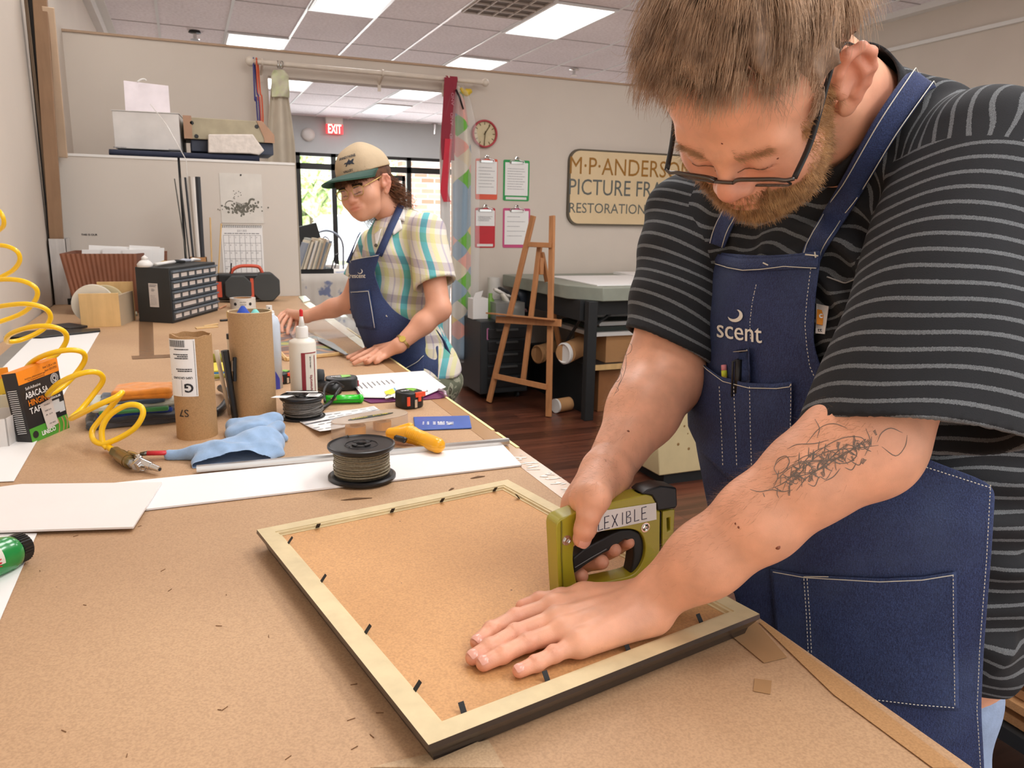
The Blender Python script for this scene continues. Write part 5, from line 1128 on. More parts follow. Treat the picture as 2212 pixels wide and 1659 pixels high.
cc0=(tz(190,925)+tz(395,915))/2;hd=nrm([cc0[0],cc0[1],0]);cc0=cc0+hd*.050+EZ*0;wd=np.linalg.norm(tz(190,925)-tz(395,915))/2
specs=[('dark grey','#4A4C52',.0,.0085,1.02,.0,.02),('black','#303238',.013,.0055,.92,.006,-.05),('cobalt blue','#2549A8',.023,.0055,.80,.0,.06),('green','#3E8A4C',.032,.0045,.72,.003,-.04),('cream white','#CFD3C6',.038,.0085,.96,.000,.08),('dark teal','#33475A',.050,.004,.68,.002,-.04),('orange','#F0942A',.056,.0120,.64,.018,-.10)]
for i,(nm,cl,z0,th,w_,dx,ro) in enumerate(specs):
    if i==6:c=cc0+np.array([.022,-.006,z0+th])
    else:c=cc0+np.array([dx+.003*math.sin(i*2),.004*math.cos(i*3),z0+th])
    R_=rz(ro+.06);sz=(wd*w_,.062*(1-.05*(i%3)) if i<6 else .046,th)
    def fn(p,c=c,R_=R_,sz=sz,i=i):
        d=rbox(p,c+EZ*(.0),sz,R_,min(.0095,sz[2]*.99))
        q=(p-c)@R_;sl_=.0022 if i<6 else .003
        return d+wav(p,55,.0016,i)+wav(p,120,.0007,i*2)+np.exp(-((q[:,2]-.001*np.sin(q[:,0]*40))/.0009)**2)*.0016
    clothy(fn,c-np.array([wd*1.1,.09,.02]),c+np.array([wd*1.1,.09,.022]),.0022,'folded_cloth',cm_('cloth_'+nm.replace(' ','_'),cl),label={0:'dark grey folded cloth at the bottom of the stack',1:'black folded cloth just above the bottom grey one',2:'cobalt blue folded cloth in the middle of the stack',3:'green folded cloth between the blue and the white',4:'cream white folded cloth hanging over the stack front',5:'thin dark teal cloth right under the orange one',6:'bright orange folded cloth on top of the stack'}[i],cat='cloth',group='folded cloths in the stack')
# ---------------------------------------------------------------- blue cloth
zc_=TZ
pc=lambda u,v,h=0.:tz(u,v,h)
bl=[(pc(370,984,.007),pc(470,972,.020),.010,.020),(pc(470,972,.018),pc(575,945,.024),.021,.022),(pc(540,955,.026),pc(600,922,.030),.015,.013),(pc(505,922,.014),pc(590,908,.020),.016,.018),(pc(425,1000,.004),pc(520,1002,.005),.008,.008),(pc(590,940,.006),pc(612,948,.006),.012,.009),(pc(530,988,.012),pc(592,958,.014),.014,.014)]
eb=[(pc(480,1000,.004),(.050,.016,.012)),(pc(540,996,.004),(.045,.018,.014)),(pc(580,984,.004),(.030,.018,.014)),(pc(515,992,.006),(.045,.022,.018)),(pc(575,975,.008),(.035,.020,.022)),(pc(485,985,.010),(.055,.026,.022)),(pc(555,965,.012),(.050,.030,.030)),(pc(545,930,.008),(.055,.032,.026))]
def fblue(p):
    d=None
    for a_,b_,r1,r2 in bl:
        e_=rc(p*np.array([1,1,1.1]),a_*np.array([1,1,1.1]),b_*np.array([1,1,1.1]),r1,r2);d=e_ if d is None else sm(d,e_,.014)
    for c_,r_ in eb:d=sm(d,el(p,c_,r_,rz(.25)),.012)
    ax=nrm(bl[1][1]-bl[0][0]);s_=(p-bl[0][0])@np.cross(EZ,ax);l_=(p-bl[0][0])@ax;zz=p[:,2]
    d=d+.0030*np.abs(np.sin(s_*62+l_*22+1.2*np.sin(l_*20)))-.0022+.0018*np.sin(l_*55-s_*60+zz*60)+.0006*np.sin(l_*180+s_*90)
    return np.maximum(d,TZ+.0006-p[:,2])
clothy(fblue,pc(340,1010)-(.03,.03,.002),np.array([pc(625,940)[0]+.03,pc(505,900)[1]+.08,TZ+.085]),.0022,'microfibre_cloth',cm_('blue_microfibre','#9DBFE6'),label='crumpled light blue microfibre cloth before the cardboard tubes',cat='cloth')
# pliers handle
t=T('pliers','red-handled pliers half hidden under the blue cloth','pliers',tz(340,978))
a,b=tz(280,984,.012),tz(318,979,.014);mk('grip',tube([tz(318,979,.014),tz(372,978,.012)],.0085,8,flat=.5),m_red,t,smooth=True,label='red grip');mk('jaw',tube([b,a*.4+b*.6],[.0085,.007],8,flat=.5),M('dark_steel','#5A574E',.25,metal=.9),t,smooth=True)
# ---------------------------------------------------------------- air line
hosepx=[(-45,440),(-10,450),(6,468),(6,490),(-18,505),(-60,520),(-75,545),(-45,540),(0,530),(33,540),(43,560),(30,582),(0,600),(-45,625),(-70,632),(-45,612),(0,604),(45,606),(76,621),(79,643),(55,672),(15,690),(-25,700),(-50,690),(-20,668),(20,659),(62,657),(98,667),(109,687),(92,712),(50,733),(16,738),(22,722),(65,707),(108,705),(138,716),(143,737),(122,766),(88,785),(58,796),(75,778),(110,763),(150,756),(178,761),(183,778),(165,806),(135,836),(103,853),(122,832),(152,815),(188,804),(214,806),(222,822),(203,850),(175,884),(153,904),(176,893),(212,875),(250,858),(264,848),(247,870),(215,908),(199,932),(205,953),(232,957),(285,930),(308,898),(303,878),(275,875),(238,896),(221,925),(222,955),(232,968)]
ph=[0]*len(hosepx)
tips=[6,14,23,31,39,47,55]   # left tips
P=[];nH=len(hosepx);dend=((tz(232,966,.012)-CAM)@RC)[2]
for i,(u,v) in enumerate(hosepx):
    # phase within the coil: left tip -> crest -> next left tip
    k0=max([0]+[q for q in tips if q<=i]);k1=min([q for q in tips if q>i]+[63]);f=(i-k0)/max(1,(k1-k0))
    d=dend+.50*max(0,(62-i)/62)**1.2
    d+=-.035*math.sin(2*math.pi*f) if i<63 else 0
    p=at(u,v,d);
    if p[2]<TZ+.006:p=tz(u,v,.006)
    P.append(p)
P=spline(P,6)
hr=.0056
t=T('air_hose','yellow coiled air hose hanging down to the bench','hose',P[-1])
mk('hose',tube(P,hr,10),M('yellow_hose','#FBCB12',.28,var=.02,coat=.3),t,smooth=True)
a=tz(229,962,.012);b=tz(243,972,.012)
mk('spring_guard',tube(spline([a+(b-a)*s_+ (0,0,0) for s_ in np.linspace(0,1.1,5)],3),.0062,10),MATS['yellow_hose'],t,smooth=True)
mk('ferrule',tube([b,tz(248,976,.012)],.006,12),m_steel,t)
m_brass=M('brass','#8F7A4E',.3,metal=.9,var=.1)
a=tz(248,976,.013);b=tz(283,1000,.013)
t=T('blow_gun','chrome air blow gun with brass coupler on the hose end','air tool',a-EZ*.013)
z=b-a
mk('coupler',J(cyl(a,a+z*.35,.011,6),cyl(a+z*.35,a+z*.85,.0125,24),cyl(a+z*.85,a+z*.97,.0115,24)),m_brass,t,shade=True)
mk('nipple',J(cyl(b,b+z*.30,.0065,16),cyl(b-z*.1,b+z*.08,.0085,6)),m_steel,t)
e1=b+z*.30;e2=tz(305,999,.016);e3=tz(328,1008,.013);e4=tz(345,1014,.011)
mk('gun_body',J(tube([e1-z*.05+ (0,-.004,-.002),e2],[.0095,.0095],14),tube([e2-(e3-e2)*.3,e3],[.009,.0075],14),tube([e3,e4],[.0062,.005],14)),m_chrome,t,smooth=False,shade=True)
mk('nozzle_bore',tube([e4,e4+(e4-e3)*.02],.0032,12),m_ink,t)
mk('trigger',tube(spline([e2+(0,0,.008),tz(298,985,.026),tz(288,980,.024),tz(278,978,.02)],4),.004,8),m_chrome,t,smooth=True)
mk('hanging_hook',tube(spline([tz(322,1008,.006),tz(312,1016,.004),tz(298,1016,.004),tz(291,1011,.005)],4),.0015,6),m_chrome,t,smooth=True)
# ---------------------------------------------------------------- tape boxes at the left
def quadbox(name,label,cat,base,tops,depth,mat,lean_=.15):
    b0,b1=tz(*base[0]),tz(*base[1]);e_=nrm(b1-b0);bk=nrm(np.cross(EZ,e_))
    if bk@(b0-CAM)<0:bk=-bk
    u_=nrm(EZ+bk*lean_);n_=nrm(np.cross(e_,u_));TL,TR=onplane(tops,b0,n_)
    if n_@(CAM-b0)<0:n_=-n_
    return b0,b1,TL,TR,n_
b0,b1,TL,TR,n_=quadbox('','','',((70,958),(150,924)),[(33,806),(122,773)],.03,None)
dq=-n_*.030
t=T('tape_box','black orange and green hinging tape carton leaning behind the hose','box',(b0+b1)/2)
Q=lambda s_,w_,l=0.0:(b0*(1-s_)+b1*s_)*(1-w_)+(TL*(1-s_)+TR*s_)*w_+n_*l
m_bk=M('carton_black','#262324',.4);m_ob=M('carton_orange','#F08C1E',.4);m_gr=M('carton_green','#4F9A34',.4)
mk('carton',J(([b0,b1,TR,TL,b0+dq,b1+dq,TR+dq,TL+dq],[(0,1,2,3),(7,6,5,4),(0,4,5,1),(2,6,7,3),(1,5,6,2),(0,3,7,4)])),m_bk,t)
qd=lambda s0,s1,w0,w1,l=.0006:(np.array([Q(s0,w0,l),Q(s1,w0,l),Q(s1,w1,l),Q(s0,w1,l)]),[(0,1,2,3)])
mk('orange_band',J(qd(0,1,.82,1)),m_ob,t);mk('green_band',J(qd(0,1,0,.20)),m_gr,t)
mk('top_flap',([TL,TR,TR+dq,TL+dq],[(0,1,2,3)]),m_ob,t,solid=.0008)
exq=nrm(b1-b0);eyq=nrm(TL-b0-exq*((TL-b0)@exq))
def tq(s_,x,y,h_,w_,mat,name='lettering',bold=.0,l=.0012):
    V,F=text2d(s_,bold);V=V.copy();V[:,0]-=(V[:,0].min()+V[:,0].max())/2;V[:,1]-=(V[:,1].min()+V[:,1].max())/2;V[:,0]*=w_/(V[:,0].max()-V[:,0].min());V[:,1]*=h_/.72
    return mk(name,(np.array([Q(x+a_,y+b_,l) for a_,b_ in V[:,:2]]),F),mat,t)
tq('ABACA.SA',.36,.65,.085,.56,m_paper,bold=.01);tq('HINGING',.38,.54,.085,.52,m_ob,bold=.01);tq('TAPE',.28,.43,.085,.36,m_paper,bold=.01)
tq('Self-Adhesive',.3,.745,.04,.36,m_paper);tq('LINECO',.45,.08,.06,.36,m_paper,bold=.03);tq('abaca.sa',.78,.50,.04,.26,m_paper,bold=.02)
tq('Size 1.25 x 130',.78,.94,.03,.34,m_bk);tq('Item 533-0755',.80,.89,.03,.3,m_bk);tq('Acid-free, adhesive-backed tape',.40,.87,.025,.5,m_bk);tq('For hinging and mending',.42,.84,.022,.4,m_bk)
sealp=[];c_=(.84,.74)
for rr in(.10,.075):
    sealp.append((np.array([Q(c_[0]+k_*math.cos(a_),c_[1]+k_*.72*math.sin(a_),.0012) for a_ in np.linspace(0,2*math.pi,29)[:-1] for k_ in(rr,rr-.008)]),[(2*i,(2*i+2)%56,(2*i+3)%56,2*i+1) for i in range(28)]))
mk('seal',J(*sealp),m_paper,t);tq('Q',.84,.74,.07,.09,m_paper)
mk('receipt_sticker',(np.array([Q(.42,.10,.0018),Q(.72,.13,.0018),Q(.66,.50,.0018),Q(.36,.47,.0018)]),[(0,1,2,3)]),M('sticker','#CFC4BC',.5),t,solid=.0004)
for k_,(x,y,s_) in enumerate(((.52,.44,'MEASURED BY'),(.52,.36,'08/24'),(.53,.30,'R 1/1'),(.57,.17,'MY REG'))):tq(s_,x,y,.02,.16,m_ink,'sticker_print',l=.0026)
mk('paper_patches',J(qd(.68,.86,.28,.45,.0008),qd(.82,.97,.26,.40,.001)),M('patch_grey','#C6C6C4',.6),t)
mk('side_text',J(*[(np.array([TL*w_+b0*(1-w_)+dq*s0-(n_*0)+nrm(np.cross(n_,eyq))*0 - exq*.0006 for (s0,w_) in((.2,w0),(.85,w0),(.85,w0+.008),(.2,w0+.008))]),[(0,1,2,3)]) for w0 in np.linspace(.15,.75,22)]),m_paper,t)
c_=(.12,.10);mk('bird_emblem',(np.array([Q(c_[0]+.07*math.cos(a_),c_[1]+.05*math.sin(a_),.0012) for a_ in np.linspace(0,2*math.pi,17)[:-1]]),[tuple(range(16))]),m_bk,t)
mk('wavy_stripes',J(*[(np.array([Q(x0+.05*math.sin(w_*14)+k_,w_,.001) for w_ in np.linspace(.0,.19,8) for k_ in(0,.03)]),[(2*i,2*i+1,2*i+3,2*i+2) for i in range(7)]) for x0 in(.68,.8,.9)]),M('stripe_tan','#B98A5A',.5),t)
# yellow carton behind
b0,b1,TL,TR,n_=quadbox('','','',((-90,965),(75,925)),[(-110,822),(50,790)],.03,None)
off=-n_*.055
b0,b1,TL,TR=b0+off,b1+off,TL+off,TR+off;dq=-n_*.03
t=T('tape_box','yellow hinging tape carton behind the black one, cut by the photo edge','box',(b0+b1)/2)
mk('carton',([b0,b1,TR,TL,b0+dq,b1+dq,TR+dq,TL+dq],[(0,1,2,3),(7,6,5,4),(0,4,5,1),(2,6,7,3),(1,5,6,2),(0,3,7,4)]),M('carton_yellow','#DDB93A',.4),t)
mk('orange_band',J(qd(0,1,.84,1)),m_ob,t)
tq('Lineco Hinging Tape',.7,.55,.07,.6,MATS['brown_ink'])
tag(mk('clear_packet',cbox(Q(.86,.30,.012),(.05,.006,.08),rz(.35)),M('clear_packet','#E9E6D8',.15,alpha=.55),bevel=.002),'clear sleeve with green base between the tray and the yellow carton','packet')
# white tray
a,b,c_=tz(-70,975),tz(20,966),tz(60,940);zt_=upz(b,905)[2]
t=T('white_tray','white cut-down carton at the left edge holding tape packets','tray',(a+b)/2)
bk=nrm(c_-b)*.11
mk('front_wall',prism([a,b,upz(b,905),np.array([a[0],a[1],zt_])],nrm(c_-b)*.002),M('white_carton','#D8D4D0'),t)
mk('side_wall',prism([b,b+bk,np.array([*(b+bk)[:2],zt_]),np.array([b[0],b[1],zt_])],nrm(a-b)*.002),M('white_carton','#D8D4D0'),t)
mk('tray_floor',prism([a,b,b+bk,a+bk],(0,0,.002)),M('white_carton','#D8D4D0'),t)
mk('back_wall',prism([a+bk,b+bk,np.array([*(b+bk)[:2],zt_+.0]),np.array([*(a+bk)[:2],zt_])],nrm(c_-b)*-.002),M('white_carton','#D8D4D0'),t)
# ---------------------------------------------------------------- green bottle lying
a=tz(-70,1225,.028);b=tz(30,1185,.024)
z=nrm(b-a);L_=np.linalg.norm(b-a)
t=T('green_bottle','green squeeze bottle with black ribbed cap lying on white paper','bottle',a-EZ*.028)
R0=.0235
mk('bottle',lathe([(0,-.02),(R0,-.02),(R0,L_-.022),(R0*.97,L_-.018),(R0,L_-.014),(R0*.9,L_-.004),(R0*.75,L_),(0,L_)],36,a-EZ*.003,z),M('bottle_green','#138A3C',.25,coat=.4),t,smooth=True)
mk('cap',J(*[cbox(b-EZ*.002+z*.006+ (math.cos(k_)*np.cross(z,EZ)+math.sin(k_)*nrm(np.cross(np.cross(z,EZ),z)))*R0*.76,(.003,.003,.014),basis(z)) for k_ in np.linspace(0,2*math.pi,30)[:-1]],lathe([(R0*.78,-.002),(R0*.78,.014),(R0*.7,.016),(0,.016)],30,b-EZ*.002,z)),m_black,t)
sx_=nrm(np.cross(z,EZ));
if sx_@(CAM-a)<0:sx_=-sx_
uu=nrm(sx_*.75+EZ*.65);c_=b-z*.034-EZ*.002
vv=nrm(np.cross(z,uu));
def onb(V,lift=.0008):
    # x along bottle, y around
    return np.array([c_+z*p[0]+ (uu*math.cos(p[1]/R0)+vv*math.sin(p[1]/R0))*(R0+lift) for p in V])
g=np.array([[(x,y) for y in np.linspace(-.018,.018,12)] for x in(-.05,.0)]);mk('label',(onb(g.reshape(-1,2)),gridmesh(np.zeros((2,12,3)))[1]),M('label_cream','#DDD8CC'),t)
V,F=text2d('Weldbond',.02);mk('label_text',(onb([(y*.016-.012,-x*.016*.6) for x,y,_ in V],.0014),F),m_red,t)
V,F=text2d('GLUE ALL',.02);mk('label_text',(onb([(y*.013-.032,-x*.013*.6) for x,y,_ in V],.0014),F),m_ink,t)
mk('small_knob',lathe([(.006,0),(.006,.012),(0,.014)],12,b-z*.03+nrm(np.cross(sx_,z))*0+EZ*R0*.85),m_blackm,t)
# ---------------------------------------------------------------- centre-right items
# green knife
a,b=tz(700,863,.012),tz(776,861,.012);t=T('utility_knife','bright green rounded utility knife near the rear spool','knife',(a+b)/2-EZ*.012)
mk('body',tube([a,b],[.0125,.0125],14,flat=.85),M('lime_plastic','#22C322',.3,coat=.3),t,smooth=True);mk('end_cap',lathe([(.0125,0),(.010,.008),(.004,.011),(0,.0115)],14,b,b-a),MATS['lime_plastic'],t,smooth=True);mk('groove',tube([a+(0,-.0125,-.0),b+(0,-.0125,0)],.0012,5),M('dark_green_line','#157A15',.5),t)
mk('slide',cbox(a*.75+b*.25+(0,-.0125,.003),(.014,.004,.006)),M('tan_slide','#A88A5C',.4),t)
# tape measures
def tmeasure(u,v,w,h_,hgt,label,rot,redface,sc=1):
    c=tz(u,v);t=T('tape_measure',label,'tape measure',c,'black tape measures');R_=rz(rot);pl=[tuple(p) for p in rrect(w,h_,min(w,h_)*.36,6)]
    V,F=prism([(x,y,0) for x,y in pl],(0,0,hgt));mk('case',tr((V,F),c+EZ*.0005,R_),m_black,t,bevel=.004)
    V,F=lathe([(h_*.36,0),(h_*.34,.002),(0,.002)],28);mk('face_badge',tr((V,F),c+EZ*hgt,R_),M('badge_dark','#2A3230',.3),t)
    V,F=prism([(.0,-h_*.28,0),(w*.3,-h_*.1,0),(w*.28,h_*.2,0),(.0,h_*.28,0)],(0,0,.0008));mk('green_patch',tr((V,F),c+EZ*(hgt+.0021),R_),M('badge_green','#7FC043',.4),t)
    V,F=text2d('MAX',.02);mk('lettering',tr((V*.012,F),c+R_@np.array([-w*.17,0,0])+EZ*(hgt+.0022),R_),m_paper,t)
    if redface:
        mk('lock_lever',tr(J(box(-w*.05,w*.42,-h_*.54,-h_*.44,hgt*.72,hgt*1.02),box(w*.06,w*.2,-h_*.56,-h_*.5,hgt*.45,hgt*.8)),c,R_),M('red_orange','#E8502E',.4),t,bevel=.001)
        mk('side_patch',tr(box(-w*.42,-w*.3,-h_*.505,-h_*.45,hgt*.25,hgt*.8),c,R_),M('red_orange','#E8502E'),t)
        mk('tape_hook',tr(J(box(-w*.12,w*.0,-h_*.56,-h_*.5,hgt*.1,hgt*.6)),c,R_),m_chrome,t)
    else:mk('lock_lever',tr(box(w*.46,w*.53,-h_*.2,h_*.1,hgt*.2,hgt*.7),c,R_),M('dull_red','#A8333A',.4),t)
    return t,c,R_
tmeasure(738,841,.085,.06,.034,'large black tape measure with a green badge beside the papers',-.08,0)
t,c,R_=tmeasure(884,878,.062,.062,.040,'smaller black tape measure with a red lever on the bench edge',.35,1)
tag(mk('chrome_clip',tube([c+(.03,.03,.03),c+(.055,.025,.03)],.005,8,flat=.5),m_chrome,smooth=True),'chrome clip sticking out behind the smaller tape measure','clip')
tmeasure(612,826,.06,.05,.030,'black tape measure with red and green parts behind the glue bottle',.5,1)
t=T('wrist_strap','black looped strap drooping over the green knife','strap',tz(700,860))
mk('strap',J(tube(spline([tz(742,835,.02),tz(725,825,.04),tz(708,830,.04),tz(700,845,.03),tz(702,868,.014)],6),.0035,6),tube(spline([tz(735,838,.03),tz(727,850,.035),tz(715,868,.016),tz(700,880,.006),tz(694,885,.005)],6),[.0035]*12+[.005]*9+[.0062]*4,6)),m_black,t,smooth=True)
mk('pouch',tube([tz(690,832,.02),tz(728,842,.02)],.018,8,flat=.9),m_black,t,smooth=True);mk('knob',lathe([(.012,0),(.014,.03),(.012,.045),(0,.048)],14,tz(691,835,.015)),M('rubber_grey','#3A3D40',.7),t,smooth=True)
# clipboard with papers
Pp=[tz(*q,.0065) for q in((750,813),(914,803),(962,833),(920,860),(784,860))]
Pp=[tz(*q,.0065) for q in((751,814),(914,803),(961,838),(905,861),(785,859))]
t=T('bench_clipboard','plum clipboard with highlighted printed sheets lying on the bench','clipboard',tz(860,840))
mk('board',slab([tz(*q,.0005) for q in((775,862),(770,845),(955,840),(968,857),(950,862),(800,872))],.003),M('plum_plastic','#6A1E56',.35),t,bevel=.001)
for i in range(2):mk('sheet',slab([p+EZ*(.0012*i)+np.array([.004*i,.003*i,0]) for p in Pp],.001),m_paper,t)
bx_=Pp[0]+EZ*.003
exp_=nrm(tz(797,858)-tz(757,815));eyp=-nrm(np.cross(exp_,EZ));eyp=eyp if eyp@(Pp[1]-Pp[0])<0 else -eyp
c0=tz(800,833,.0095)
k=[]
for i in range(9):
    cpt=tz(768+i*10,836-i*1.4,.0098);k.append(lines(cpt,nrm(tz(797,858)-tz(757,815)),nrm(Pp[1]-Pp[0]),.09-.004*i,1,.01,.003,.0002,i))
mk('printed_rows',J(*k),m_greyink,t)
mk('yellow_highlight',slab([tz(u,v,.0098) for u,v in((830,846),(848,839),(855,848),(836,855))],.0002),M('highlight','#EEE84A',.5),t);mk('blue_highlight',slab([tz(u,v,.0098) for u,v in((850,838),(853,837),(859,847),(857,848))],.0002),M('highlight_blue','#7FB4CC',.5),t)
mk('clip',J(tube([tz(832,861,.009),tz(850,857,.012)],.004,6),tube(spline([tz(832,858,.012),tz(838,852,.018),tz(846,855,.014)],4),.0015,5)),m_chrome,t)
tag(mk('binder_clip',J(tube(spline([tz(948,842,.01),tz(960,846,.014),tz(962,854,.01)],4),.004,6)),M('mauve_clip','#B9A6B4',.3,metal=.4),smooth=True),'mauve metal clip at the far corner of the papers','clip')
# receipt
g=[];
for i in range(8):
    s_=i/7;L1=tz(632+(692-632)*s_,902+(945-902)*s_);R1=tz(808+(832-808)*s_,880+(897-880)*s_);row=[]
    for j in range(10):
        q=j/9;p=L1*(1-q)+R1*q;row.append(p+EZ*(.0015+.012*(1-q)**3*s_*s_+.010*(q>.8)*(q-.8)))
    g.append(row)
t=T('receipt','printed paper slip curling beside the rear spool','paper',tz(725,910));g=np.array(g);mk('sheet',gridmesh(g),m_paper,t,smooth=True,solid=.0005)
k=[]
for i in range(1,7):
    for j in range(9):
        if (i*5+j*3)%4==0:continue
        a_,b_=g[i,j],g[i,j+1];dn=(g[min(i+1,7),j]-g[i,j]);n0=len(k);k.append((np.array([a_+(b_-a_)*.1+EZ*.001,a_+(b_-a_)*.85+EZ*.001,a_+(b_-a_)*.85+dn*.14+EZ*.001,a_+(b_-a_)*.1+dn*.14+EZ*.001]),[(0,1,2,3)]))
a_,b_=g[3,1],g[3,8];k.append((np.array([g[3,0]+EZ*.001,g[3,9]+EZ*.001,g[3,9]+(g[4,9]-g[3,9])*.25+EZ*.001,g[3,0]+(g[4,0]-g[3,0])*.25+EZ*.001]),[(0,1,2,3)]))
mk('print',J(*k),m_greyink,t)
# tape gun
cL,cR=tz(735,950),tz(872,925)
t=T('tape_gun','tape gun with a smoky clear cover and yellow handle','tape gun',(cL+cR)/2)
ax=nrm(cR-cL);sy=np.cross(EZ,ax);mid=(cL+cR)/2+sy*.012;Lh=np.linalg.norm(cR-cL)/2+.012
out=[]
for k_ in np.linspace(0,2*math.pi,41)[:-1]:
    x=Lh*math.copysign(abs(math.cos(k_))**.75,math.cos(k_));y=(.036+.006*math.cos(k_))*math.copysign(abs(math.sin(k_))**.8,math.sin(k_));out.append(mid+ax*x+sy*y)
m_cov=M('smoky_clear','#CDB9A4',.15,alpha=.62,var=.02)
mk('cover_top',slab([p+EZ*.034 for p in out],.003),m_cov,t,bevel=.002)
V,F=prism(out,(0,0,.034));mk('cover_wall',(V+EZ*.001,F[2:]),M('clear_wall','#D8C6B0',.1,alpha=.35,var=0),t,smooth=True)
V=[mid+ax*(.055*math.cos(k_))-sy*.006+sy*(.008*math.sin(k_))+EZ*.0376 for k_ in np.linspace(0,2*math.pi,25)[:-1]]
mk('badge',slab(V,.0006),M('badge_green_dark','#2E3B30',.4),t)
mk('lettering',J(text('SCOTCH',mid-ax*.028-sy*.006+EZ*.0384,ax,sy,.007,.036,bold=.02),text('ATG 700',mid+ax*.022-sy*.006+EZ*.0384,ax,sy,.007,.038,bold=.02)),M('badge_yellow','#E0C840',.5),t)
mk('inner_roll',J(ring([(.012,.004),(.012,.022),(.022,.022),(.022,.004)],24,mid-ax*.035),ring([(.010,.004),(.010,.022),(.02,.022),(.02,.004)],24,mid+ax*.03)),M('inner_yellow','#F0A41E',.4),t)
m_yel=M('gun_yellow','#F6AE12',.3,var=.02,coat=.3)
h0=tz(845,936,.022);h1=tz(885,938,.024);h2=tz(945,962,.020)
def fgun(p):
    d=rc(p,h0,h1,.012,.016);d=sm(d,rc(p,h1,h2,.0165,.0155),.01);d=sm(d,rc(p,tz(848,932,.02),tz(885,922,.03),.008,.009),.006)
    l=(p-h1)@nrm(h2-h1);rib=np.where((l>.004)&(l<.050),.0007*np.cos(l*2*math.pi/.0052),0);zz=(p-(h1+h2)/2)[:,2]
    d=d+rib+.0012*np.exp(-((zz+.002)/.0009)**2);return np.maximum(d,TZ+.001-p[:,2])
clothy(fgun,np.minimum(h0,h2)-.05,np.maximum(h0,h2)+.05,.0015,'handle',m_yel,t)
mk('trigger',tube(spline([tz(856,946,.026),tz(872,950,.028),tz(876,952,.027)],3),.0065,8),m_black,t,smooth=True)
# blue packet
o=mk('blade_packet',slab([tz(u,v,.001) for u,v in((893,903),(1014,900),(1019,926),(897,931))],.003),M('packet_blue','#3F62B0',.3,var=.1),bevel=.001);tag(o,'long blue plastic packet with white print at the bench edge','packet')
ep=nrm(tz(1019,926)-tz(1014,900));eu=nrm(tz(893,903)-tz(1014,900))
t=o
def pk(s_,u,v,h_,w_):mk('lettering',text(s_,tz(u,v,.0046),-np.cross(ep,EZ)*0+ep*-1,-eu*-1*1,h_,w_,bold=.02,lift=.0),m_paper,t)
exq_=-ep;eyq_=np.cross(EZ,exq_)
for s_,u,h_,w_ in(('MAT',972,.016,.026),('KNIFE',953,.016,.028),('100 BLADES',938,.006,.026),('double edge',925,.006,.026),('for framers',914,.005,.026)):
    mk('lettering',text(s_,tz(u,914,.0046),exq_,eyq_,h_,w_,bold=.02,lift=.0002),m_paper,o)
tag(mk('brown_smudge',slab([tz(u,v,.0047) for u,v in((905,983),(925,975),(955,973),(958,978),(935,987),(915,990))],.0003),M('smudge','#D9B49A',.8)),'brownish smudge on the white board below the yellow handle','stain') if 0 else None
# ================================================================ people: shared materials
def f_skin(nt,mp,col,b):
    N,L=nt.nodes,nt.links;a=N.new('ShaderNodeAttribute');a.attribute_name='red';mx=N.new('ShaderNodeMix');mx.data_type='RGBA'
    L.new(a.outputs['Fac'],mx.inputs[0]);L.new(col,mx.inputs[6]);mx.inputs[7].default_value=lin('#CF7B68')
    n=N.new('ShaderNodeTexVoronoi');n.inputs['Scale'].default_value=55;L.new(mp.outputs[0],n.inputs['Vector']);c=N.new('ShaderNodeMath');c.operation='LESS_THAN';c.inputs[1].default_value=.028;L.new(n.outputs['Distance'],c.inputs[0])
    c2=N.new('ShaderNodeMath');c2.operation='MULTIPLY';c2.inputs[1].default_value=.35;L.new(c.outputs[0],c2.inputs[0])
    m2=N.new('ShaderNodeMix');m2.data_type='RGBA';L.new(c2.outputs[0],m2.inputs[0]);L.new(mx.outputs[2],m2.inputs[6]);m2.inputs[7].default_value=lin('#9A5A40')
    # fine skin relief
    v=N.new('ShaderNodeTexVoronoi');v.inputs['Scale'].default_value=700;L.new(mp.outputs[0],v.inputs['Vector']);bp=N.new('ShaderNodeBump');bp.inputs['Strength'].default_value=.12;bp.inputs['Distance'].default_value=.0006;L.new(v.outputs['Distance'],bp.inputs['Height']);L.new(bp.outputs[0],b.inputs['Normal'])
    return m2.outputs[2]
m_skin=M('skin','#DEA586',.45,var=.09,scale=34,hex2='#E4A888',sss=.12,fn=f_skin)
m_skin2=M('skin_fair','#D9A083',.5,var=.05,scale=20,sss=.08,fn=f_skin)
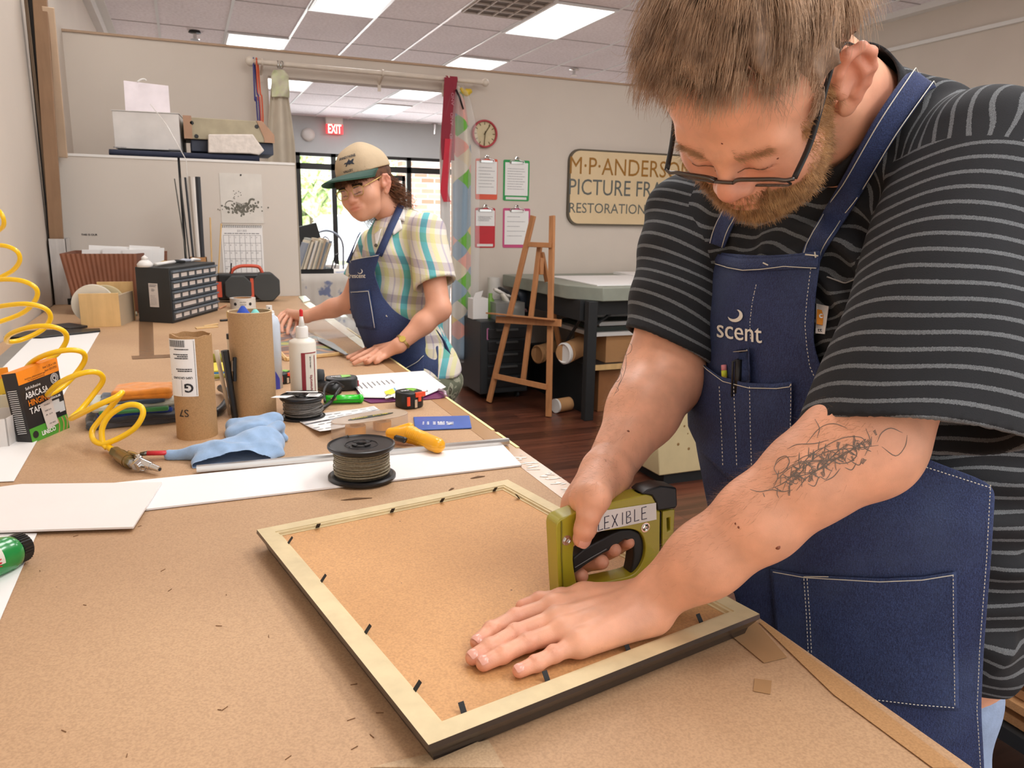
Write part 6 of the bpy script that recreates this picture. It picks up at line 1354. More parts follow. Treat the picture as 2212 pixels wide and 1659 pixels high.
def f_denim(nt,mp,col,b):
    N,L=nt.nodes,nt.links
    n=N.new('ShaderNodeTexNoise');n.inputs['Scale'].default_value=900;n.inputs['Detail'].default_value=2;L.new(mp.outputs[0],n.inputs[0])
    m0=N.new('ShaderNodeMapping');m0.inputs['Rotation'].default_value=(.5,.6,.7);m0.inputs['Scale'].default_value=(1,1,.12);L.new(mp.outputs[0],m0.inputs[0])
    n3=N.new('ShaderNodeTexNoise');n3.inputs['Scale'].default_value=1400;L.new(m0.outputs[0],n3.inputs[0])
    ad=N.new('ShaderNodeMath');ad.operation='MULTIPLY';L.new(n.outputs[0],ad.inputs[0]);L.new(n3.outputs[0],ad.inputs[1])
    cr=N.new('ShaderNodeValToRGB');cr.color_ramp.elements[0].position=.16;cr.color_ramp.elements[0].color=(.55,.55,.6,1);cr.color_ramp.elements[1].position=.36;cr.color_ramp.elements[1].color=(1.5,1.5,1.45,1);L.new(ad.outputs[0],cr.inputs[0])
    mx=N.new('ShaderNodeMix');mx.data_type='RGBA';mx.blend_type='MULTIPLY';mx.inputs[0].default_value=1;L.new(col,mx.inputs[6]);L.new(cr.outputs[0],mx.inputs[7])
    n2_=N.new('ShaderNodeTexNoise');n2_.inputs['Scale'].default_value=7;n2_.inputs['Detail'].default_value=4;L.new(mp.outputs[0],n2_.inputs[0])
    r=N.new('ShaderNodeMapRange');r.inputs[1].default_value=.5;r.inputs[2].default_value=.72;r.inputs[4].default_value=.5;L.new(n2_.outputs[0],r.inputs[0])
    m3=N.new('ShaderNodeMix');m3.data_type='RGBA';L.new(r.outputs[0],m3.inputs[0]);L.new(mx.outputs[2],m3.inputs[6]);m3.inputs[7].default_value=lin('#47587A');return m3.outputs[2]
m_denim=M('denim','#2A375F',.8,var=.12,scale=12,fn=f_denim,bump=.35,bscale=500)
m_denim2=M('denim_worn','#2B3A62',.8,var=.12,scale=16,fn=f_denim,bump=.3,bscale=300)
m_thread=M('cream_thread','#D9D6C8',.8,var=.02)
def f_stripes(nt,mp,col,b):
    N,L=nt.nodes,nt.links
    def A_(n):
        a=N.new('ShaderNodeAttribute');a.attribute_name=n;return a.outputs['Fac']
    def mth(op,x,y=None,v=None):
        m=N.new('ShaderNodeMath');m.operation=op;L.new(x,m.inputs[0])
        if y is not None:L.new(y,m.inputs[1])
        if v is not None:m.inputs[1].default_value=v
        return m.outputs[0]
    def mixf(f,a,b_):
        m=N.new('ShaderNodeMix');L.new(f,m.inputs[0]);L.new(a,m.inputs[2]);L.new(b_,m.inputs[3]);return m.outputs[0]
    s=mixf(mth('GREATER_THAN',A_('mL'),v=0),A_('sT'),A_('sL'));s=mixf(mth('GREATER_THAN',A_('mR'),v=0),s,A_('sR'))
    n=N.new('ShaderNodeTexNoise');n.inputs['Scale'].default_value=700;L.new(mp.outputs[0],n.inputs[0])
    s2=mth('ADD',mth('MULTIPLY',n.outputs[0],v=.12),s)
    f=mth('LESS_THAN',mth('FRACT',s2),v=.25)
    mx=N.new('ShaderNodeMix');mx.data_type='RGBA';L.new(f,mx.inputs[0])
    L.new(col,mx.inputs[6]);n4=N.new('ShaderNodeTexNoise');n4.inputs['Scale'].default_value=1500;L.new(mp.outputs[0],n4.inputs[0]);c4=N.new('ShaderNodeValToRGB');c4.color_ramp.elements[0].position=.35;c4.color_ramp.elements[0].color=lin('#46494C');c4.color_ramp.elements[1].position=.65;c4.color_ramp.elements[1].color=lin('#74787B');L.new(n4.outputs[0],c4.inputs[0]);L.new(c4.outputs[0],mx.inputs[7]);return mx.outputs[2]
m_shirt=M('striped_jersey','#17191D',.92,var=.12,scale=40,fn=f_stripes,bump=.12,bscale=900)
# ================================================================ the man at the bench
HM=np.array([[-0.43365,-0.49875,-0.75046],[0.89734,-0.163214,-0.41005],[0.082029,-0.851238,0.518329]])
U_,S_,Vt_=np.linalg.svd(HM);HM=U_@Vt_
HS=1.0;HC=np.array([.5621,.6773,1.5274])
def h2w(p):return HC+HS*(np.asarray(p,float)@HM.T)
def w2h(P):return (P-HC)@HM/HS
SHL=np.array([.80,.59,1.445]);SHR=np.array([.71,.985,1.385]);NB=np.array([.785,.745,1.500])
EL=at(1866,950,.757);WL=at(1398,1300,.832)
ER=at(1432,815,1.10);WR=at(1312,1018,.965)
BR_=rz(-.10)
def torso(p):
    d=el(p,(.90,.775,1.06),(.215,.255,.24),BR_)
    d=sm(d,el(p,(.92,.775,.88),(.205,.25,.20),BR_),.08)
    d=sm(d,el(p,(.835,.79,1.27),(.165,.225,.20),BR_),.10)
    d=sm(d,rc(p,SHL+(.02,.02,-.01),NB+(.02,0,-.02),.072,.075),.07);d=sm(d,rc(p,SHR+(.02,-.02,-.01),NB+(.02,0,-.02),.07,.075),.07)
    return d
def neck(p):return rc(p,h2w((0,-.035,-.02)),NB+(.02,0,-.03),.064,.078)
SE=at(1958,985,.755);axL=nrm(SE-SHL);axR=nrm(ER-SHR)
LL=np.linalg.norm(SE-SHL);LR=np.linalg.norm(ER-SHR)
HEML=SHL+axL*LL*.86;hnL=nrm(axL+np.array([0,0,-.0])+.0)
HEMR=SHR+axR*LR*.78
# planes of the hems are fitted to where the hems lie
def hemplane(px,ax,c):
    a=at(*px[0]);b=at(*px[1]);v=nrm(b-a);n_=nrm(ax-v*(ax@v));return (a+b)/2,n_
pL,nL=hemplane(((1757,888,.715),(2140,962,.74)),axL,None)
pR,nR=hemplane(((1368,705,1.08),(1470,742,1.02)),axR,None)
def sleeveL(p,o=0):
    q=p-SHL;t_=q@axL;w_=.0035*np.sin(t_*38+5*q[:,0]/.1)*np.exp(-((t_-.08)/.09)**2)+.003*np.sin(q[:,0]*45+q[:,1]*30+t_*6)*np.clip(t_/.25,0,1)
    return rc(p,SHL+(.01,.01,0),SHL+axL*(LL*1.15),.084+o,.106+o)+w_
def sleeveR(p,o=0):return rc(p,SHR,SHR+axR*(LR*1.1),.072+o,.066+o)+.002*np.sin((p-SHR)@axR*80)
def folds(p):
    q=p-np.array([.8,.7,1.3])
    a=.0045*np.abs(np.sin(q@np.array([22,34,-30])+2.2*np.sin(q@np.array([9,-14,6]))))-.002+.003*np.sin(q@np.array([25,40,38])+3*np.sin(q@np.array([9,-14,6])))
    b=.0030*np.sin(q@np.array([-30,55,20])+2*np.sin(q@np.array([12,8,20])))
    # gathers between neck and armpit on the near side
    g=np.exp(-((p-np.array([.70,.63,1.33]))**2).sum(1)/.012);c=.010*g*np.sin((p@np.array([70,-35,120.]))+2*np.sin(p@np.array([30,30,0.])))
    g2=np.exp(-((p-np.array([.87,.52,1.02]))**2).sum(1)/.02);c2=.006*g2*np.sin(p@np.array([20,25,120.]))
    return a+b+c+c2
def shirt(p):
    d=torso(p)+folds(p)
    hem=.805+.9*np.maximum(0,p[:,0]-.92)+.012*np.sin(p[:,1]*22)-p[:,2];d=sM(d,hem,.01)
    sl=np.maximum(sleeveL(p),(p-pL)@nL);sr=np.maximum(sleeveR(p),(p-pR)@nR)
    d=sm(d,sl,.018);d=sm(d,sr,.018)
    iL=np.maximum(sleeveL(p,-.008),(pL-nL*.05-p)@nL);iR=np.maximum(sleeveR(p,-.008),(pR-nR*.045-p)@nR)
    return np.maximum(np.maximum(d,-iL),-iR)
# --- head
EARS=[1.0]
def headshape(p):
    ax=np.abs(p[:,0]);m=p.copy();m[:,0]=ax
    d=el(p,(0,-.018,.045),(.082,.102,.088))
    d=sm(d,el(p,(0,.035,.040),(.074,.062,.066)),.03)
    d=sm(d,el(p,(0,.040,-.028),(.068,.060,.072)),.03)
    d=sm(d,el(m,(.040,.062,-.032),(.035,.036,.036)),.02)
    d=sm(d,el(p,(0,.052,-.077),(.057,.046,.034)),.025)
    d=sm(d,el(p,(0,.083,-.090),(.024,.020,.020)),.02)
    d=sm(d,rc(m,(.009,.0925,.007),(.046,.081,.012),.0135,.0105),.016)
    d=sM(d,-el(m,(.032,.116,-.007),(.019,.018,.013)),.014)
    d=sm(d,el(m,(.032,.0875,-.008),(.0155,.0145,.0125)),.006)
    d=sM(d,-rc(m,(.018,.105,-.0125),(.046,.093,-.013),.0016,.0014),.003)
    d=sm(d,rc(p,(0,.093,.002),(0,.113,-.026),.0085,.0110),.013)
    d=sm(d,el(p,(0,.1150,-.033),(.0135,.0120,.0115)),.008)
    d=sm(d,el(m,(.0135,.107,-.036),(.0085,.0105,.008)),.006)
    d=sM(d,-rc(m,(.006,.111,-.045),(.007,.106,-.038),.0035,.003),.003)
    d=sm(d,el(p,(0,.098,-.062),(.030,.016,.018)),.014)
    d=sm(d,el(p,(0,.1085,-.0575),(.022,.0075,.0045)),.004);d=sm(d,el(p,(0,.1075,-.067),(.019,.0080,.0055)),.004)
    d=sM(d,-rc(m,(0,.119,-.0617),(.024,.106,-.0625),.0012,.001),.003)
    # ear
    O_=np.array([.079,.010,-.010]);ea=nrm((.60,-.80,0));eb_=nrm((.10,0,1.));en=np.cross(eb_,ea);en=en if en[0]>0 else -en
    ep=lambda a_,b_,c_=0.:O_+(ea*a_+eb_*b_+en*c_)*EARS[0]
    E=[ep(0,.006,.003),ep(.003,.026,.004),ep(.014,.039,.004),ep(.029,.037,.004),ep(.038,.022,.004),ep(.037,.003,.004),ep(.030,-.013,.003),ep(.019,-.027,.002),ep(.009,-.034,.001)]
    e=None
    for i in range(len(E)-1):
        q=rc(m,E[i],E[i+1],.0046,.0046);e=q if e is None else sm(e,q,.004)
    FR=np.stack([ea,eb_,en],1)
    e=sm(e,el(m,ep(.010,-.033),(.009,.0105,.0045),FR),.006)
    e=sm(e,el(m,ep(.017,.006,-.002),(.021*EARS[0],.036*EARS[0],.0036),FR),.006)
    e=sm(e,rc(m,ep(.022,.028,.002),ep(.028,.006,.004),.0036,.0042),.005);e=sm(e,rc(m,ep(.028,.006,.004),ep(.017,-.018,.003),.0042,.004),.005)
    e=sM(e,-el(m,ep(.013,.0,.0045),(.0105,.0130,.006),FR),.004)
    e=sm(e,el(m,ep(.003,-.004,.005),(.0055,.007,.0045),FR),.004)
    e=sm(e,rc(m,(.066,-.006,-.006),ep(.012,.0,-.006),.018,.011),.010)
    d=sm(d,e,.006)
    return d
def head(P):return headshape(w2h(P))*HS
def headneck(p):
    d=sm(head(p),neck(p),.03);return d
# --- left hand, flat on the backing board
hz=.0225
def q_(u,v,h):return tz(u,v,h)
ch=.0335
LF={'index':[(1196,1311,.042),(1114,1334,.037),(1062,1361,.034),(1031,1387,.0308)],
    'middle':[(1203,1338,.043),(1114,1368,.037),(1058,1399,.034),(1022,1420,.0310)],
    'ring':[(1218,1363,.042),(1140,1388,.037),(1086,1414,.034),(1045,1433,.0310)],
    'pinky':[(1252,1390,.039),(1197,1413,.035),(1159,1433,.032),(1122,1449,.0300)],
    'thumb':[(1262,1290,.046),(1212,1292,.044),(1166,1299,.038),(1130,1311,.034)]}
rad={'index':(.0116,.0092,.0086,.0077),'middle':(.0118,.0094,.0088,.0080),'ring':(.0116,.0092,.0086,.0079),'pinky':(.0104,.0082,.0077,.0070),'thumb':(.0140,.0104,.0097,.0086)}
LJ={k:[q_(*a) for a in v] for k,v in LF.items()}
wl0=at(1398,1300,.832)
def handL(p):
    A3=at(1822,982,.760);A2=at(1750,1030,.768);A1=at(1640,1120,.785);A0=at(1524,1208,.806)
    d=rc(p,EL,A3,.046,.0455);d=sm(d,rc(p,A3,A2,.0455,.0440),.02);d=sm(d,rc(p,A2,A1,.0440,.0412),.02);d=sm(d,rc(p,A1,A0,.0412,.0345),.02)
    d=sm(d,rc(p,A0,wl0,.0345,.0275),.03);d=sm(d,el(p,at(1906,1006,.752),(.022,.022,.022)),.03)
    d=sm(d,rc(p,SHL,EL+(.008,0,.01),.060,.052),.03)
    pm=(LJ['index'][0]+LJ['pinky'][0])/2
    for k in('index','middle','ring','pinky'):
        d=sm(d,rc(p,wl0+(LJ[k][0]-pm)*.35+(0,0,-.008),LJ[k][0]-(0,0,.002),.0205,.0135),.014)
    d=sm(d,rc(p,wl0+(LJ['index'][0]-pm)*.5+(0,0,-.008),LJ['thumb'][0],.019,.0165),.012)
    f=None
    for k,J_ in LJ.items():
        r=rad[k];g=None
        for i in range(3):
            e_=rc(p,J_[i],J_[i+1],r[i],r[i+1]);g=e_ if g is None else sm(g,e_,.003)
        for i in(1,2):g=sm(g,el(p,J_[i]+(0,0,.0006),(r[i]*1.02,)*3),.004)-.0
        # creases at the joints
        for i in(1,2):
            ax_=nrm(J_[i+1]-J_[i-1]);s_=(p-J_[i])@ax_;near=np.exp(-n2(p-J_[i])**2/(.011**2))*np.clip((p-J_[i])[:,2]/.006,0,1)
            g=g+near*.0007*np.cos(s_*2*math.pi/.0026)
        g=sm(g,el(p,J_[0]+(0,0,.003),(.0108,.0108,.0098)),.008)
        f=g if f is None else sm(f,g,.0035)
    d=sm(d,f,.007)
    # tendons
    for k in('index','middle','ring','pinky'):
        d=sm(d,rc(p,wl0+(LJ[k][0]-pm)*.3+(0,0,.009),LJ[k][0]+(0,0,.006),.0045,.0045),.008)
    return np.maximum(d,(TZ+hz+.0004)-p[:,2])
# --- point driver plane
G0=tz(1200,1299,.0232);G1=tz(1452,1243,.0232);ge=nrm(G1-G0);gn=np.cross(ge,EZ);gn=gn if gn@(CAM-G0)>0 else -gn
def gp(u,v,off=0.):
    return onplane([(u,v)],G0+gn*off,gn)[0]
GT=.025
RF={'index':[(1240,1088,-.034),(1212,1140,-.052),(1228,1228,-.040),(1256,1244,-.010)],
    'middle':[(1256,1072,-.040),(1250,1150,-.060),(1266,1218,-.040),(1299,1214,-.006)],
    'ring':[(1280,1060,-.042),(1285,1130,-.060),(1300,1200,-.040),(1327,1188,-.006)],
    'pinky':[(1306,1052,-.038),(1322,1110,-.052),(1336,1182,-.036),(1358,1172,-.008)],
    'thumb':[(1284,1074,.012),(1272,1112,.016),(1264,1142,.014),(1257,1163,.011)]}
RJ={k:[gp(a,b,c) for a,b,c in v] for k,v in RF.items()}
rr_={'index':(.0125,.0105,.0095,.0085),'middle':(.0125,.0105,.0098,.0092),'ring':(.012,.0100,.0092,.0086),'pinky':(.011,.009,.0082,.0074),'thumb':(.0175,.0135,.0125,.0108)}
def handR(p):
    m=(ER+WR)/2+ (0.0,0.0,.0)
    d=rc(p,SHR,ER,.058,.052)
    d=sm(d,rc(p,ER,ER*.62+WR*.38,.054,.045),.03);d=sm(d,rc(p,ER*.62+WR*.38,WR,.045,.030),.03)
    c0=gp(1288,1060,-.012)
    for k in('index','middle','ring','pinky'):d=sm(d,rc(p,WR*.85+c0*.15,RJ[k][0],.024,.0145),.016)
    d=sm(d,rc(p,WR*.8+c0*.2,RJ['thumb'][0],.023,.0185),.014)
    d=sm(d,rc(p,WR,gp(1262,1078,-.008),.024,.018),.014)
    f=None
    for k,J_ in RJ.items():
        r=rr_[k];g=None
        for i in range(3):
            e_=rc(p,J_[i],J_[i+1],r[i],r[i+1]);g=e_ if g is None else sm(g,e_,.004)
        if k=='thumb':
            ax_=nrm(J_[3]-J_[1]);s_=(p-J_[2])@ax_;g=g+np.exp(-n2(p-J_[2])**2/(.012**2))*.0006*np.cos(s_*2*math.pi/.003)
        f=g if f is None else sm(f,g,.003)
    return sm(d,f,.008)
def bb(pts,m):pts=np.array(pts);return pts.min(0)-m,pts.max(0)+m
hv,hf=poly(headneck,HC-.19,np.maximum(HC+.17,NB+.12),.0026)
lv,lf=poly(handL,*bb([*sum(LJ.values(),[]),EL,wl0,SHL*.55+EL*.45],.065),.0022)
rv,rf=poly(handR,*bb([*sum(RJ.values(),[]),ER,WR,SHR*.5+ER*.5],.062),.0024)
def under(p):
    d=torso(p)+.02
    for s_ in(-1,1):
        hp=np.array([.93,.775+s_*.11,.88]);kn=hp+(.0,s_*.02,-.40);an=kn+(.03,0,-.38);d=sm(d,rc(p,hp,kn,.09,.062),.05);d=sm(d,rc(p,kn,an,.06,.042),.03);d=sm(d,rc(p,an+(.02,0,-.03),an+(-.15,0,-.055),.035,.03),.03)
    return d
uv_,uf_=poly(under,(.5,.35,-.0),(1.25,1.2,1.52),.012,1)
def redness(V,kind):
    if kind=='head':
        p=w2h(V);ax=np.abs(p[:,0]);r=.45*np.clip((ax-.080)/.014,0,1)+.45*np.exp(-((p-np.array([0,.122,-.032]))**2).sum(1)/.0005)+.35*np.exp(-((np.stack([ax,p[:,1],p[:,2]],1)-np.array([.04,.09,-.025]))**2).sum(1)/.0006)
        r+=.3*np.exp(-((np.abs(p[:,2]+.062)/.011)**2)-(p[:,0]/.022)**2)*(p[:,1]>.1);return np.clip(r,0,.8)
    JJ=LJ if kind=='L' else RJ;r=0*V[:,0]
    for k,J_ in JJ.items():
        for i,w_ in((1,.38),(2,.30),(3,.42)):r=r+1.35*w_*np.exp(-((V-J_[i])**2).sum(1)/(.0095**2))
    return np.clip(r,0,.6)+.03
BV,BF=JA((hv,hf),(lv,lf),(rv,rf),(uv_,uf_))
red=np.concatenate([redness(hv,'head'),redness(lv,'L'),redness(rv,'R'),np.zeros(len(uv_))])
man=T('person','bearded man in a dark striped shirt and denim apron, leaning over the picture frame','person',(.92,.78,0))
mk('body',(BV,np.array([list(f) for f in BF])),m_skin,man,smooth=True,attrs={'red':red})
# finger nails
def nail(J_,r,up_,name='fingernail',ln_=.0088,w_=.0062):
    a=nrm(J_[3]-J_[2]);s_=nrm(np.cross(a,up_));u=np.cross(s_,a);c=J_[3]+a*.001;g=np.zeros((7,7,3))
    for i in range(7):
        for j in range(7):
            y=(j/6-.5)*2;x=(i/6-.5)*2;xx=x*ln_/2*(1-.12*y*y);g[i,j]=c+a*xx+s_*(y*w_*(1 if abs(x)<.9 else .8))+u*(math.sqrt(max(1e-9,r*r-(y*w_)**2*.9))+.0004-max(0,x)*.0012)
    return gridmesh(g)
m_nail=M('nail','#DDA390',.25,var=.02)
for k in('index','middle','ring','pinky'):mk('fingernail',nail(LJ[k],rad[k][3],EZ*.9+np.array([-.1,-.3,0]),w_=.0050 if k=='pinky' else .0057),m_nail,man,smooth=True)
mk('fingernail',nail(RJ['thumb'],rr_['thumb'][3],gn,ln_=.013,w_=.008),m_nail,man,smooth=True)
# --- eyebrows, beard, hair
rg=np.random.default_rng(21)
def rootson(fn,cand):
    P=cand.copy()
    for _ in range(5):
        d,g=grad(fn,P,1e-3);P=P-g*(d/(n2(g)**2+1e-6))[:,None]
    d,g=grad(fn,P,1e-3);g/=n2(g)[:,None]+1e-9;ok=np.abs(d)<1e-3;return P[ok],g[ok]
def grow(P,N_,dirs,L,K,curl,lift=0.,seed=0,grav=None):
    """hair paths from roots P along dirs"""
    r=np.random.default_rng(seed);n=len(P);out=[P];d=dirs.copy();L=np.broadcast_to(L,(n,));ph=r.uniform(0,6.28,(n,3));fr=r.uniform(.6,1.6,(n,1))
    for k in range(1,K):
        w_=np.sin(ph+k*fr)*curl;d=d+w_+N_*lift*(k<K*.4)
        if grav is not None:d=d+grav
        d/=n2(d)[:,None];out.append(out[-1]+d*(L/(K-1))[:,None])
    return np.stack(out,1)
hw=lambda v:np.asarray(v)@HM.T      # local direction to world
def nozhair(*a):pass
# beard roots
c=np.stack([rg.uniform(-.075,.075,34000),rg.uniform(.0,.125,34000),rg.uniform(-.125,.02,34000)],1)
ph_=c
P,Nn=rootson(headneck,h2w(c));pl=w2h(P);ax_=np.abs(pl[:,0])
jaw=(pl[:,2]<-.047-.35*(ax_-.02)*0)&(pl[:,1]>.01)&(pl[:,2]>-.118)
side=(ax_>.052)&(pl[:,1]>.012)&(pl[:,1]<.075-.4*(pl[:,2]+.02))&(pl[:,2]<.012)&(pl[:,2]>-.11)
lip=(np.abs(pl[:,2]+.0665)<.005)&(ax_<.020)&(pl[:,1]>.098)
mous=(pl[:,2]<-.043)&(pl[:,2]>-.062)&(ax_<.034)&(pl[:,1]>.09)
keep=((jaw&(ax_<.07)&(pl[:,2]<-.050-.0))|side|mous)&~lip&~((ax_<.030)&(pl[:,2]>-.046))&~((ax_<.045)&(pl[:,2]>-.048)&(pl[:,1]>.06)&~mous)
P=P[keep];Nn=Nn[keep];pl=pl[keep];n=len(P);print('beard',n)
dr=.55*Nn+.75*hw(np.stack([.25*np.sign(pl[:,0])*np.ones(n)*(pl[:,2]>-.06),.10+0*pl[:,0],-1+0*pl[:,0]],1))+rg.normal(0,.28,(n,3));dr/=n2(dr)[:,None]
Lb=np.where(pl[:,2]<-.075,.015,np.where(np.abs(pl[:,0])>.05,.011,.013))*rg.uniform(.6,1.25,n)
V,F=strands(grow(P-Nn*.001,Nn,dr,Lb,7,.16,seed=3),rg.uniform(.00016,.00030,n))
m_beard=M('beard_hair','#96683C',.5,var=.3,scale=90,hex2='#C29866')
mk('beard',(V,F),m_beard,man,smooth=True,label='reddish brown full beard')
# eyebrows
c=np.stack([rg.uniform(-.052,.052,2600),.098+0*rg.uniform(0,1,2600),rg.normal(.0105,.0028,2600)],1);c=c[np.abs(c[:,0])>.012][:620]
P,Nn=rootson(head,h2w(c));pl=w2h(P);n=len(P)
dr=.5*Nn+hw(np.stack([np.sign(pl[:,0]),0*pl[:,0],.25+0*pl[:,0]],1))+rg.normal(0,.2,(n,3));dr/=n2(dr)[:,None]
V,F=strands(grow(P-Nn*.0005,Nn,dr,rg.uniform(.006,.011,n),5,.1,seed=4),np.full(n,.00017))
mk('eyebrows',(V,F),M('brow_hair','#C09A72',.6,var=.2,scale=60),man,smooth=True,label='sandy eyebrows')
def lashes(hd,tow,parent,mat,r):
    for s_ in(-1,1):
        c=np.array([(s_*x,.11,-.0138-.010*((x-.032)/.016)**2*-.35) for x in np.linspace(.017,.047,12)]);P,Nn=rootson(hd,tow(c));mk('eyelashes',tube(P+Nn*.0004,r,5),mat,parent,smooth=True)
lashes(head,h2w,man,M('lash_sandy','#8A6248',.6),.0006)
# scalp cap
def hairline(p,zf=.087):
    """positive inside the haired region (local coordinates)"""
    y,z,ax=p[:,1],p[:,2],np.abs(p[:,0])
    front=z-(zf-.55*np.maximum(0,ax-.035)+.004*np.sin(p[:,0]*130))              # forehead line
    lim=np.where(y>.045,front,np.where(y>.018,np.minimum(z-(.012-.0),1),np.where(y>-.042,z-.050+.35*np.abs(y-.0),z+.045)))
    return lim
def hcap(P):
    p=w2h(P);d=el(p,(0,-.020,.060),(.094,.112,.094));d=sm(d,el(p,(0,-.020,.030),(.082,.108,.07)),.03);d=sm(d,el(p,(0,.030,.054),(.084,.072,.070)),.03)
    k=.0028*np.sin(p[:,0]*95+4*np.sin(p[:,1]*22))+.002*np.sin(p[:,0]*210+p[:,1]*60)
    return np.maximum(d+k+np.maximum(0,.030-hairline(p))*.55,-hairline(p)*.8)*HS
cv,cf=poly(hcap,HC-.19,HC+.19,.004)
def f_hair(nt,mp,col,b):
    N,L=nt.nodes,nt.links;n=N.new('ShaderNodeTexNoise');n.inputs['Scale'].default_value=60;n.inputs['Detail'].default_value=5;L.new(mp.outputs[0],n.inputs[0])
    cr=N.new('ShaderNodeValToRGB');cr.color_ramp.elements[0].position=.35;cr.color_ramp.elements[0].color=lin('#75604E');cr.color_ramp.elements[1].position=.68;cr.color_ramp.elements[1].color=lin('#A68C76');L.new(n.outputs[0],cr.inputs[0]);return cr.outputs[0]
m_hair=M('brown_hair','#6B4E3A',.5,fn=f_hair)
o_h=mk('hair',(cv,cf),m_hair,man,smooth=True,label='tousled brown hair falling over the forehead')
# strands over the cap
nS=15000;dv=rg.normal(size=(nS*3,3));dv/=n2(dv)[:,None];c=np.array([0,-.018,.047])+dv*np.array([.086,.108,.093]);c=c[(hairline(c)>-.004)&~((np.abs(c[:,0])>.055)&(c[:,2]<.048)&(c[:,1]>-.06)&(c[:,1]<.03))][:nS]
P,Nn=rootson(hcap,h2w(c));n=len(P);pl=w2h(P)
crown=np.array([.0,-.055,.125])
rad_=pl-crown;rad_/=n2(rad_)[:,None]+1e-6
flow=rad_*.75+np.array([0,.75,-.05])+np.where(pl[:,:1]>.0,1,-1)*np.array([.12,0,0])
flow[pl[:,1]<-.03]=rad_[pl[:,1]<-.03]+np.array([0,.0,-.8])
flow+=.28*np.stack([np.sin(pl[:,1]*60+pl[:,2]*40),np.cos(pl[:,0]*70),np.sin(pl[:,0]*50)],1)
K=13;L_=np.minimum(rg.uniform(.045,.085,n),rg.uniform(.010,.040,n)+np.maximum(0,hairline(pl))*.9);L_=np.where((np.abs(pl[:,0])>.055)&(pl[:,2]<.085),np.minimum(L_,.022),L_);cur=pl.copy();path=[h2w(cur)];dcur=flow/n2(flow)[:,None];off=rg.uniform(.001,.018,n)*np.where(pl[:,2]<.085,.35,1.3);wig=rg.uniform(0,6.28,(n,3))
def capd(q):
    P_=h2w(q);d,g=grad(lambda X:np.minimum(el(w2h(X),(0,-.020,.052),(.094,.112,.100)),el(w2h(X),(0,.034,.040),(.083,.070,.074)))*HS,P_,1e-3);return d/HS,(g/(n2(g)[:,None]+1e-9))@HM
for k in range(1,K):
    s_=k/(K-1);dcur=dcur+.10*np.sin(wig+k*.8)+np.array([0,.05,-.03]);dcur/=n2(dcur)[:,None];cur=cur+dcur*(L_/(K-1))[:,None]
    d,g=capd(cur);tgt=off*(.3+s_);corr=np.clip(tgt-d,-.004,.006);cur=cur+g*(corr*(.8 if k<K-3 else .5))[:,None]
    path.append(h2w(cur))
V,F=strands(np.stack(path,1),rg.uniform(.00022,.00042,n))
mk('hair_strands',(V,F),M('hair_strand','#9A7A5E',.45,var=.30,scale=45,hex2='#C2A283'),o_h,smooth=True)
# loose flyaway fringe
nS=520;c=np.stack([rg.uniform(-.065,.07,nS),rg.uniform(.06,.085,nS),rg.uniform(.060,.095,nS)],1);P,Nn=rootson(hcap,h2w(c));n=len(P)
dr=hw(np.stack([rg.normal(-.25,.5,n),rg.uniform(.1,.6,n),-1+0*rg.uniform(0,1,n)],1))+Nn*.35;dr/=n2(dr)[:,None]
V,F=strands(grow(P,Nn,dr,rg.uniform(.02,.045,n),14,.22,seed=8),np.full(n,.00022))
mk('fringe_strands',(V,F),MATS['hair_strand'],o_h,smooth=True)
nS=260;c=np.stack([rg.uniform(.05,.09,nS),rg.uniform(-.02,.07,nS),rg.uniform(.02,.11,nS)],1);P,Nn=rootson(hcap,h2w(c));n=len(P)
dr=hw(np.stack([.6+0*rg.normal(0,.3,n),rg.uniform(.2,.9,n),rg.normal(-.5,.4,n)],1));dr/=n2(dr)[:,None]
V,F=strands(grow(P,Nn,dr,rg.uniform(.02,.045,n),12,.25,seed=9),np.full(n,.0002))
mk('flyaway_strands',(V,F),MATS['hair_strand'],o_h,smooth=True)
# --- glasses
gl=T('eyeglasses','dark half-rim glasses slid down the bearded man\'s nose','glasses',h2w((0,.115,-.015)))
m_gf=M('gunmetal','#5A544F',.22,metal=.8)
yg=.116;zc_g=-.024
for s_ in(-1,1):
    rim=[(s_*.036+q[0]*s_,yg-.004*abs(q[0]+.036)/.05+(q[1]-.015)*.40,zc_g+q[1]) for q in rrect(.052,.030,.011,5)]
    mk('rim',tube([h2w(q) for q in rim],.0013,6,closed=True),m_gf,gl,smooth=True)
    topbar=[(s_*.010,yg,zc_g+.009),(s_*.018,yg,zc_g+.0145),(s_*.036,yg-.001,zc_g+.016),(s_*.054,yg-.003,zc_g+.0155),(s_*.064,yg-.005,zc_g+.012),(s_*.071,yg-.009,zc_g+.010)]
    mk('top_bar',tube(spline([h2w(q) for q in topbar],4),.0021,8),m_gf,gl,smooth=True)
    lens=[h2w((s_*.036+q[0]*.97,yg-.003+(q[1]-.015)*.40,zc_g+q[1]*.97)) for q in rrect(.052,.030,.011,5)];mk('lens',prism(lens,hw((0,.0015,0))),M('lens_glass','#E8EEF0',.03,alpha=.05,var=0),gl)
    mk('nose_pad',tube([h2w((s_*.012,yg-.002,zc_g-.001)),h2w((s_*.0135,yg-.010,zc_g-.004)),h2w((s_*.0125,yg-.011,zc_g-.010))],[.0009,.0012,.0026],7),m_chrome,gl,smooth=True)
    tp=[(s_*.071,yg-.009,zc_g+.010),(s_*.076,.07,zc_g+.018),(s_*.080,.03,.016),(s_*.083,.004,.030),(s_*.084,-.016,.026),(s_*.084,-.030,.008)]
    mk('temple_arm',tube(spline([h2w(q) for q in tp],5),.0032,8,flat=.5,up=hw((0,0,1))),m_black,gl,smooth=True)
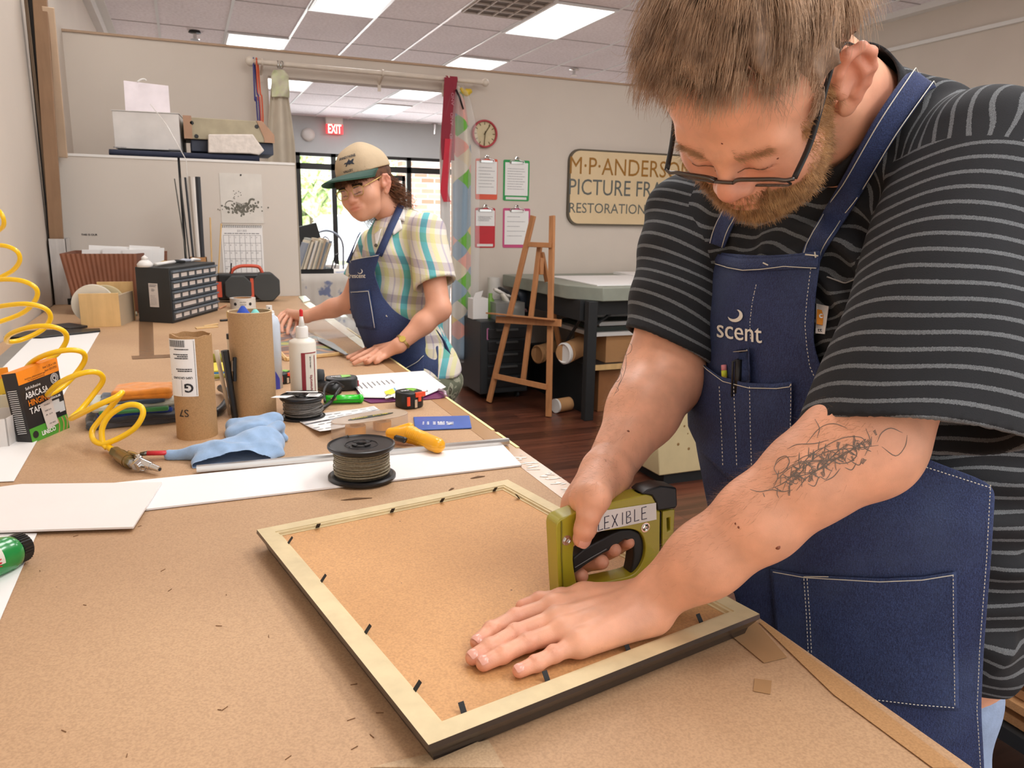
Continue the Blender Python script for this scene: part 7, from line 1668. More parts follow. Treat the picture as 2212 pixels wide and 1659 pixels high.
mk('bridge',tube(spline([h2w(q) for q in((-.011,yg,zc_g+.009),(0,yg+.002,zc_g+.0115),(.011,yg,zc_g+.009))],4),.002,8),m_gf,gl,smooth=True)
def nrm_r(v):return v/(n2(v)[:,None]+1e-9)
def smooth_c(P,n):
    for _ in range(n):P=(np.roll(P,1,0)+2*P+np.roll(P,-1,0))/4
    return P
# --- shirt
sv,sf=poly(shirt,(.5,.38,.80),(1.18,1.14,1.56),.004)
tL=(sv-SHL)@axL;tR=(sv-SHR)@axR
mL=np.minimum(torso(sv)-sleeveL(sv),((sv-SHL)@axL-.012)*.8);mR=torso(sv)-sleeveR(sv)
per=.0172
lat=(sv-np.array([.85,.775,1.2]))
w_t=np.clip((sv[:,2]-1.36)/.07,0,1)*np.clip((.74-sv[:,1])/.06,0,1);w_t=w_t*w_t*(3-2*w_t)
sT=(sv[:,2]*(1-w_t)+w_t*(sv[:,1]*-1.25+2.25+.35*(sv[:,2]-1.4))+.0022*np.sin(sv[:,1]*120+sv[:,2]*40)*np.clip((.82-sv[:,1])/.1,0,1)+.10*lat[:,1]*0+.06*(sv[:,0]-.75)+.006*np.sin(sv[:,1]*30+sv[:,2]*14)+.004*np.sin(sv[:,1]*75+sv[:,2]*30))/per
nLs=nL;sLs=((sv-pL)@nLs+.002*np.sin(sv[:,1]*60))/per;sRs=((sv-pR)@nR+.002*np.sin(sv[:,2]*60))/per
mk('shirt',(sv,sf),m_shirt,man,smooth=True,attrs={'sT':sT,'sL':sLs,'sR':sRs,'mL':mL-.004,'mR':mR-.004},label='black jersey shirt with thin grey stripes')
# collar
cN=nrm(NB+(.02,0,-.03)-h2w((0,-.035,-.02)));cc=NB+(.012,0,.012)-cN*.012
B_=basis(cN);ringp=[];hN=h2w((0,-.035,-.02))
for a_ in np.linspace(0,2*math.pi,41)[:-1]:
    dv_=B_[:,0]*math.cos(a_)+B_[:,1]*math.sin(a_);best=None
    for t_ in np.linspace(-.03,.16,60):
        c_=NB+(.02,0,-.03)-cN*t_;rr2=np.linspace(.04,.14,60);q=c_+dv_[None]*rr2[:,None];k_=np.argmin(np.abs(neck(q)-.005));q=q[k_]
        if shirt(q[None])[0]>.010:best=q;break
    ringp.append(best if best is not None else q)
ringp=smooth_c(np.array(ringp),6)
rp=spline(ringp,2,True);g=[]
for w_,o_ in((.034,.006),(.022,.006),(.010,.006),(.0,.004),(-.006,.0025),(-.0068,-.001)):g.append(rp-cN*w_+nrm_r(rp-(rp.mean(0)))*o_)
g=np.array(g);g=np.concatenate([g,g[:,:1]],1)
mk('collar',gridmesh(g),M('black_rib','#15161A',.9,bump=.3,bscale=300),man,smooth=True,solid=.003)
# --- jeans
def pants(p):
    d=None
    for s_ in(-1,1):
        hp=np.array([.93,.775+s_*.115,.88]);kn=hp+(.0,s_*.02,-.40);an=kn+(.03,0,-.38);e_=sm(rc(p,hp,kn,.088,.076),rc(p,kn,an,.085,.065),.03);d=e_ if d is None else sm(d,e_,.03)
    d=sm(d,el(p,(.925,.775,.90),(.17,.215,.12),BR_),.05);return np.maximum(d+.003*np.sin(p[:,2]*50+p[:,1]*20),.07-p[:,2])
pv,pf=poly(pants,(.6,.4,.04),(1.25,1.15,1.05),.010,1)
mk('jeans',(pv,pf),M('light_denim','#93A7C6',.8,var=.1,scale=60,bump=.2,bscale=400),man,smooth=True)
for s_ in(-1,1):
    an=np.array([.96,.775+s_*.135,.10]);
    def shoe(p,an=an):return np.maximum(sm(rc(p,an+(.03,0,-.045),an+(-.17,0,-.055),.05,.042),rc(p,an+(.01,0,.01),an+(.01,0,-.04),.05,.05),.03),.001-p[:,2])
    V,F=poly(shoe,an-(.26,.09,.11),an+(.12,.09,.09),.008,1);mk('shoe',(V,F),m_blackm,man,smooth=True)
# --- apron
def form(p):
    d=el(p,(.895,.775,1.06),(.224,.264,.25),BR_)
    d=sm(d,el(p,(.835,.79,1.27),(.168,.228,.20),BR_),.10)
    d=sm(d,rc(p,(.905,.775,1.0),(.895,.765,.35),.250,.245),.06)
    d=d+.0035*np.sin(p@np.array([30,45,6.])+2*np.sin(p[:,2]*9))*np.clip((1.12-p[:,2])/.1,0,1)+.004*np.sin(p@np.array([8,14,62.])+1.2*np.sin(p[:,1]*14))*np.exp(-((p[:,2]-1.06)/.07)**2)
    # vertical press fold on the bib and crease lines on the skirt
    q=proj(p);
    return d
def interp(v,tab):
    tab=np.array(tab,float);return np.interp(v,tab[:,0],tab[:,1])
EL_=[(520,1546),(560,1508),(620,1483),(680,1467),(760,1477),(860,1492),(960,1502),(1060,1521),(1120,1533),(1200,1558),(1300,1592),(1500,1600),(2100,1600)]
ER_=[(520,1772),(560,1773),(640,1762),(740,1757),(800,1775),(860,1815),(930,1885),(980,1975),(1020,2075),(1042,2152),(1200,2142),(1400,2126),(1530,2120),(1659,2127),(2100,2130)]
nr,nc=110,44
rows=np.concatenate([np.linspace(541,1060,46),np.linspace(1072,2100,64)])
uvg=np.array([[(interp(v,EL_)*(1-s_)+interp(v,ER_)*s_, v+(10*math.sin(s_*math.pi)*max(0,1-(v-541)/60) if v<601 else 0)) for s_ in np.linspace(0,1,nc)] for v in rows])
AP=trace(form,uvg.reshape(-1,2),.009).reshape(nr,nc,3)
def smooth_(A,n=2):
    for _ in range(n):
        B=A.copy();B[1:-1]=(A[:-2]+2*A[1:-1]+A[2:])/4;A=B.copy();A[:,1:-1]=(B[:,:-2]+2*B[:,1:-1]+B[:,2:])/4
    return A
AP=smooth_(AP,3)
ap=mk('apron',gridmesh(AP),m_denim,man,smooth=True,solid=.0022,sub=1,label='dark blue denim bib apron')
from mathutils.bvhtree import BVHTree
def bvh(P):
    V,F=gridmesh(P);return BVHTree.FromPolygons([tuple(v) for v in V],[tuple(f) for f in F])
APB=bvh(AP)
def hit(uv,lift,B=None,fb=form):
    """points on the apron cloth under given sight lines, lifted along the normal"""
    B=B or APB;out=[]
    for r in rays(uv):
        r=r/np.linalg.norm(r);h=B.ray_cast(Vector(CAM),Vector(r))
        if h[0] is None:
            h=B.find_nearest(Vector(CAM+r*.95));
        n_=np.array(h[1]);n_=n_ if n_@r<0 else -n_;out.append(np.array(h[0])+n_*lift)
    return np.array(out)
def patch(corn,nu,nv,lift,name,mat,parent=ap,solid=.0016,label=None,B=None):
    """corn: bottom/top pixel polylines -> cloth patch"""
    top,bot=corn;top=np.array(top,float);bot=np.array(bot,float)
    f=lambda L,s_:np.array([np.interp(s_,np.linspace(0,1,len(L)),L[:,k]) for k in(0,1)]).T
    S_=np.linspace(0,1,nu);T_,Bt=f(top,S_),f(bot,S_);g=np.stack([T_*(1-w_)+Bt*w_ for w_ in np.linspace(0,1,nv)])
    P=hit(g.reshape(-1,2),lift,B).reshape(nv,nu,3);o=mk(name,gridmesh(P),mat,parent,smooth=True,solid=solid,label=label);return o,P
def stitch(uv,lift=.0032,name='stitching',parent=ap,dash=1,r=.00055,B=None,n=None):
    uv=np.array(uv,float);L=np.r_[0,np.cumsum(n2(np.diff(uv,axis=0)))];n=n or max(4,int(L[-1]/4));s_=np.linspace(0,L[-1],n)
    q=np.stack([np.interp(s_,L,uv[:,k]) for k in(0,1)],1);P=hit(q,lift,B);k=[]
    if dash:
        for i in range(0,len(P)-1,2):k.append(tube(P[i:i+2],r,4))
        return mk(name,J(*k),m_thread,parent)
    return mk(name,tube(P,r,5),m_thread,parent,smooth=True)
# hem folds along the edges
o,_=patch(([(1546,548),(1600,560),(1660,560),(1772,552)],[(1552,572),(1610,588),(1690,584),(1770,580)]),20,4,.0035,'top_hem',m_denim)
stitch([(1553,572),(1580,580),(1612,586),(1650,584),(1700,578),(1768,582)],.006,dash=0)
stitch([(1758,556),(1752,600),(1746,650),(1742,700),(1746,750),(1752,790),(1765,820),(1790,850)],.0035)
stitch([(1500,590),(1488,640),(1482,690),(1486,740)],.0035)
stitch([(2136,1046),(2128,1200),(2112,1400),(2106,1530),(2114,1655)],.0035)
stitch([(1960,995),(2020,1014),(2080,1034),(2140,1054)],.0035)
# bib pocket with pen slots
o,PB=patch(([(1492,748),(1530,785),(1565,812),(1620,826),(1680,828),(1720,822)],[(1500,920),(1530,985),(1580,1030),(1630,1045),(1680,1040),(1716,1020)]),30,24,.0090,'bib_pocket',m_denim2,label='bib pocket with pen slots')
PBB=bvh(PB)
stitch([(1494,762),(1530,798),(1565,824),(1620,838),(1680,839),(1716,834)],.0025,parent=o,dash=0,B=PBB)
for u0,u1 in((1557,1562),(1588,1592),(1622,1624),(1714,1710)):stitch([(u0,835),(u1,940),(u1+2,1005)],.0024,parent=o,B=PBB)
o,PP=patch(([(1668,1226),(1740,1238),(1900,1246),(1990,1242),(2062,1230)],[(1690,1500),(1760,1505),(1900,1512),(1990,1526),(2066,1530)]),34,26,.0045,'lower_pocket',m_denim2,label='large lower pocket')
PPB=bvh(PP)
stitch([(1672,1234),(1740,1246),(1900,1255),(1990,1251),(2058,1240)],.0025,parent=o,dash=0,B=PPB)
stitch([(2057,1240),(2058,1350),(2060,1524)],.0025,parent=o,B=PPB);stitch([(1738,1240),(1744,1330),(1748,1420)],.0025,parent=o,B=PPB);stitch([(1745,1240),(1751,1330),(1755,1420)],.0025,parent=o,B=PPB);stitch([(2058,1526),(1980,1520),(1880,1508)],.0025,parent=o,B=PPB)
# embroidered word and crescent
V,F=text2d('scent',.0);V=V.copy();V[:,0]=1601+(V[:,0]-(V[:,0].min()+V[:,0].max())/2)*(96/(V[:,0].max()-V[:,0].min()));V[:,1]=717-(V[:,1])*58+V[:,0]*.14-224
mk('embroidery',(hit(V[:,:2],.0028),F),M('white_embroidery','#E9E6DC',.7),ap,solid=.0008)
a1=[(1592+16*math.cos(k_),682+14*math.sin(k_)) for k_ in np.linspace(-1.15,2.75,22)];a2=[(1589+13.5*math.cos(k_)-1,679+11*math.sin(k_)-.5) for k_ in np.linspace(2.75,-1.15,22)]
PC=np.array(a1+a2[1:-1]);Hh=hit(PC,.0028);n_=22;mk('embroidered_crescent',(Hh,[(i,i+1,len(PC)-1-i if i<20 else len(PC)-1-i,len(PC)-i if i>0 else 0) if i>0 else (0,1,len(PC)-1) for i in range(0,20)]),MATS['white_embroidery'],ap,solid=.0008)
# side tag
tfold=lambda p:torso(p)+folds(p)
P=trace(tfold,spline([(1786,598),(1806,606),(1826,611),(1848,604),(1866,612)],5),.001);mk('chest_pocket_edge',tube(P,.0009,5),M('grey_thread','#A8A8A6',.8),man,smooth=True)
tg=trace(tfold,[(1764,656),(1790,662),(1782,722),(1762,720)],.004);mk('side_label',(tg,[(0,1,2,3)]),M('label_cloth','#E4E0DC',.7),man,solid=.0012,label='white clothing label with an orange patch')
tg=trace(tfold,[(1765,668),(1780,671),(1777,703),(1764,700)],.0056);mk('orange_patch',(tg,[(0,1,2,3)]),M('label_orange','#E8931E',.6),man,solid=.0008)
V,F=text2d('tt',.02);V=V.copy();V[:,0]=1771+V[:,0]*14;V[:,1]=713-V[:,1]*11;mk('label_print',(trace(tfold,V[:,:2],.0056),F),m_ink,man)
V,F=text2d('c',.04);V=V.copy();V[:,0]=1773+V[:,0]*18;V[:,1]=681-V[:,1]*18;mk('label_print',(trace(tfold,V[:,:2],.0068),F),m_paper,man)
# straps
def strapg(cl,w_,lift,name,extra=None,extrafirst=False):
    cl=spline(np.array(cl,float),5);tn=np.gradient(cl,axis=0);tn/=n2(tn)[:,None];nn=np.stack([-tn[:,1],tn[:,0]],1);w_=np.interp(np.linspace(0,1,len(cl)),np.linspace(0,1,len(w_)),w_)
    g=np.stack([trace(lambda p:np.minimum(shirt(p),neck(p)-.012),cl+nn*w_[:,None]*s_,lift) for s_ in(-.5,-.17,.17,.5)],1)
    if extra is not None:g=np.concatenate([g,extra(g)])
    return mk(name,gridmesh(smooth_(g,2)),m_denim,man,smooth=True,solid=.0025,label='denim apron strap'),g
def over(g):
    l=g[-1];out=[]
    for k_ in range(1,9):out.append(l+np.array([.022*k_,.008*k_,-.0025*k_*k_+.002*k_]))
    return np.array(out)
o,g=strapg([(1750,562),(1764,530),(1800,470),(1848,388),(1904,290),(1948,224),(1992,164)],[44,44,50,54,58,60],.006,'apron_strap',over)
def sedge(g,c_,parent):
    q=g[:,c_[0]]*(1-c_[2])+g[:,c_[1]]*c_[2];q=q+0
    n_=np.cross(np.gradient(g[:,1],axis=0),g[:,2]-g[:,0]);n_/=n2(n_)[:,None]+1e-9;n_*=np.sign((n_*(CAM-q)).sum(1))[:,None];mk('stitching',tube(q+n_*.0030,.0006,4),m_thread,parent,smooth=True)
sedge(g,(0,1,.3),o);sedge(g,(3,2,.3),o)
o,g=strapg([(1548,530),(1562,492),(1582,452),(1600,418),(1622,380)],[34,36,38,38],.005,'apron_strap')
sedge(g,(0,1,.3),o);sedge(g,(3,2,.3),o)
mk('bar_tack',J(tube(hit([(1745,553),(1790-18,556)],.006),.0009,5),tube(hit([(1765,548),(1767,560)],.006),.0009,5),tube(hit([(1532,498+32),(1562,540)],.006),.0009,5)),m_thread,ap)
# waist tie at the right edge
tie=[at(2150,1050,.93),at(2180,1020,.93),at(2205,985,.95),at(2225,930,1.0)]
g=[];
for k_,p in enumerate(spline(tie,5)):g.append([p+EZ*.016,p+EZ*.005,p-EZ*.006,p-EZ*.016])
mk('waist_tie',gridmesh(np.array(g)),m_denim,man,smooth=True,solid=.003)
tie=[at(2148,1130,.93),at(2175,1110,.93),at(2205,1090,.95),at(2230,1050,1.0)];g=[[p+EZ*.014,p,p-EZ*.014] for p in spline(tie,5)];mk('waist_tie',gridmesh(np.array(g)),m_denim,man,smooth=True,solid=.003)
# pencil and pen in the pocket
a,b=hit([(1573,850),(1570,788)],.0045)
t=T('pencil','pencil with a pink eraser poking out of the bib pocket','pencil',a)
mk('shaft',tube([a,b*.6+a*.4],.0035,8),M('pencil_yellow','#C9B23A',.4),t);mk('ferrule',tube([b*.6+a*.4,b*.8+a*.2],.0039,10),M('lime_ferrule','#C9D43A',.35),t,smooth=True);mk('eraser',tube([b*.8+a*.2,b],.0036,10),M('eraser_pink','#D98A94',.7),t,smooth=True)
a,b=hit([(1601,850),(1604,776)],.006);c0,c1=hit([(1597,858),(1600,780)],.012)
t=T('pen','black pen clipped in the bib pocket beside the pencil','pen',a)
mk('barrel',tube([a,b],.0045,10),m_black,t,smooth=True);mk('clip',tube([c0,c1,b],[.0012,.0018,.002],6),m_black,t,smooth=True)
# tattoos (ink lines lying on the skin)
m_tat=M('tattoo_ink','#756A62',.6,var=.1)
def ink(strokes,fn,name,r,parent,lift=.00008):
    k=[]
    for s_ in strokes:
        s_=spline(np.array(s_,float),4);P=trace(fn,s_,lift,.5,1.5);k.append(tube(P,r*np.interp(np.linspace(0,1,len(P)),[0,.2,.8,1],[.35,1,1,.35]),4))
    return mk(name,J(*k),m_tat,parent,label='grey line tattoo on the forearm')
sk=lambda p:handL(p)
rg=np.random.default_rng(31);S=[[(1620,1057),(1640,1062),(1668,1058),(1690,1062),(1712,1058)],[(1648,1064),(1652,1074)],[(1668,1058),(1680,1030),(1672,1010),(1690,990),(1720,985)],[(1690,1062),(1702,1035),(1730,1010),(1760,1000)],[(1700,970),(1722,960),(1760,958),(1790,950)],[(1668,1025),(1690,1020),(1705,1000),(1698,985),(1680,992),(1672,1010)],[(1720,1060),(1745,1030),(1775,1010),(1800,985),(1830,975)],[(1745,1045),(1760,1050),(1770,1030),(1785,1035),(1800,1010)],
   [(1740,960),(1770,925),(1800,915),(1830,925)],[(1755,985),(1790,960),(1825,945),(1860,945),(1872,960)],[(1800,1000),(1830,1000),(1850,985),(1845,965),(1820,960)],[(1830,990),(1855,1005),(1862,990)],[(1760,905),(1770,925),(1765,945)],[(1895,955),(1905,935),(1925,925),(1950,935)],[(1905,965),(1935,985),(1955,965),(1960,940)],[(1870,925),(1880,955),(1868,985)],[(1850,1000),(1840,1015),(1825,1010)],[(1715,1000),(1740,985),(1770,980)],[(1780,1040),(1800,1030),(1815,1012)]]
P0_=np.array([1655,1058.]);P1_=np.array([1895,938.]);dd_=(P1_-P0_)/np.hypot(*(P1_-P0_));nn_=np.array([-dd_[1],dd_[0]])
for k_ in range(6):
    t_=np.linspace(.02+.05*k_,.62+.07*k_,13);off_=np.array([(-16+7*k_)*math.sin(3.1*x+k_)+11*math.sin(9*x+2.1*k_) for x in t_]);pts=P0_+(P1_-P0_)*t_[:,None]+nn_*off_[:,None];S.append([tuple(q) for q in pts])
    for i in range(1,12):
        sgn=1 if (i+k_)%2 else -1;q=pts[i];S.append([tuple(q),tuple(q+nn_*sgn*7+dd_*4),tuple(q+nn_*sgn*(13+3*(i%3))+dd_*11)])
for i in range(34):
    t_=rg.beta(2.2,2.2);c_=P0_+(P1_-P0_)*t_+nn_*rg.normal(0,15);a=rg.uniform(-.5,.9);d_=np.array([math.cos(a),-math.sin(a)]);m_=np.array([-d_[1],d_[0]]);l=rg.uniform(4,10)
    for j in range(4):q=c_+m_*(j*3.0);S.append([tuple(q),tuple(q+d_*l*.5+m_*1.2),tuple(q+d_*l*(1-.12*j))])
for i in range(9):
    c_=P0_+(P1_-P0_)*rg.uniform(.1,.9)+nn_*rg.normal(0,12);r_=rg.uniform(4,9);S.append([tuple(c_+r_*np.array([math.cos(k_),.8*math.sin(k_)])) for k_ in np.linspace(0,5.6,8)])
for i in range(7):
    u,v=1680+25*i,1052-12*i;S.append([(u,v),(u-2+rg.normal(0,3),v+14),(u+2,v+24)])
ink(S,sk,'tattoo',.00046,man)
skR=lambda p:handR(p)
S=[[(1340,740),(1352,765),(1350,800),(1338,830),(1325,855)],[(1340,740),(1326,760),(1324,800),(1322,850)],[(1330,775),(1340,770),(1344,785),(1334,795)],[(1328,805),(1338,800),(1342,815),(1332,825),(1330,812)],[(1332,760),(1340,757)],[(1348,770),(1362,760),(1364,745),(1352,738)],[(1330,835),(1336,842),(1328,850)],[(1336,782),(1346,800)],[(1345,815),(1334,835)]]
ink(S,skR,'tattoo',.0004,man)
# moles
k=[]
for (u,v,r,f_) in((1589,1131,.0012,sk),(1596,1139,.0014,sk),(1680,1182,.0026,sk),(1357,932,.0018,skR),(1680,342,.0012,head),(1560,310,.0011,head)):
    P=trace(f_,[(u,v)],.0,.4,1.5)[0];k.append(lathe([(0,-r*.4),(r,0),(0,r*.35)],10,P,CAM-P))
mk('moles',J(*k),M('mole','#8A4F3A',.6),man,smooth=True)
# arm hair
for fn,(u0,v0,u1,v1),tag_ in((handL,(1420,1180,1860,900),'L'),(handR,(1290,1050,1330,740),'R')):
    n=900;s_=rg.uniform(0,1,n);u=u0+(u1-u0)*s_+rg.normal(0,38 if tag_=='L' else 34,n);v=v0+(v1-v0)*s_+rg.normal(0,38 if tag_=='L' else 20,n)
    P=trace(fn,np.stack([u,v],1),0.,.5,1.5);d,g=grad(fn,P,1e-3);g/=n2(g)[:,None]+1e-9;ok=np.abs(d)<.001;P=P[ok];g=g[ok];n=len(P)
    ax_=nrm((WL-EL) if tag_=='L' else (WR-ER));dr=g*.55+ax_*.8+rg.normal(0,.25,(n,3));dr/=n2(dr)[:,None]
    V,F=strands(grow(P,g,dr,rg.uniform(.006,.013,n),5,.15,seed=5),np.full(n,.00007));mk('arm_hair',(V,F),M('arm_hair','#8A6848',.6,var=.1),man,smooth=True)
# ================================================================ the point driver in his hand
from mathutils.geometry import tessellate_polygon
m_ol=M('olive_green_paint','#A39A26',.28,var=.04,scale=9,coat=.5)
t=T('point_driver','olive metal point driver held in the man\'s right hand, labelled FLEXIBLE','stapler',G0)
def holed(outer,holes,thick,mat,name,parent,off=0.,bev=.0012):
    loops=[[gp(u,v,off) for u,v in outer]]+[[gp(u,v,off) for u,v in h] for h in holes];al=[Vector(p) for l in loops for p in l];tri=tessellate_polygon([[Vector(p) for p in l] for l in loops])
    n=len(al);V=[np.array(p) for p in al]+[np.array(p)-gn*thick for p in al];F=[tuple(f) for f in tri]+[tuple(i+n for i in f[::-1]) for f in tri];k=0
    for l in loops:
        m=len(l)
        for i in range(m):F.append((k+i,k+(i+1)%m,n+k+(i+1)%m,n+k+i))
        k+=m
    V=np.array(V)
    import bmesh
    o=mk(name,(V,F),mat,parent);bm=bmesh.new();bm.from_mesh(o.data);bmesh.ops.recalc_face_normals(bm,faces=bm.faces);bmesh.ops.dissolve_limit(bm,angle_limit=.01,verts=bm.verts,edges=bm.edges);bm.to_mesh(o.data);bm.free()
    md=o.modifiers.new('b','BEVEL');md.width=bev;md.segments=3;md.limit_method='ANGLE';md.angle_limit=.6;o.data.polygons.foreach_set('use_smooth',[True]*len(o.data.polygons));o.data.set_sharp_from_angle(angle=.6);return o
hole=spline([(1243,1168),(1262,1158),(1300,1148),(1345,1143),(1368,1144),(1384,1152),(1392,1168),(1394,1190),(1388,1215),(1374,1236),(1355,1246),(1300,1258),(1262,1268),(1250,1266),(1244,1252),(1238,1210)],3,True)
outer=[(1201,1142),(1203,1131),(1211,1122),(1226,1115),(1250,1106),(1310,1088),(1360,1076),(1386,1070),(1396,1068),(1410,1072),(1417,1086),(1420,1103),(1426,1104),(1425,1205),(1424,1247),(1300,1276),(1209,1298),(1206,1250)]
body=holed(outer,[hole],GT,m_ol,'body',t)
mk('side_ridge',tube([gp(1213,1126,.0005),gp(1213,1200,.0005),gp(1217,1292,.0005)],.0009,5),M('olive_dark','#6A6616',.4),t)
holed([(1432,1104),(1458,1100),(1456,1150),(1450,1242),(1430,1246)],[[(1440,1120),(1447,1118),(1448,1146),(1441,1150)]],GT*.9,m_ol,'magazine',t,off=-.001)
holed([(1426,1106),(1432,1105),(1430,1243),(1425,1244)],[],GT*.8,m_black,'track',t,off=-.004)
holed([(1388,1068),(1400,1058),(1428,1050),(1462,1054),(1464,1092),(1460,1098),(1420,1104),(1417,1086),(1408,1071)],[],GT*1.08,m_black,'cap',t,off=.0015,bev=.002)
holed([(1368,1078),(1380,1066),(1398,1064),(1402,1070),(1390,1072),(1374,1078)],[],GT*.5,m_black,'catch',t,off=-.006)
# lever: grip running across the opening
lev=[(1238,1206),(1262,1186),(1300,1166),(1322,1154),(1340,1146),(1362,1144),(1380,1150),(1391,1166),(1394,1188),(1388,1214),(1374,1236),(1362,1240),(1366,1222),(1369,1200),(1368,1180),(1361,1169),(1350,1166),(1338,1174),(1328,1184),(1300,1198),(1270,1218),(1240,1240)]
holed(lev,[],GT*.72,M('grip_black','#1A1A1C',.5),'lever',t,off=-GT*.18,bev=.002)
mk('lever_line',tube([gp(1242,1226,-GT*.16),gp(1275,1206,-GT*.16),gp(1310,1186,-GT*.16)],.0006,4),M('grey_line','#6E6E70',.4),t)
holed([(1255,1262),(1300,1250),(1372,1232),(1376,1238),(1300,1262),(1262,1271)],[],GT*.3,m_ol,'bottom_bar',t,off=-GT*.45)
k=[]
for (u,v) in((1224,1167),(1394,1139),(1229,1284)):
    c=gp(u,v,0);mk('screw',J(lathe([(.0048,0),(.0048,.0018),(.0036,.0026),(.0022,.0022),(.0016,.0008),(0,.0008)],6,c,gn),lathe([(.0062,-.0002),(.0062,.0006),(0,.0006)],18,c,gn)),m_chrome,t)
# paper label with hand lettering
lb=[gp(u,v,.0007) for u,v in((1284,1106),(1417,1086),(1418,1122),(1284,1150))];mk('paper_label',prism(lb,gn*.0003),M('masking_tape','#E9E7E4',.5),t)
base=np.array([(1293,1146),(1413,1116)]);uvt=lambda x,y:(1293+120*x+0*y,1146-(30*x)*1.0-y*30+0)
LT={'L':[[(0,1),(0,0),(.6,.04)]],'E':[[(.6,1),(0,1),(0,0),(.65,0)],[(0,.5),(.5,.52)]],'X':[[(0,0),(.7,1)],[(0,1),(.7,0)]],'I':[[(0.2,0),(.2,1)]],'B':[[(0,0),(0,1),(.45,.95),(.5,.7),(.05,.52),(.55,.4),(.55,.08),(0,0)]]}
k=[];x=.0
for chh,w_ in zip('LEXIBLE',(.11,.135,.16,.10,.145,.13,.13)):
    for s_ in LT[chh]:k.append(tube([gp(*uvt(x+a_*.135,b_*.86),.0013) for a_,b_ in s_],.00055,5))
    x+=w_
mk('hand_lettering',J(*k),M('marker_ink','#2C2A44',.6),t)
for s_,u,v,h_ in(('HM515',1316,1277,8),('TM',1287,1284,5)):
    V,F=text2d(s_,.01);V=V.copy();uu_=(V[:,0])*h_*1.3;vv_=V[:,1]*h_*1.3;mk('stamped_text',(np.array([gp(u+a_,v-.24*a_-b_,.0006) for a_,b_ in zip(uu_,vv_)]),F),M('olive_dark','#6A6616'),t)
mk('nose',cyl(gp(1188,1296,-.004),gp(1198,1300,-.004),.006,14),m_dark,t)
# ================================================================ the second worker farther along the bench
def f_plaid(nt,mp,col,b):
    N,L=nt.nodes,nt.links
    def ramp(attr,stops):
        a=N.new('ShaderNodeAttribute');a.attribute_name=attr;f=N.new('ShaderNodeMath');f.operation='FRACT';L.new(a.outputs['Fac'],f.inputs[0])
        c=N.new('ShaderNodeValToRGB');c.color_ramp.interpolation='CONSTANT';e=c.color_ramp.elements
        e[0].position=0;e[0].color=lin(stops[0][1]);e[1].position=stops[1][0];e[1].color=lin(stops[1][1])
        for p_,h_ in stops[2:]:
            q=e.new(p_);q.color=lin(h_)
        L.new(f.outputs[0],c.inputs[0]);return c.outputs[0]
    A_=ramp('sU',[(0,'#62AEB4'),(.22,'#D6CFC0'),(.34,'#D8D5A6'),(.50,'#D8D1C6'),(.66,'#BDB6BE'),(.71,'#D9D2C6'),(.86,'#D8D5A6'),(.94,'#D9D2C6')])
    B_=ramp('sV',[(0,'#FFFFFF'),(.30,'#F6F4DC'),(.52,'#FFFFFF'),(.66,'#DAD4E0'),(.86,'#FFFFFF')])
    mx=N.new('ShaderNodeMix');mx.data_type='RGBA';mx.blend_type='MULTIPLY';mx.inputs[0].default_value=.9;L.new(A_,mx.inputs[6]);L.new(B_,mx.inputs[7]);return mx.outputs[2]
m_plaid=M('plaid_cotton','#D9D2C2',.85,fn=f_plaid,bump=.15,bscale=200)
EARS[0]=.80
WM=np.array([[-0.64021,-0.70931,-0.29498],[0.7342,-0.67794,0.036675],[-0.22599,-0.193094,0.9548]])
WS=.93;WC=np.array([.6199,2.8423,1.4849]);WC=CAM+(WC-CAM)*WS
ww=lambda p:WC+WS*(np.asarray(p,float)@WM.T);wi=lambda P:(P-WC)@WM/WS;wd_=lambda v:np.asarray(v)@WM.T
dW=2.62
sL=at(922,500,2.56);eL=at(948,668,2.50);kL=at(862,746,2.46)
sR=at(806,526,2.93);eR=at(756,654,2.97);kR=at(662,684,2.95)
nb=at(872,480,2.68)
che=at(858,560,2.70);wai=at(872,690,2.72);hip=at(915,815,2.76)
R2=rz(-.35)
def wtorso(p):
    d=el(p,che,(.115,.155,.16),R2);d=sm(d,el(p,wai,(.125,.155,.17),R2),.08);d=sm(d,el(p,hip,(.135,.165,.15),R2),.07)
    d=sm(d,rc(p,sL+(.01,.02,-.01),nb-(0,0,.03),.052,.055),.05);return sm(d,rc(p,sR+(.01,-.02,-.01),nb-(0,0,.03),.05,.055),.05)
HL={'index':[(812,752,.030),(790,762,.026),(774,770,.018),(760,777,.010)],'middle':[(815,758,.030),(796,770,.026),(778,778,.018),(765,785,.009)] ,'ring':[(822,764,.028),(806,774,.022),(796,781,.014),(790,784,.008)],'thumb':[(822,750,.022),(795,752,.018),(775,762,.012),(752,772,.009)],'pinky':[(832,768,.024),(822,775,.018),(816,780,.012),(811,783,.008)]}
HR_={'index':[(632,685,.045),(626,700,.035),(622,712,.022),(622,722,.010)],'middle':[(624,680,.045),(614,694,.036),(608,706,.022),(610,718,.010)],'ring':[(620,676,.042),(607,686,.034),(600,698,.022),(598,708,.012)],'pinky':[(622,672,.038),(608,678,.030),(600,688,.02),(597,697,.012)],'thumb':[(640,688,.040),(642,702,.030),(638,714,.020),(632,722,.012)]}
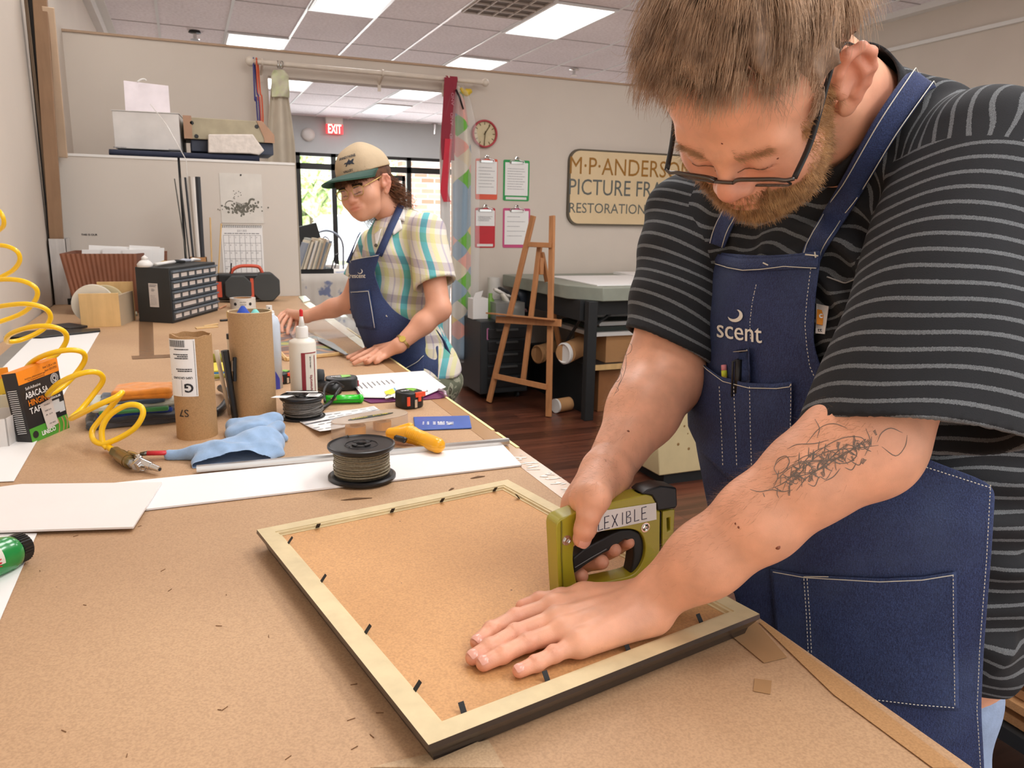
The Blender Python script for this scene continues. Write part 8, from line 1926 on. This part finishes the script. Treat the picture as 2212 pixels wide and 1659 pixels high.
def hand2(JT,w0,e0,s0,rs=1.):
    JJ={k:[tz(*a) for a in v] for k,v in JT.items()}
    def fn(p):
        d=rc(p,s0,e0,.044,.038);d=sm(d,rc(p,e0,e0*.6+w0*.4,.038,.034),.02);d=sm(d,rc(p,e0*.6+w0*.4,w0,.034,.023),.02)
        for k in('index','middle','ring','pinky'):d=sm(d,rc(p,w0,JJ[k][0],.018,.0115),.012)
        d=sm(d,rc(p,w0,JJ['thumb'][0],.017,.012),.01)
        for k,q in JJ.items():
            g=None
            for i in range(3):
                e_=rc(p,q[i],q[i+1],(.0100,.0085,.0078,.0068)[i],(.0100,.0085,.0078,.0068)[i+1]);g=e_ if g is None else sm(g,e_,.003)
            d=sm(d,g,.005)
        return np.maximum(d,TZ+.0015-p[:,2])
    V,F=poly(fn,*bb([*sum(JJ.values(),[]),w0,e0,s0*.5+e0*.5],.05),.0036,1);return V,F
WH=lambda P:headshape(wi(P)*np.array([1.04,1.02,1.0]))*WS
def wneck(p):return rc(p,ww((0,-.03,-.04)),nb-(0,0,.02),.046,.052)
def whead(p):return sm(WH(p),wneck(p),.025)
woman=T('person','person in beige cap, plaid shirt and denim apron working at the far bench edge','person',(hip[0],hip[1],0))
def wunder(p):
    d=wtorso(p)+.015
    for s_ in(-1,1):
        h_=hip+R2@np.array([0,s_*.085,-.02]);kn=np.array([*h_[:2],.48]);an=np.array([*h_[:2],.09]);d=sm(d,rc(p,h_,kn,.075,.05),.04);d=sm(d,rc(p,kn,an,.048,.033),.03);d=sm(d,rc(p,an,an+(-.15,0,-.05),.03,.026),.02)
    return d
pieces=[poly(whead,WC-.17,np.maximum(WC+.16,nb+.06),.0032,1),hand2(HL,kL,eL,sL),hand2(HR_,kR,eR,sR),poly(wunder,hip-(.3,.3,.88),(hip[0]+.3,hip[1]+.35,1.42),.012,1)]
BV,BF=JA(*pieces);r=[]
p=wi(pieces[0][0]);r.append(np.clip(.5*np.clip((np.abs(p[:,0])-.078)/.012,0,1)+.35*np.exp(-((p-np.array([0,.115,-.032]))**2).sum(1)/.0005)+.7*np.exp(-((np.abs(p[:,2]+.062)/.010)**2)-(p[:,0]/.022)**2)*(p[:,1]>.1),0,.8))
for q in pieces[1:]:r.append(np.full(len(q[0]),.06))
mk('body',(BV,BF),m_skin2,woman,smooth=True,attrs={'red':np.concatenate(r)})
# closed lids are part of the head; brows and glasses
rg=np.random.default_rng(5)
c=np.stack([rg.uniform(-.05,.05,900),.098+0*rg.uniform(0,1,900),rg.normal(.0125,.0028,900)],1);c=c[np.abs(c[:,0])>.012];P,Nn=rootson(WH,ww(c));n=len(P)
V,F=strands(grow(P,Nn,nrm_rows if 0 else (Nn*.4+wd_(np.stack([np.sign(wi(P)[:,0]),0*P[:,0],.1+0*P[:,0]],1))),np.full(n,.009),4,.05,seed=2),np.full(n,.0005));mk('eyebrows',(V,F),M('dark_brow','#4A3428',.6),woman,smooth=True)
lashes(WH,ww,woman,M('lash_dark','#3A2820',.6),.0010)
t=T('eyeglasses','thin gold wire glasses on the person in the cap','glasses',ww((0,.11,0)))
m_gold=M('gold_wire','#C9A96A',.3,metal=.8)
for s_ in(-1,1):
    mk('rim',tube([ww((s_*.034+q[0],.106,-.006+q[1])) for q in rrect(.046,.034,.014,5)],.0015,6,closed=True),m_gold,t,smooth=True)
    mk('lens',prism([ww((s_*.034+q[0]*.95,.105,-.006+q[1]*.95)) for q in rrect(.046,.034,.014,5)],wd_((0,.001,0))),MATS['lens_glass'],t)
    mk('temple_arm',tube([ww(q) for q in((s_*.058,.105,.002),(s_*.066,.098,.004),(s_*.084,.02,.018),(s_*.086,-.01,.012))],.0019,6),m_gold,t,smooth=True)
mk('bridge',tube([ww((-.011,.106,-.002)),ww((0,.108,.001)),ww((.011,.106,-.002))],.0009,5),m_gold,t)
# hair
m_wh=M('dark_auburn_hair','#46302A',.4,var=.3,scale=60,hex2='#6E4A34')
def whcap(P):
    p=wi(P);d=el(p,(0,-.020,.045),(.085,.108,.090));ax=np.abs(p[:,0])
    lim=np.where(p[:,1]>.05,p[:,2]-(.036+.01*np.sin(p[:,0]*90)),np.where(p[:,1]>.012,p[:,2]+.0+.01*np.sin(p[:,1]*150),np.where(p[:,1]>-.03,p[:,2]-.022,p[:,2]+.075)))
    return np.maximum(sm(d,el(p,(0,.032,.040),(.074,.066,.066)),.02),-lim*.8)*WS
V,F=poly(whcap,WC-.15,WC+.15,.0045,1);o=mk('hair',(V,F),m_wh,woman,smooth=True,label='dark auburn curly hair, longer at the back')
n=3000;c=np.stack([rg.uniform(-.076,.076,n),rg.uniform(.035,.09,n),rg.uniform(.036,.050,n)],1);P,Nn=rootson(WH,ww(c));n=len(P)
V1=grow(P,Nn,Nn*.35+wd_(np.stack([.35*np.sign(wi(P)[:,0]),.2+0*P[:,0],-1+0*P[:,0]],1)),rg.uniform(.008,.024,n),8,.20,seed=3)
n=900;c=np.stack([rg.uniform(-.085,.085,n),rg.uniform(-.11,-.03,n),rg.uniform(-.05,.03,n)],1);P,Nn=rootson(WH,ww(c));P=P[(np.abs(wi(P)[:,0])<.083)&(wi(P)[:,1]<-.042)];n=len(P);Nn=grad(WH,P,1e-3)[1];Nn/=n2(Nn)[:,None]
pl_=wi(P);base=grow(P,Nn,Nn*.55+np.array([.30,-.02,-.95]),rg.uniform(.07,.15,n),24,.02,seed=6)
cl=np.floor((np.arctan2(pl_[:,0],-pl_[:,1])+3)*5)+np.floor(pl_[:,2]*60)*3;kk=np.arange(24)/23
for k in range(24):
    ph=cl*1.7+k*.75;amp=.013*min(1,kk[k]*2);base[:,k]+=np.stack([np.cos(ph),np.sin(ph*1.0),.3*np.sin(ph)],1)*amp
V,F=strands(V1,np.full(len(V1),.0006));V2,F2=strands(base,np.full(n,.0011));mk('hair_strands',JA((V,F),(V2,F2)),M('auburn_strand','#553A2C',.4,var=.3,scale=50,hex2='#86593A'),o,smooth=True)
# cap
cap=T('baseball_cap','beige baseball cap with a green underbrim worn by the person in plaid','cap',ww((0,0,.10)))
def capf(P):
    p=wi(P);d=el(p,(0,-.012,.052),(.092,.114,.103));d=d+.0015*np.sin(p[:,0]*60+p[:,1]*40);e=np.maximum(d,-(p[:,2]-.050-.10*(p[:,1])*0+.12*np.minimum(0,p[:,1])*-.2));e=np.maximum(e,-(p[:,2]-.052));return np.maximum(e,-(d+.011))*WS
V,F=poly(capf,WC-.15,WC+.16,.0036,1);mk('crown',(V,F),M('beige_cotton','#B9A486',.85,var=.05,scale=30,bump=.2,bscale=300),cap,smooth=True)
mk('headband_seam',tube([ww((.0925*math.cos(k_),-.012+.1145*math.sin(k_),.053)) for k_ in np.linspace(0,2*math.pi,40)[:-1]],.0014,5,closed=True),M('beige_seam','#A8916E',.8),cap,smooth=True)
g=np.zeros((14,26,3));gb=g.copy()
for i in range(14):
    for j in range(26):
        a_=math.radians(16+148*j/25);s_=i/13;R_=1+.72*s_*math.sin(a_)**.7 if math.sin(a_)>0 else 1
        x=.091*math.cos(a_);y=-.012+.112*math.sin(a_)*(1)+.118*s_*math.sin(a_)**.9
        z=.056+.004*s_-.020*(x/.09)**2*(.35+.65*s_)-.014*s_*s_
        g[i,j]=ww((x,y,z));gb[i,j]=ww((x,y,z-.0028))
mk('brim_top',gridmesh(g),M('dark_green_cloth','#2C4A40',.8),cap,smooth=True,solid=.0025);mk('underbrim',gridmesh(gb),M('green_underbrim','#3F6B58',.8),cap,smooth=True,solid=.0012)
def capart(x,z,V,sc,mat,name,F):
    out=[]
    for a_,b_ in V[:,:2]:
        lx=x-a_*sc;lz=z+b_*sc;th=lx/.09;q=np.array([.092*math.sin(th),-.012+.114*math.cos(th),lz]);k_=math.sqrt(max(.05,1-((lz-.052)/.103)**2));q[0]*=k_;q[1]=-.012+(q[1]+.012)*k_;out.append(ww(q*np.array([1.012,1.0,1])+np.array([0,.0015,0])))
    mk(name,(np.array(out),F),mat,cap,solid=.0006)
m_emb=M('navy_embroidery','#232B38',.8)
V,F=text2d('BRANDYWINE',.01);capart(-.016,.112,V,.012,m_emb,'embroidered_text',F)
V,F=text2d('VALLEY',.01);capart(-.016,.066,V,.011,m_emb,'embroidered_text',F)
hs=np.array([(-2,0),(-1.6,.5),(-.8,.45),(-.3,.9),(.1,1.5),(.3,.9),(.8,.7),(1.4,1.1),(1.9,1.0),(1.6,.5),(1.3,.1),(1.7,-.6),(1.3,-.6),(.7,-.2),(.1,-.4),(-.6,-.1),(-1.1,-.8),(-1.4,-.7),(-1.0,.0),(-1.6,.1)])
capart(-.026,.090,np.c_[-hs[:,:1]*[[-1]],hs[:,1:]][:,:2] if 0 else np.c_[hs,0*hs[:,0]],.0105,m_emb,'embroidered_horse',[tuple(range(len(hs)))])
# shirt
axl=nrm(eL-sL);axr=nrm(eR-sR);ll=np.linalg.norm(eL-sL)
a,b=at(900,622,2.50),at(992,606,2.56);v_=nrm(b-a);hn=nrm(axl-v_*(axl@v_));hp=(a+b)/2
def wshirt(p):
    d=wtorso(p)-.008;d=d+.003*np.sin(p@np.array([40,30,18.])+2*np.sin(p@np.array([10,20,15.])))+.0035*np.sin(p@np.array([18,12,95.]))*np.exp(-((p-at(925,640,2.65))**2).sum(1)/.02)
    hem=hip[2]+.05-p[:,2]+.03*np.sin(p[:,1]*12);d=np.maximum(d,hem)
    nk=wneck(p);d=np.maximum(d,-(np.maximum(nk-.004,-1)))
    sl=rc(p,sL,sL+axl*ll*1.05,.062,.078);s1=np.maximum(sl,(p-hp)@hn);s2=np.maximum(rc(p,sR,sR+axr*.2,.055,.066),(p-sR)@axr-.15)
    d=sm(sm(d,s1,.02),s2,.02);i1=np.maximum(sl+.012,(hp-hn*.04-p)@hn);return np.maximum(d,-i1)
V,F=poly(wshirt,hip-(.28,.30,.06),(hip[0]+.26,hip[1]+.36,1.43),.0055,1)
hx_=nrm(np.array([RC[0,0],RC[1,0],0]));u=(V-che)@hx_+.12*(V[:,2]-che[2])+.012*np.sin(V[:,2]*25)
mk('shirt',(V,F),m_plaid,woman,smooth=True,attrs={'sU':u/.098+.72,'sV':(V[:,2]+.1*(V-che)@hx_)/.13+.2},label='plaid short-sleeved shirt in cream, yellow and teal')
mk('sleeve_cuff_seam',tube([hp-hn*.022+(basis(hn)[:,0]*math.cos(k_)+basis(hn)[:,1]*math.sin(k_))*.0785 for k_ in np.linspace(0,6.283,30)[:-1]],.0012,4,closed=True),m_thread,woman,smooth=True) if 0 else None
m_col=M('collar_white','#DEDAD6',.8)
bfW=lambda p:np.minimum(wshirt(p),wneck(p))
for q in([(838,480),(864,468),(869,494),(850,508)],[(808,506),(824,494),(815,528),(812,530)],[(862,432),(874,438),(874,478),(862,474)]):
    q=np.array(q,float);g=np.array([[(q[0]*(1-a_)+q[1]*a_)*(1-b_)+(q[3]*(1-a_)+q[2]*a_)*b_ for a_ in np.linspace(0,1,7)] for b_ in np.linspace(0,1,7)])
    mk('collar',gridmesh(smooth_(trace(bfW,g.reshape(-1,2),.005,2.,3.2).reshape(7,7,3),1)),m_col,woman,smooth=True,solid=.0025)
mk('button_placket',gridmesh(np.stack([trace(bfW,spline([(818,500+0),(815,520),(812,545),(812,570)],4)+np.array([o_,0]),.004,2.,3.2) for o_ in(-4,4)],1)),m_plaid,woman,solid=.002) if 0 else None
P=trace(bfW,[(812,530)],.006,2.,3.2)[0];mk('button',lathe([(.006,0),(.005,.002),(0,.002)],12,P,CAM-P),M('button_dark','#4A4238',.4),woman)
# apron
def wform(p):
    d=el(p,at(842,562,2.70),(.122,.200,.17),R2);d=sm(d,el(p,at(852,680,2.71),(.132,.200,.17),R2),.08);d=sm(d,rc(p,hip,(hip[0],hip[1],.45),.155,.15),.06)
    return d+.003*np.sin(p@np.array([50,35,10.]))
eL_=[(545,744),(585,737),(640,744),(700,768),(760,792),(850,812),(1000,820)];eR_=[(545,822),(590,808),(640,826),(670,850),(690,880),(705,925),(715,946),(780,948),(850,945),(1000,945)]
rows=np.concatenate([np.linspace(547,715,34),np.linspace(722,1000,24)]);uvg=np.array([[(interp(v,eL_)*(1-s_)+interp(v,eR_)*s_,v+(565-545)*(1-s_)*max(0,1-(v-547)/50)) for s_ in np.linspace(0,1,26)] for v in rows])
AW=smooth_(trace(wform,uvg.reshape(-1,2),.014,2.,3.3).reshape(len(rows),26,3),2)
wap=mk('apron',gridmesh(AW),m_denim2,woman,smooth=True,solid=.003,sub=1,label='blue denim bib apron');WB=bvh(AW)
V,F=text2d('Crescent',.0);V=V.copy();V[:,0]=770+(V[:,0]-(V[:,0].min()+V[:,0].max())/2)*(41/(V[:,0].max()-V[:,0].min()));V[:,1]=596-V[:,1]*14;mk('embroidery',(hit(V[:,:2],.003,WB),F),MATS['white_embroidery'],wap,solid=.0008)
PC=hit(np.array([(779+5*math.cos(k_),586+5*math.sin(k_)) for k_ in np.linspace(-1.15,2.75,14)]),.003,WB);mk('embroidered_crescent',tube(PC,.0018*np.sin(np.linspace(.2,2.94,14)),5),MATS['white_embroidery'],wap)
o,PB=patch(([(742,628),(770,628),(800,625)],[(752,700),(780,708),(813,712)]),12,10,.005,'bib_pocket',m_denim2,parent=wap,B=WB);PBb=bvh(PB)
stitch([(744,631),(770,631),(797,629)],.003,parent=o,dash=0,B=PBb,r=.0011,n=8);stitch([(797,630),(804,670),(810,708)],.003,parent=o,dash=0,B=PBb,r=.0009,n=8)
o,PB=patch(([(872,800),(900,785),(914,768)],[(880,860),(905,855),(918,850)]),10,8,.005,'hip_pocket',m_denim2,parent=wap,B=WB);stitch([(873,797),(900,783),(913,769)],.008,parent=o,dash=0,B=WB,r=.0011,n=8)
stitch([(748,566),(780,558),(818,552)],.004,parent=wap,dash=0,B=WB,r=.0009,n=8)
for cl_,w_ in(([(818,552),(832,520),(845,490),(858,462),(868,440)],15),([(751,568),(758,545),(766,520),(776,500)],6)):
    cl=spline(np.array(cl_,float),4);tn=np.gradient(cl,axis=0);tn/=n2(tn)[:,None];nn=np.stack([-tn[:,1],tn[:,0]],1);g=np.stack([trace(bfW,cl+nn*w_*s_,.007,2.,3.2) for s_ in(-.5,0,.5)],1);mk('apron_strap',gridmesh(smooth_(g,1)),m_denim2,woman,smooth=True,solid=.003)
P=[at(945,712,2.62),at(962,735,2.66),at(975,765,2.68),at(984,800,2.70),at(978,835,2.70)];mk('apron_side_panel',gridmesh(np.array([[q+np.array([-.028,.0,0])*(.2+.8*i/4),q+np.array([.0,.0,-.004])] for i,q in enumerate(P)])),m_denim2,woman,smooth=True,solid=.003)
# trousers
def wp(p):
    d=None
    for s_ in(-1,1):
        h_=hip+R2@np.array([0,s_*.088,-.03]);kn=np.array([h_[0],h_[1],.48]);an=np.array([h_[0]+.02,h_[1],.09]);e_=sm(rc(p,h_,kn,.098,.075),rc(p,kn,an,.075,.065),.03);d=e_ if d is None else sm(d,e_,.03)
    d=sm(d,el(p,hip-(0,0,.02),(.142,.172,.10),R2),.04);return np.maximum(d+.003*np.sin(p[:,2]*60),.06-p[:,2])
V,F=poly(wp,hip-(.3,.3,.82),hip+(.3,.3,.12),.011,1)
def f_camo(nt,mp,col,b):
    N,L=nt.nodes,nt.links;n_=N.new('ShaderNodeTexNoise');n_.inputs['Scale'].default_value=26;n_.inputs['Detail'].default_value=3;L.new(mp.outputs[0],n_.inputs[0]);c=N.new('ShaderNodeValToRGB');c.color_ramp.interpolation='CONSTANT';e=c.color_ramp.elements;e[0].position=0;e[0].color=lin('#5E6250');e[1].position=.45;e[1].color=lin('#8F907C');q=e.new(.54);q.color=lin('#4E4A3C');q=e.new(.62);q.color=lin('#A6A690');L.new(n_.outputs[0],c.inputs[0]);return c.outputs[0]
mk('trousers',(V,F),M('camouflage_cloth','#7A7C68',.85,fn=f_camo),woman,smooth=True)
for s_ in(-1,1):
    h_=hip+R2@np.array([0,s_*.088,0]);an=np.array([h_[0]+.02,h_[1],.09])
    def sh(p,an=an):return np.maximum(sm(rc(p,an+(.03,0,-.04),an+(-.15,0,-.05),.045,.038),rc(p,an+(.01,0,.01),an+(.01,0,-.03),.045,.045),.03),.001-p[:,2])
    V,F=poly(sh,an-(.22,.08,.10),an+(.10,.08,.08),.009,1);mk('shoe',(V,F),m_blackm,woman,smooth=True)
# bracelet
ax_=nrm(kL-eL);t=T('bracelet','gold bracelet on the wrist of the person in plaid','bracelet',kL);mk('band',ring([(.025,-.004),(.025,.004),(.0275,.004),(.0275,-.004)],28,kL-ax_*.018,ax_),m_gold,t,shade=True)
nn_=nrm(CAM-kL+EZ*1.2);nn_=nrm(nn_-ax_*(nn_@ax_));mk('plate',lathe([(.011,0),(.010,.002),(0,.002)],16,kL-ax_*.018+nn_*.0262,nn_),M('gold_plate','#E6CF6A',.25,metal=.6),t)
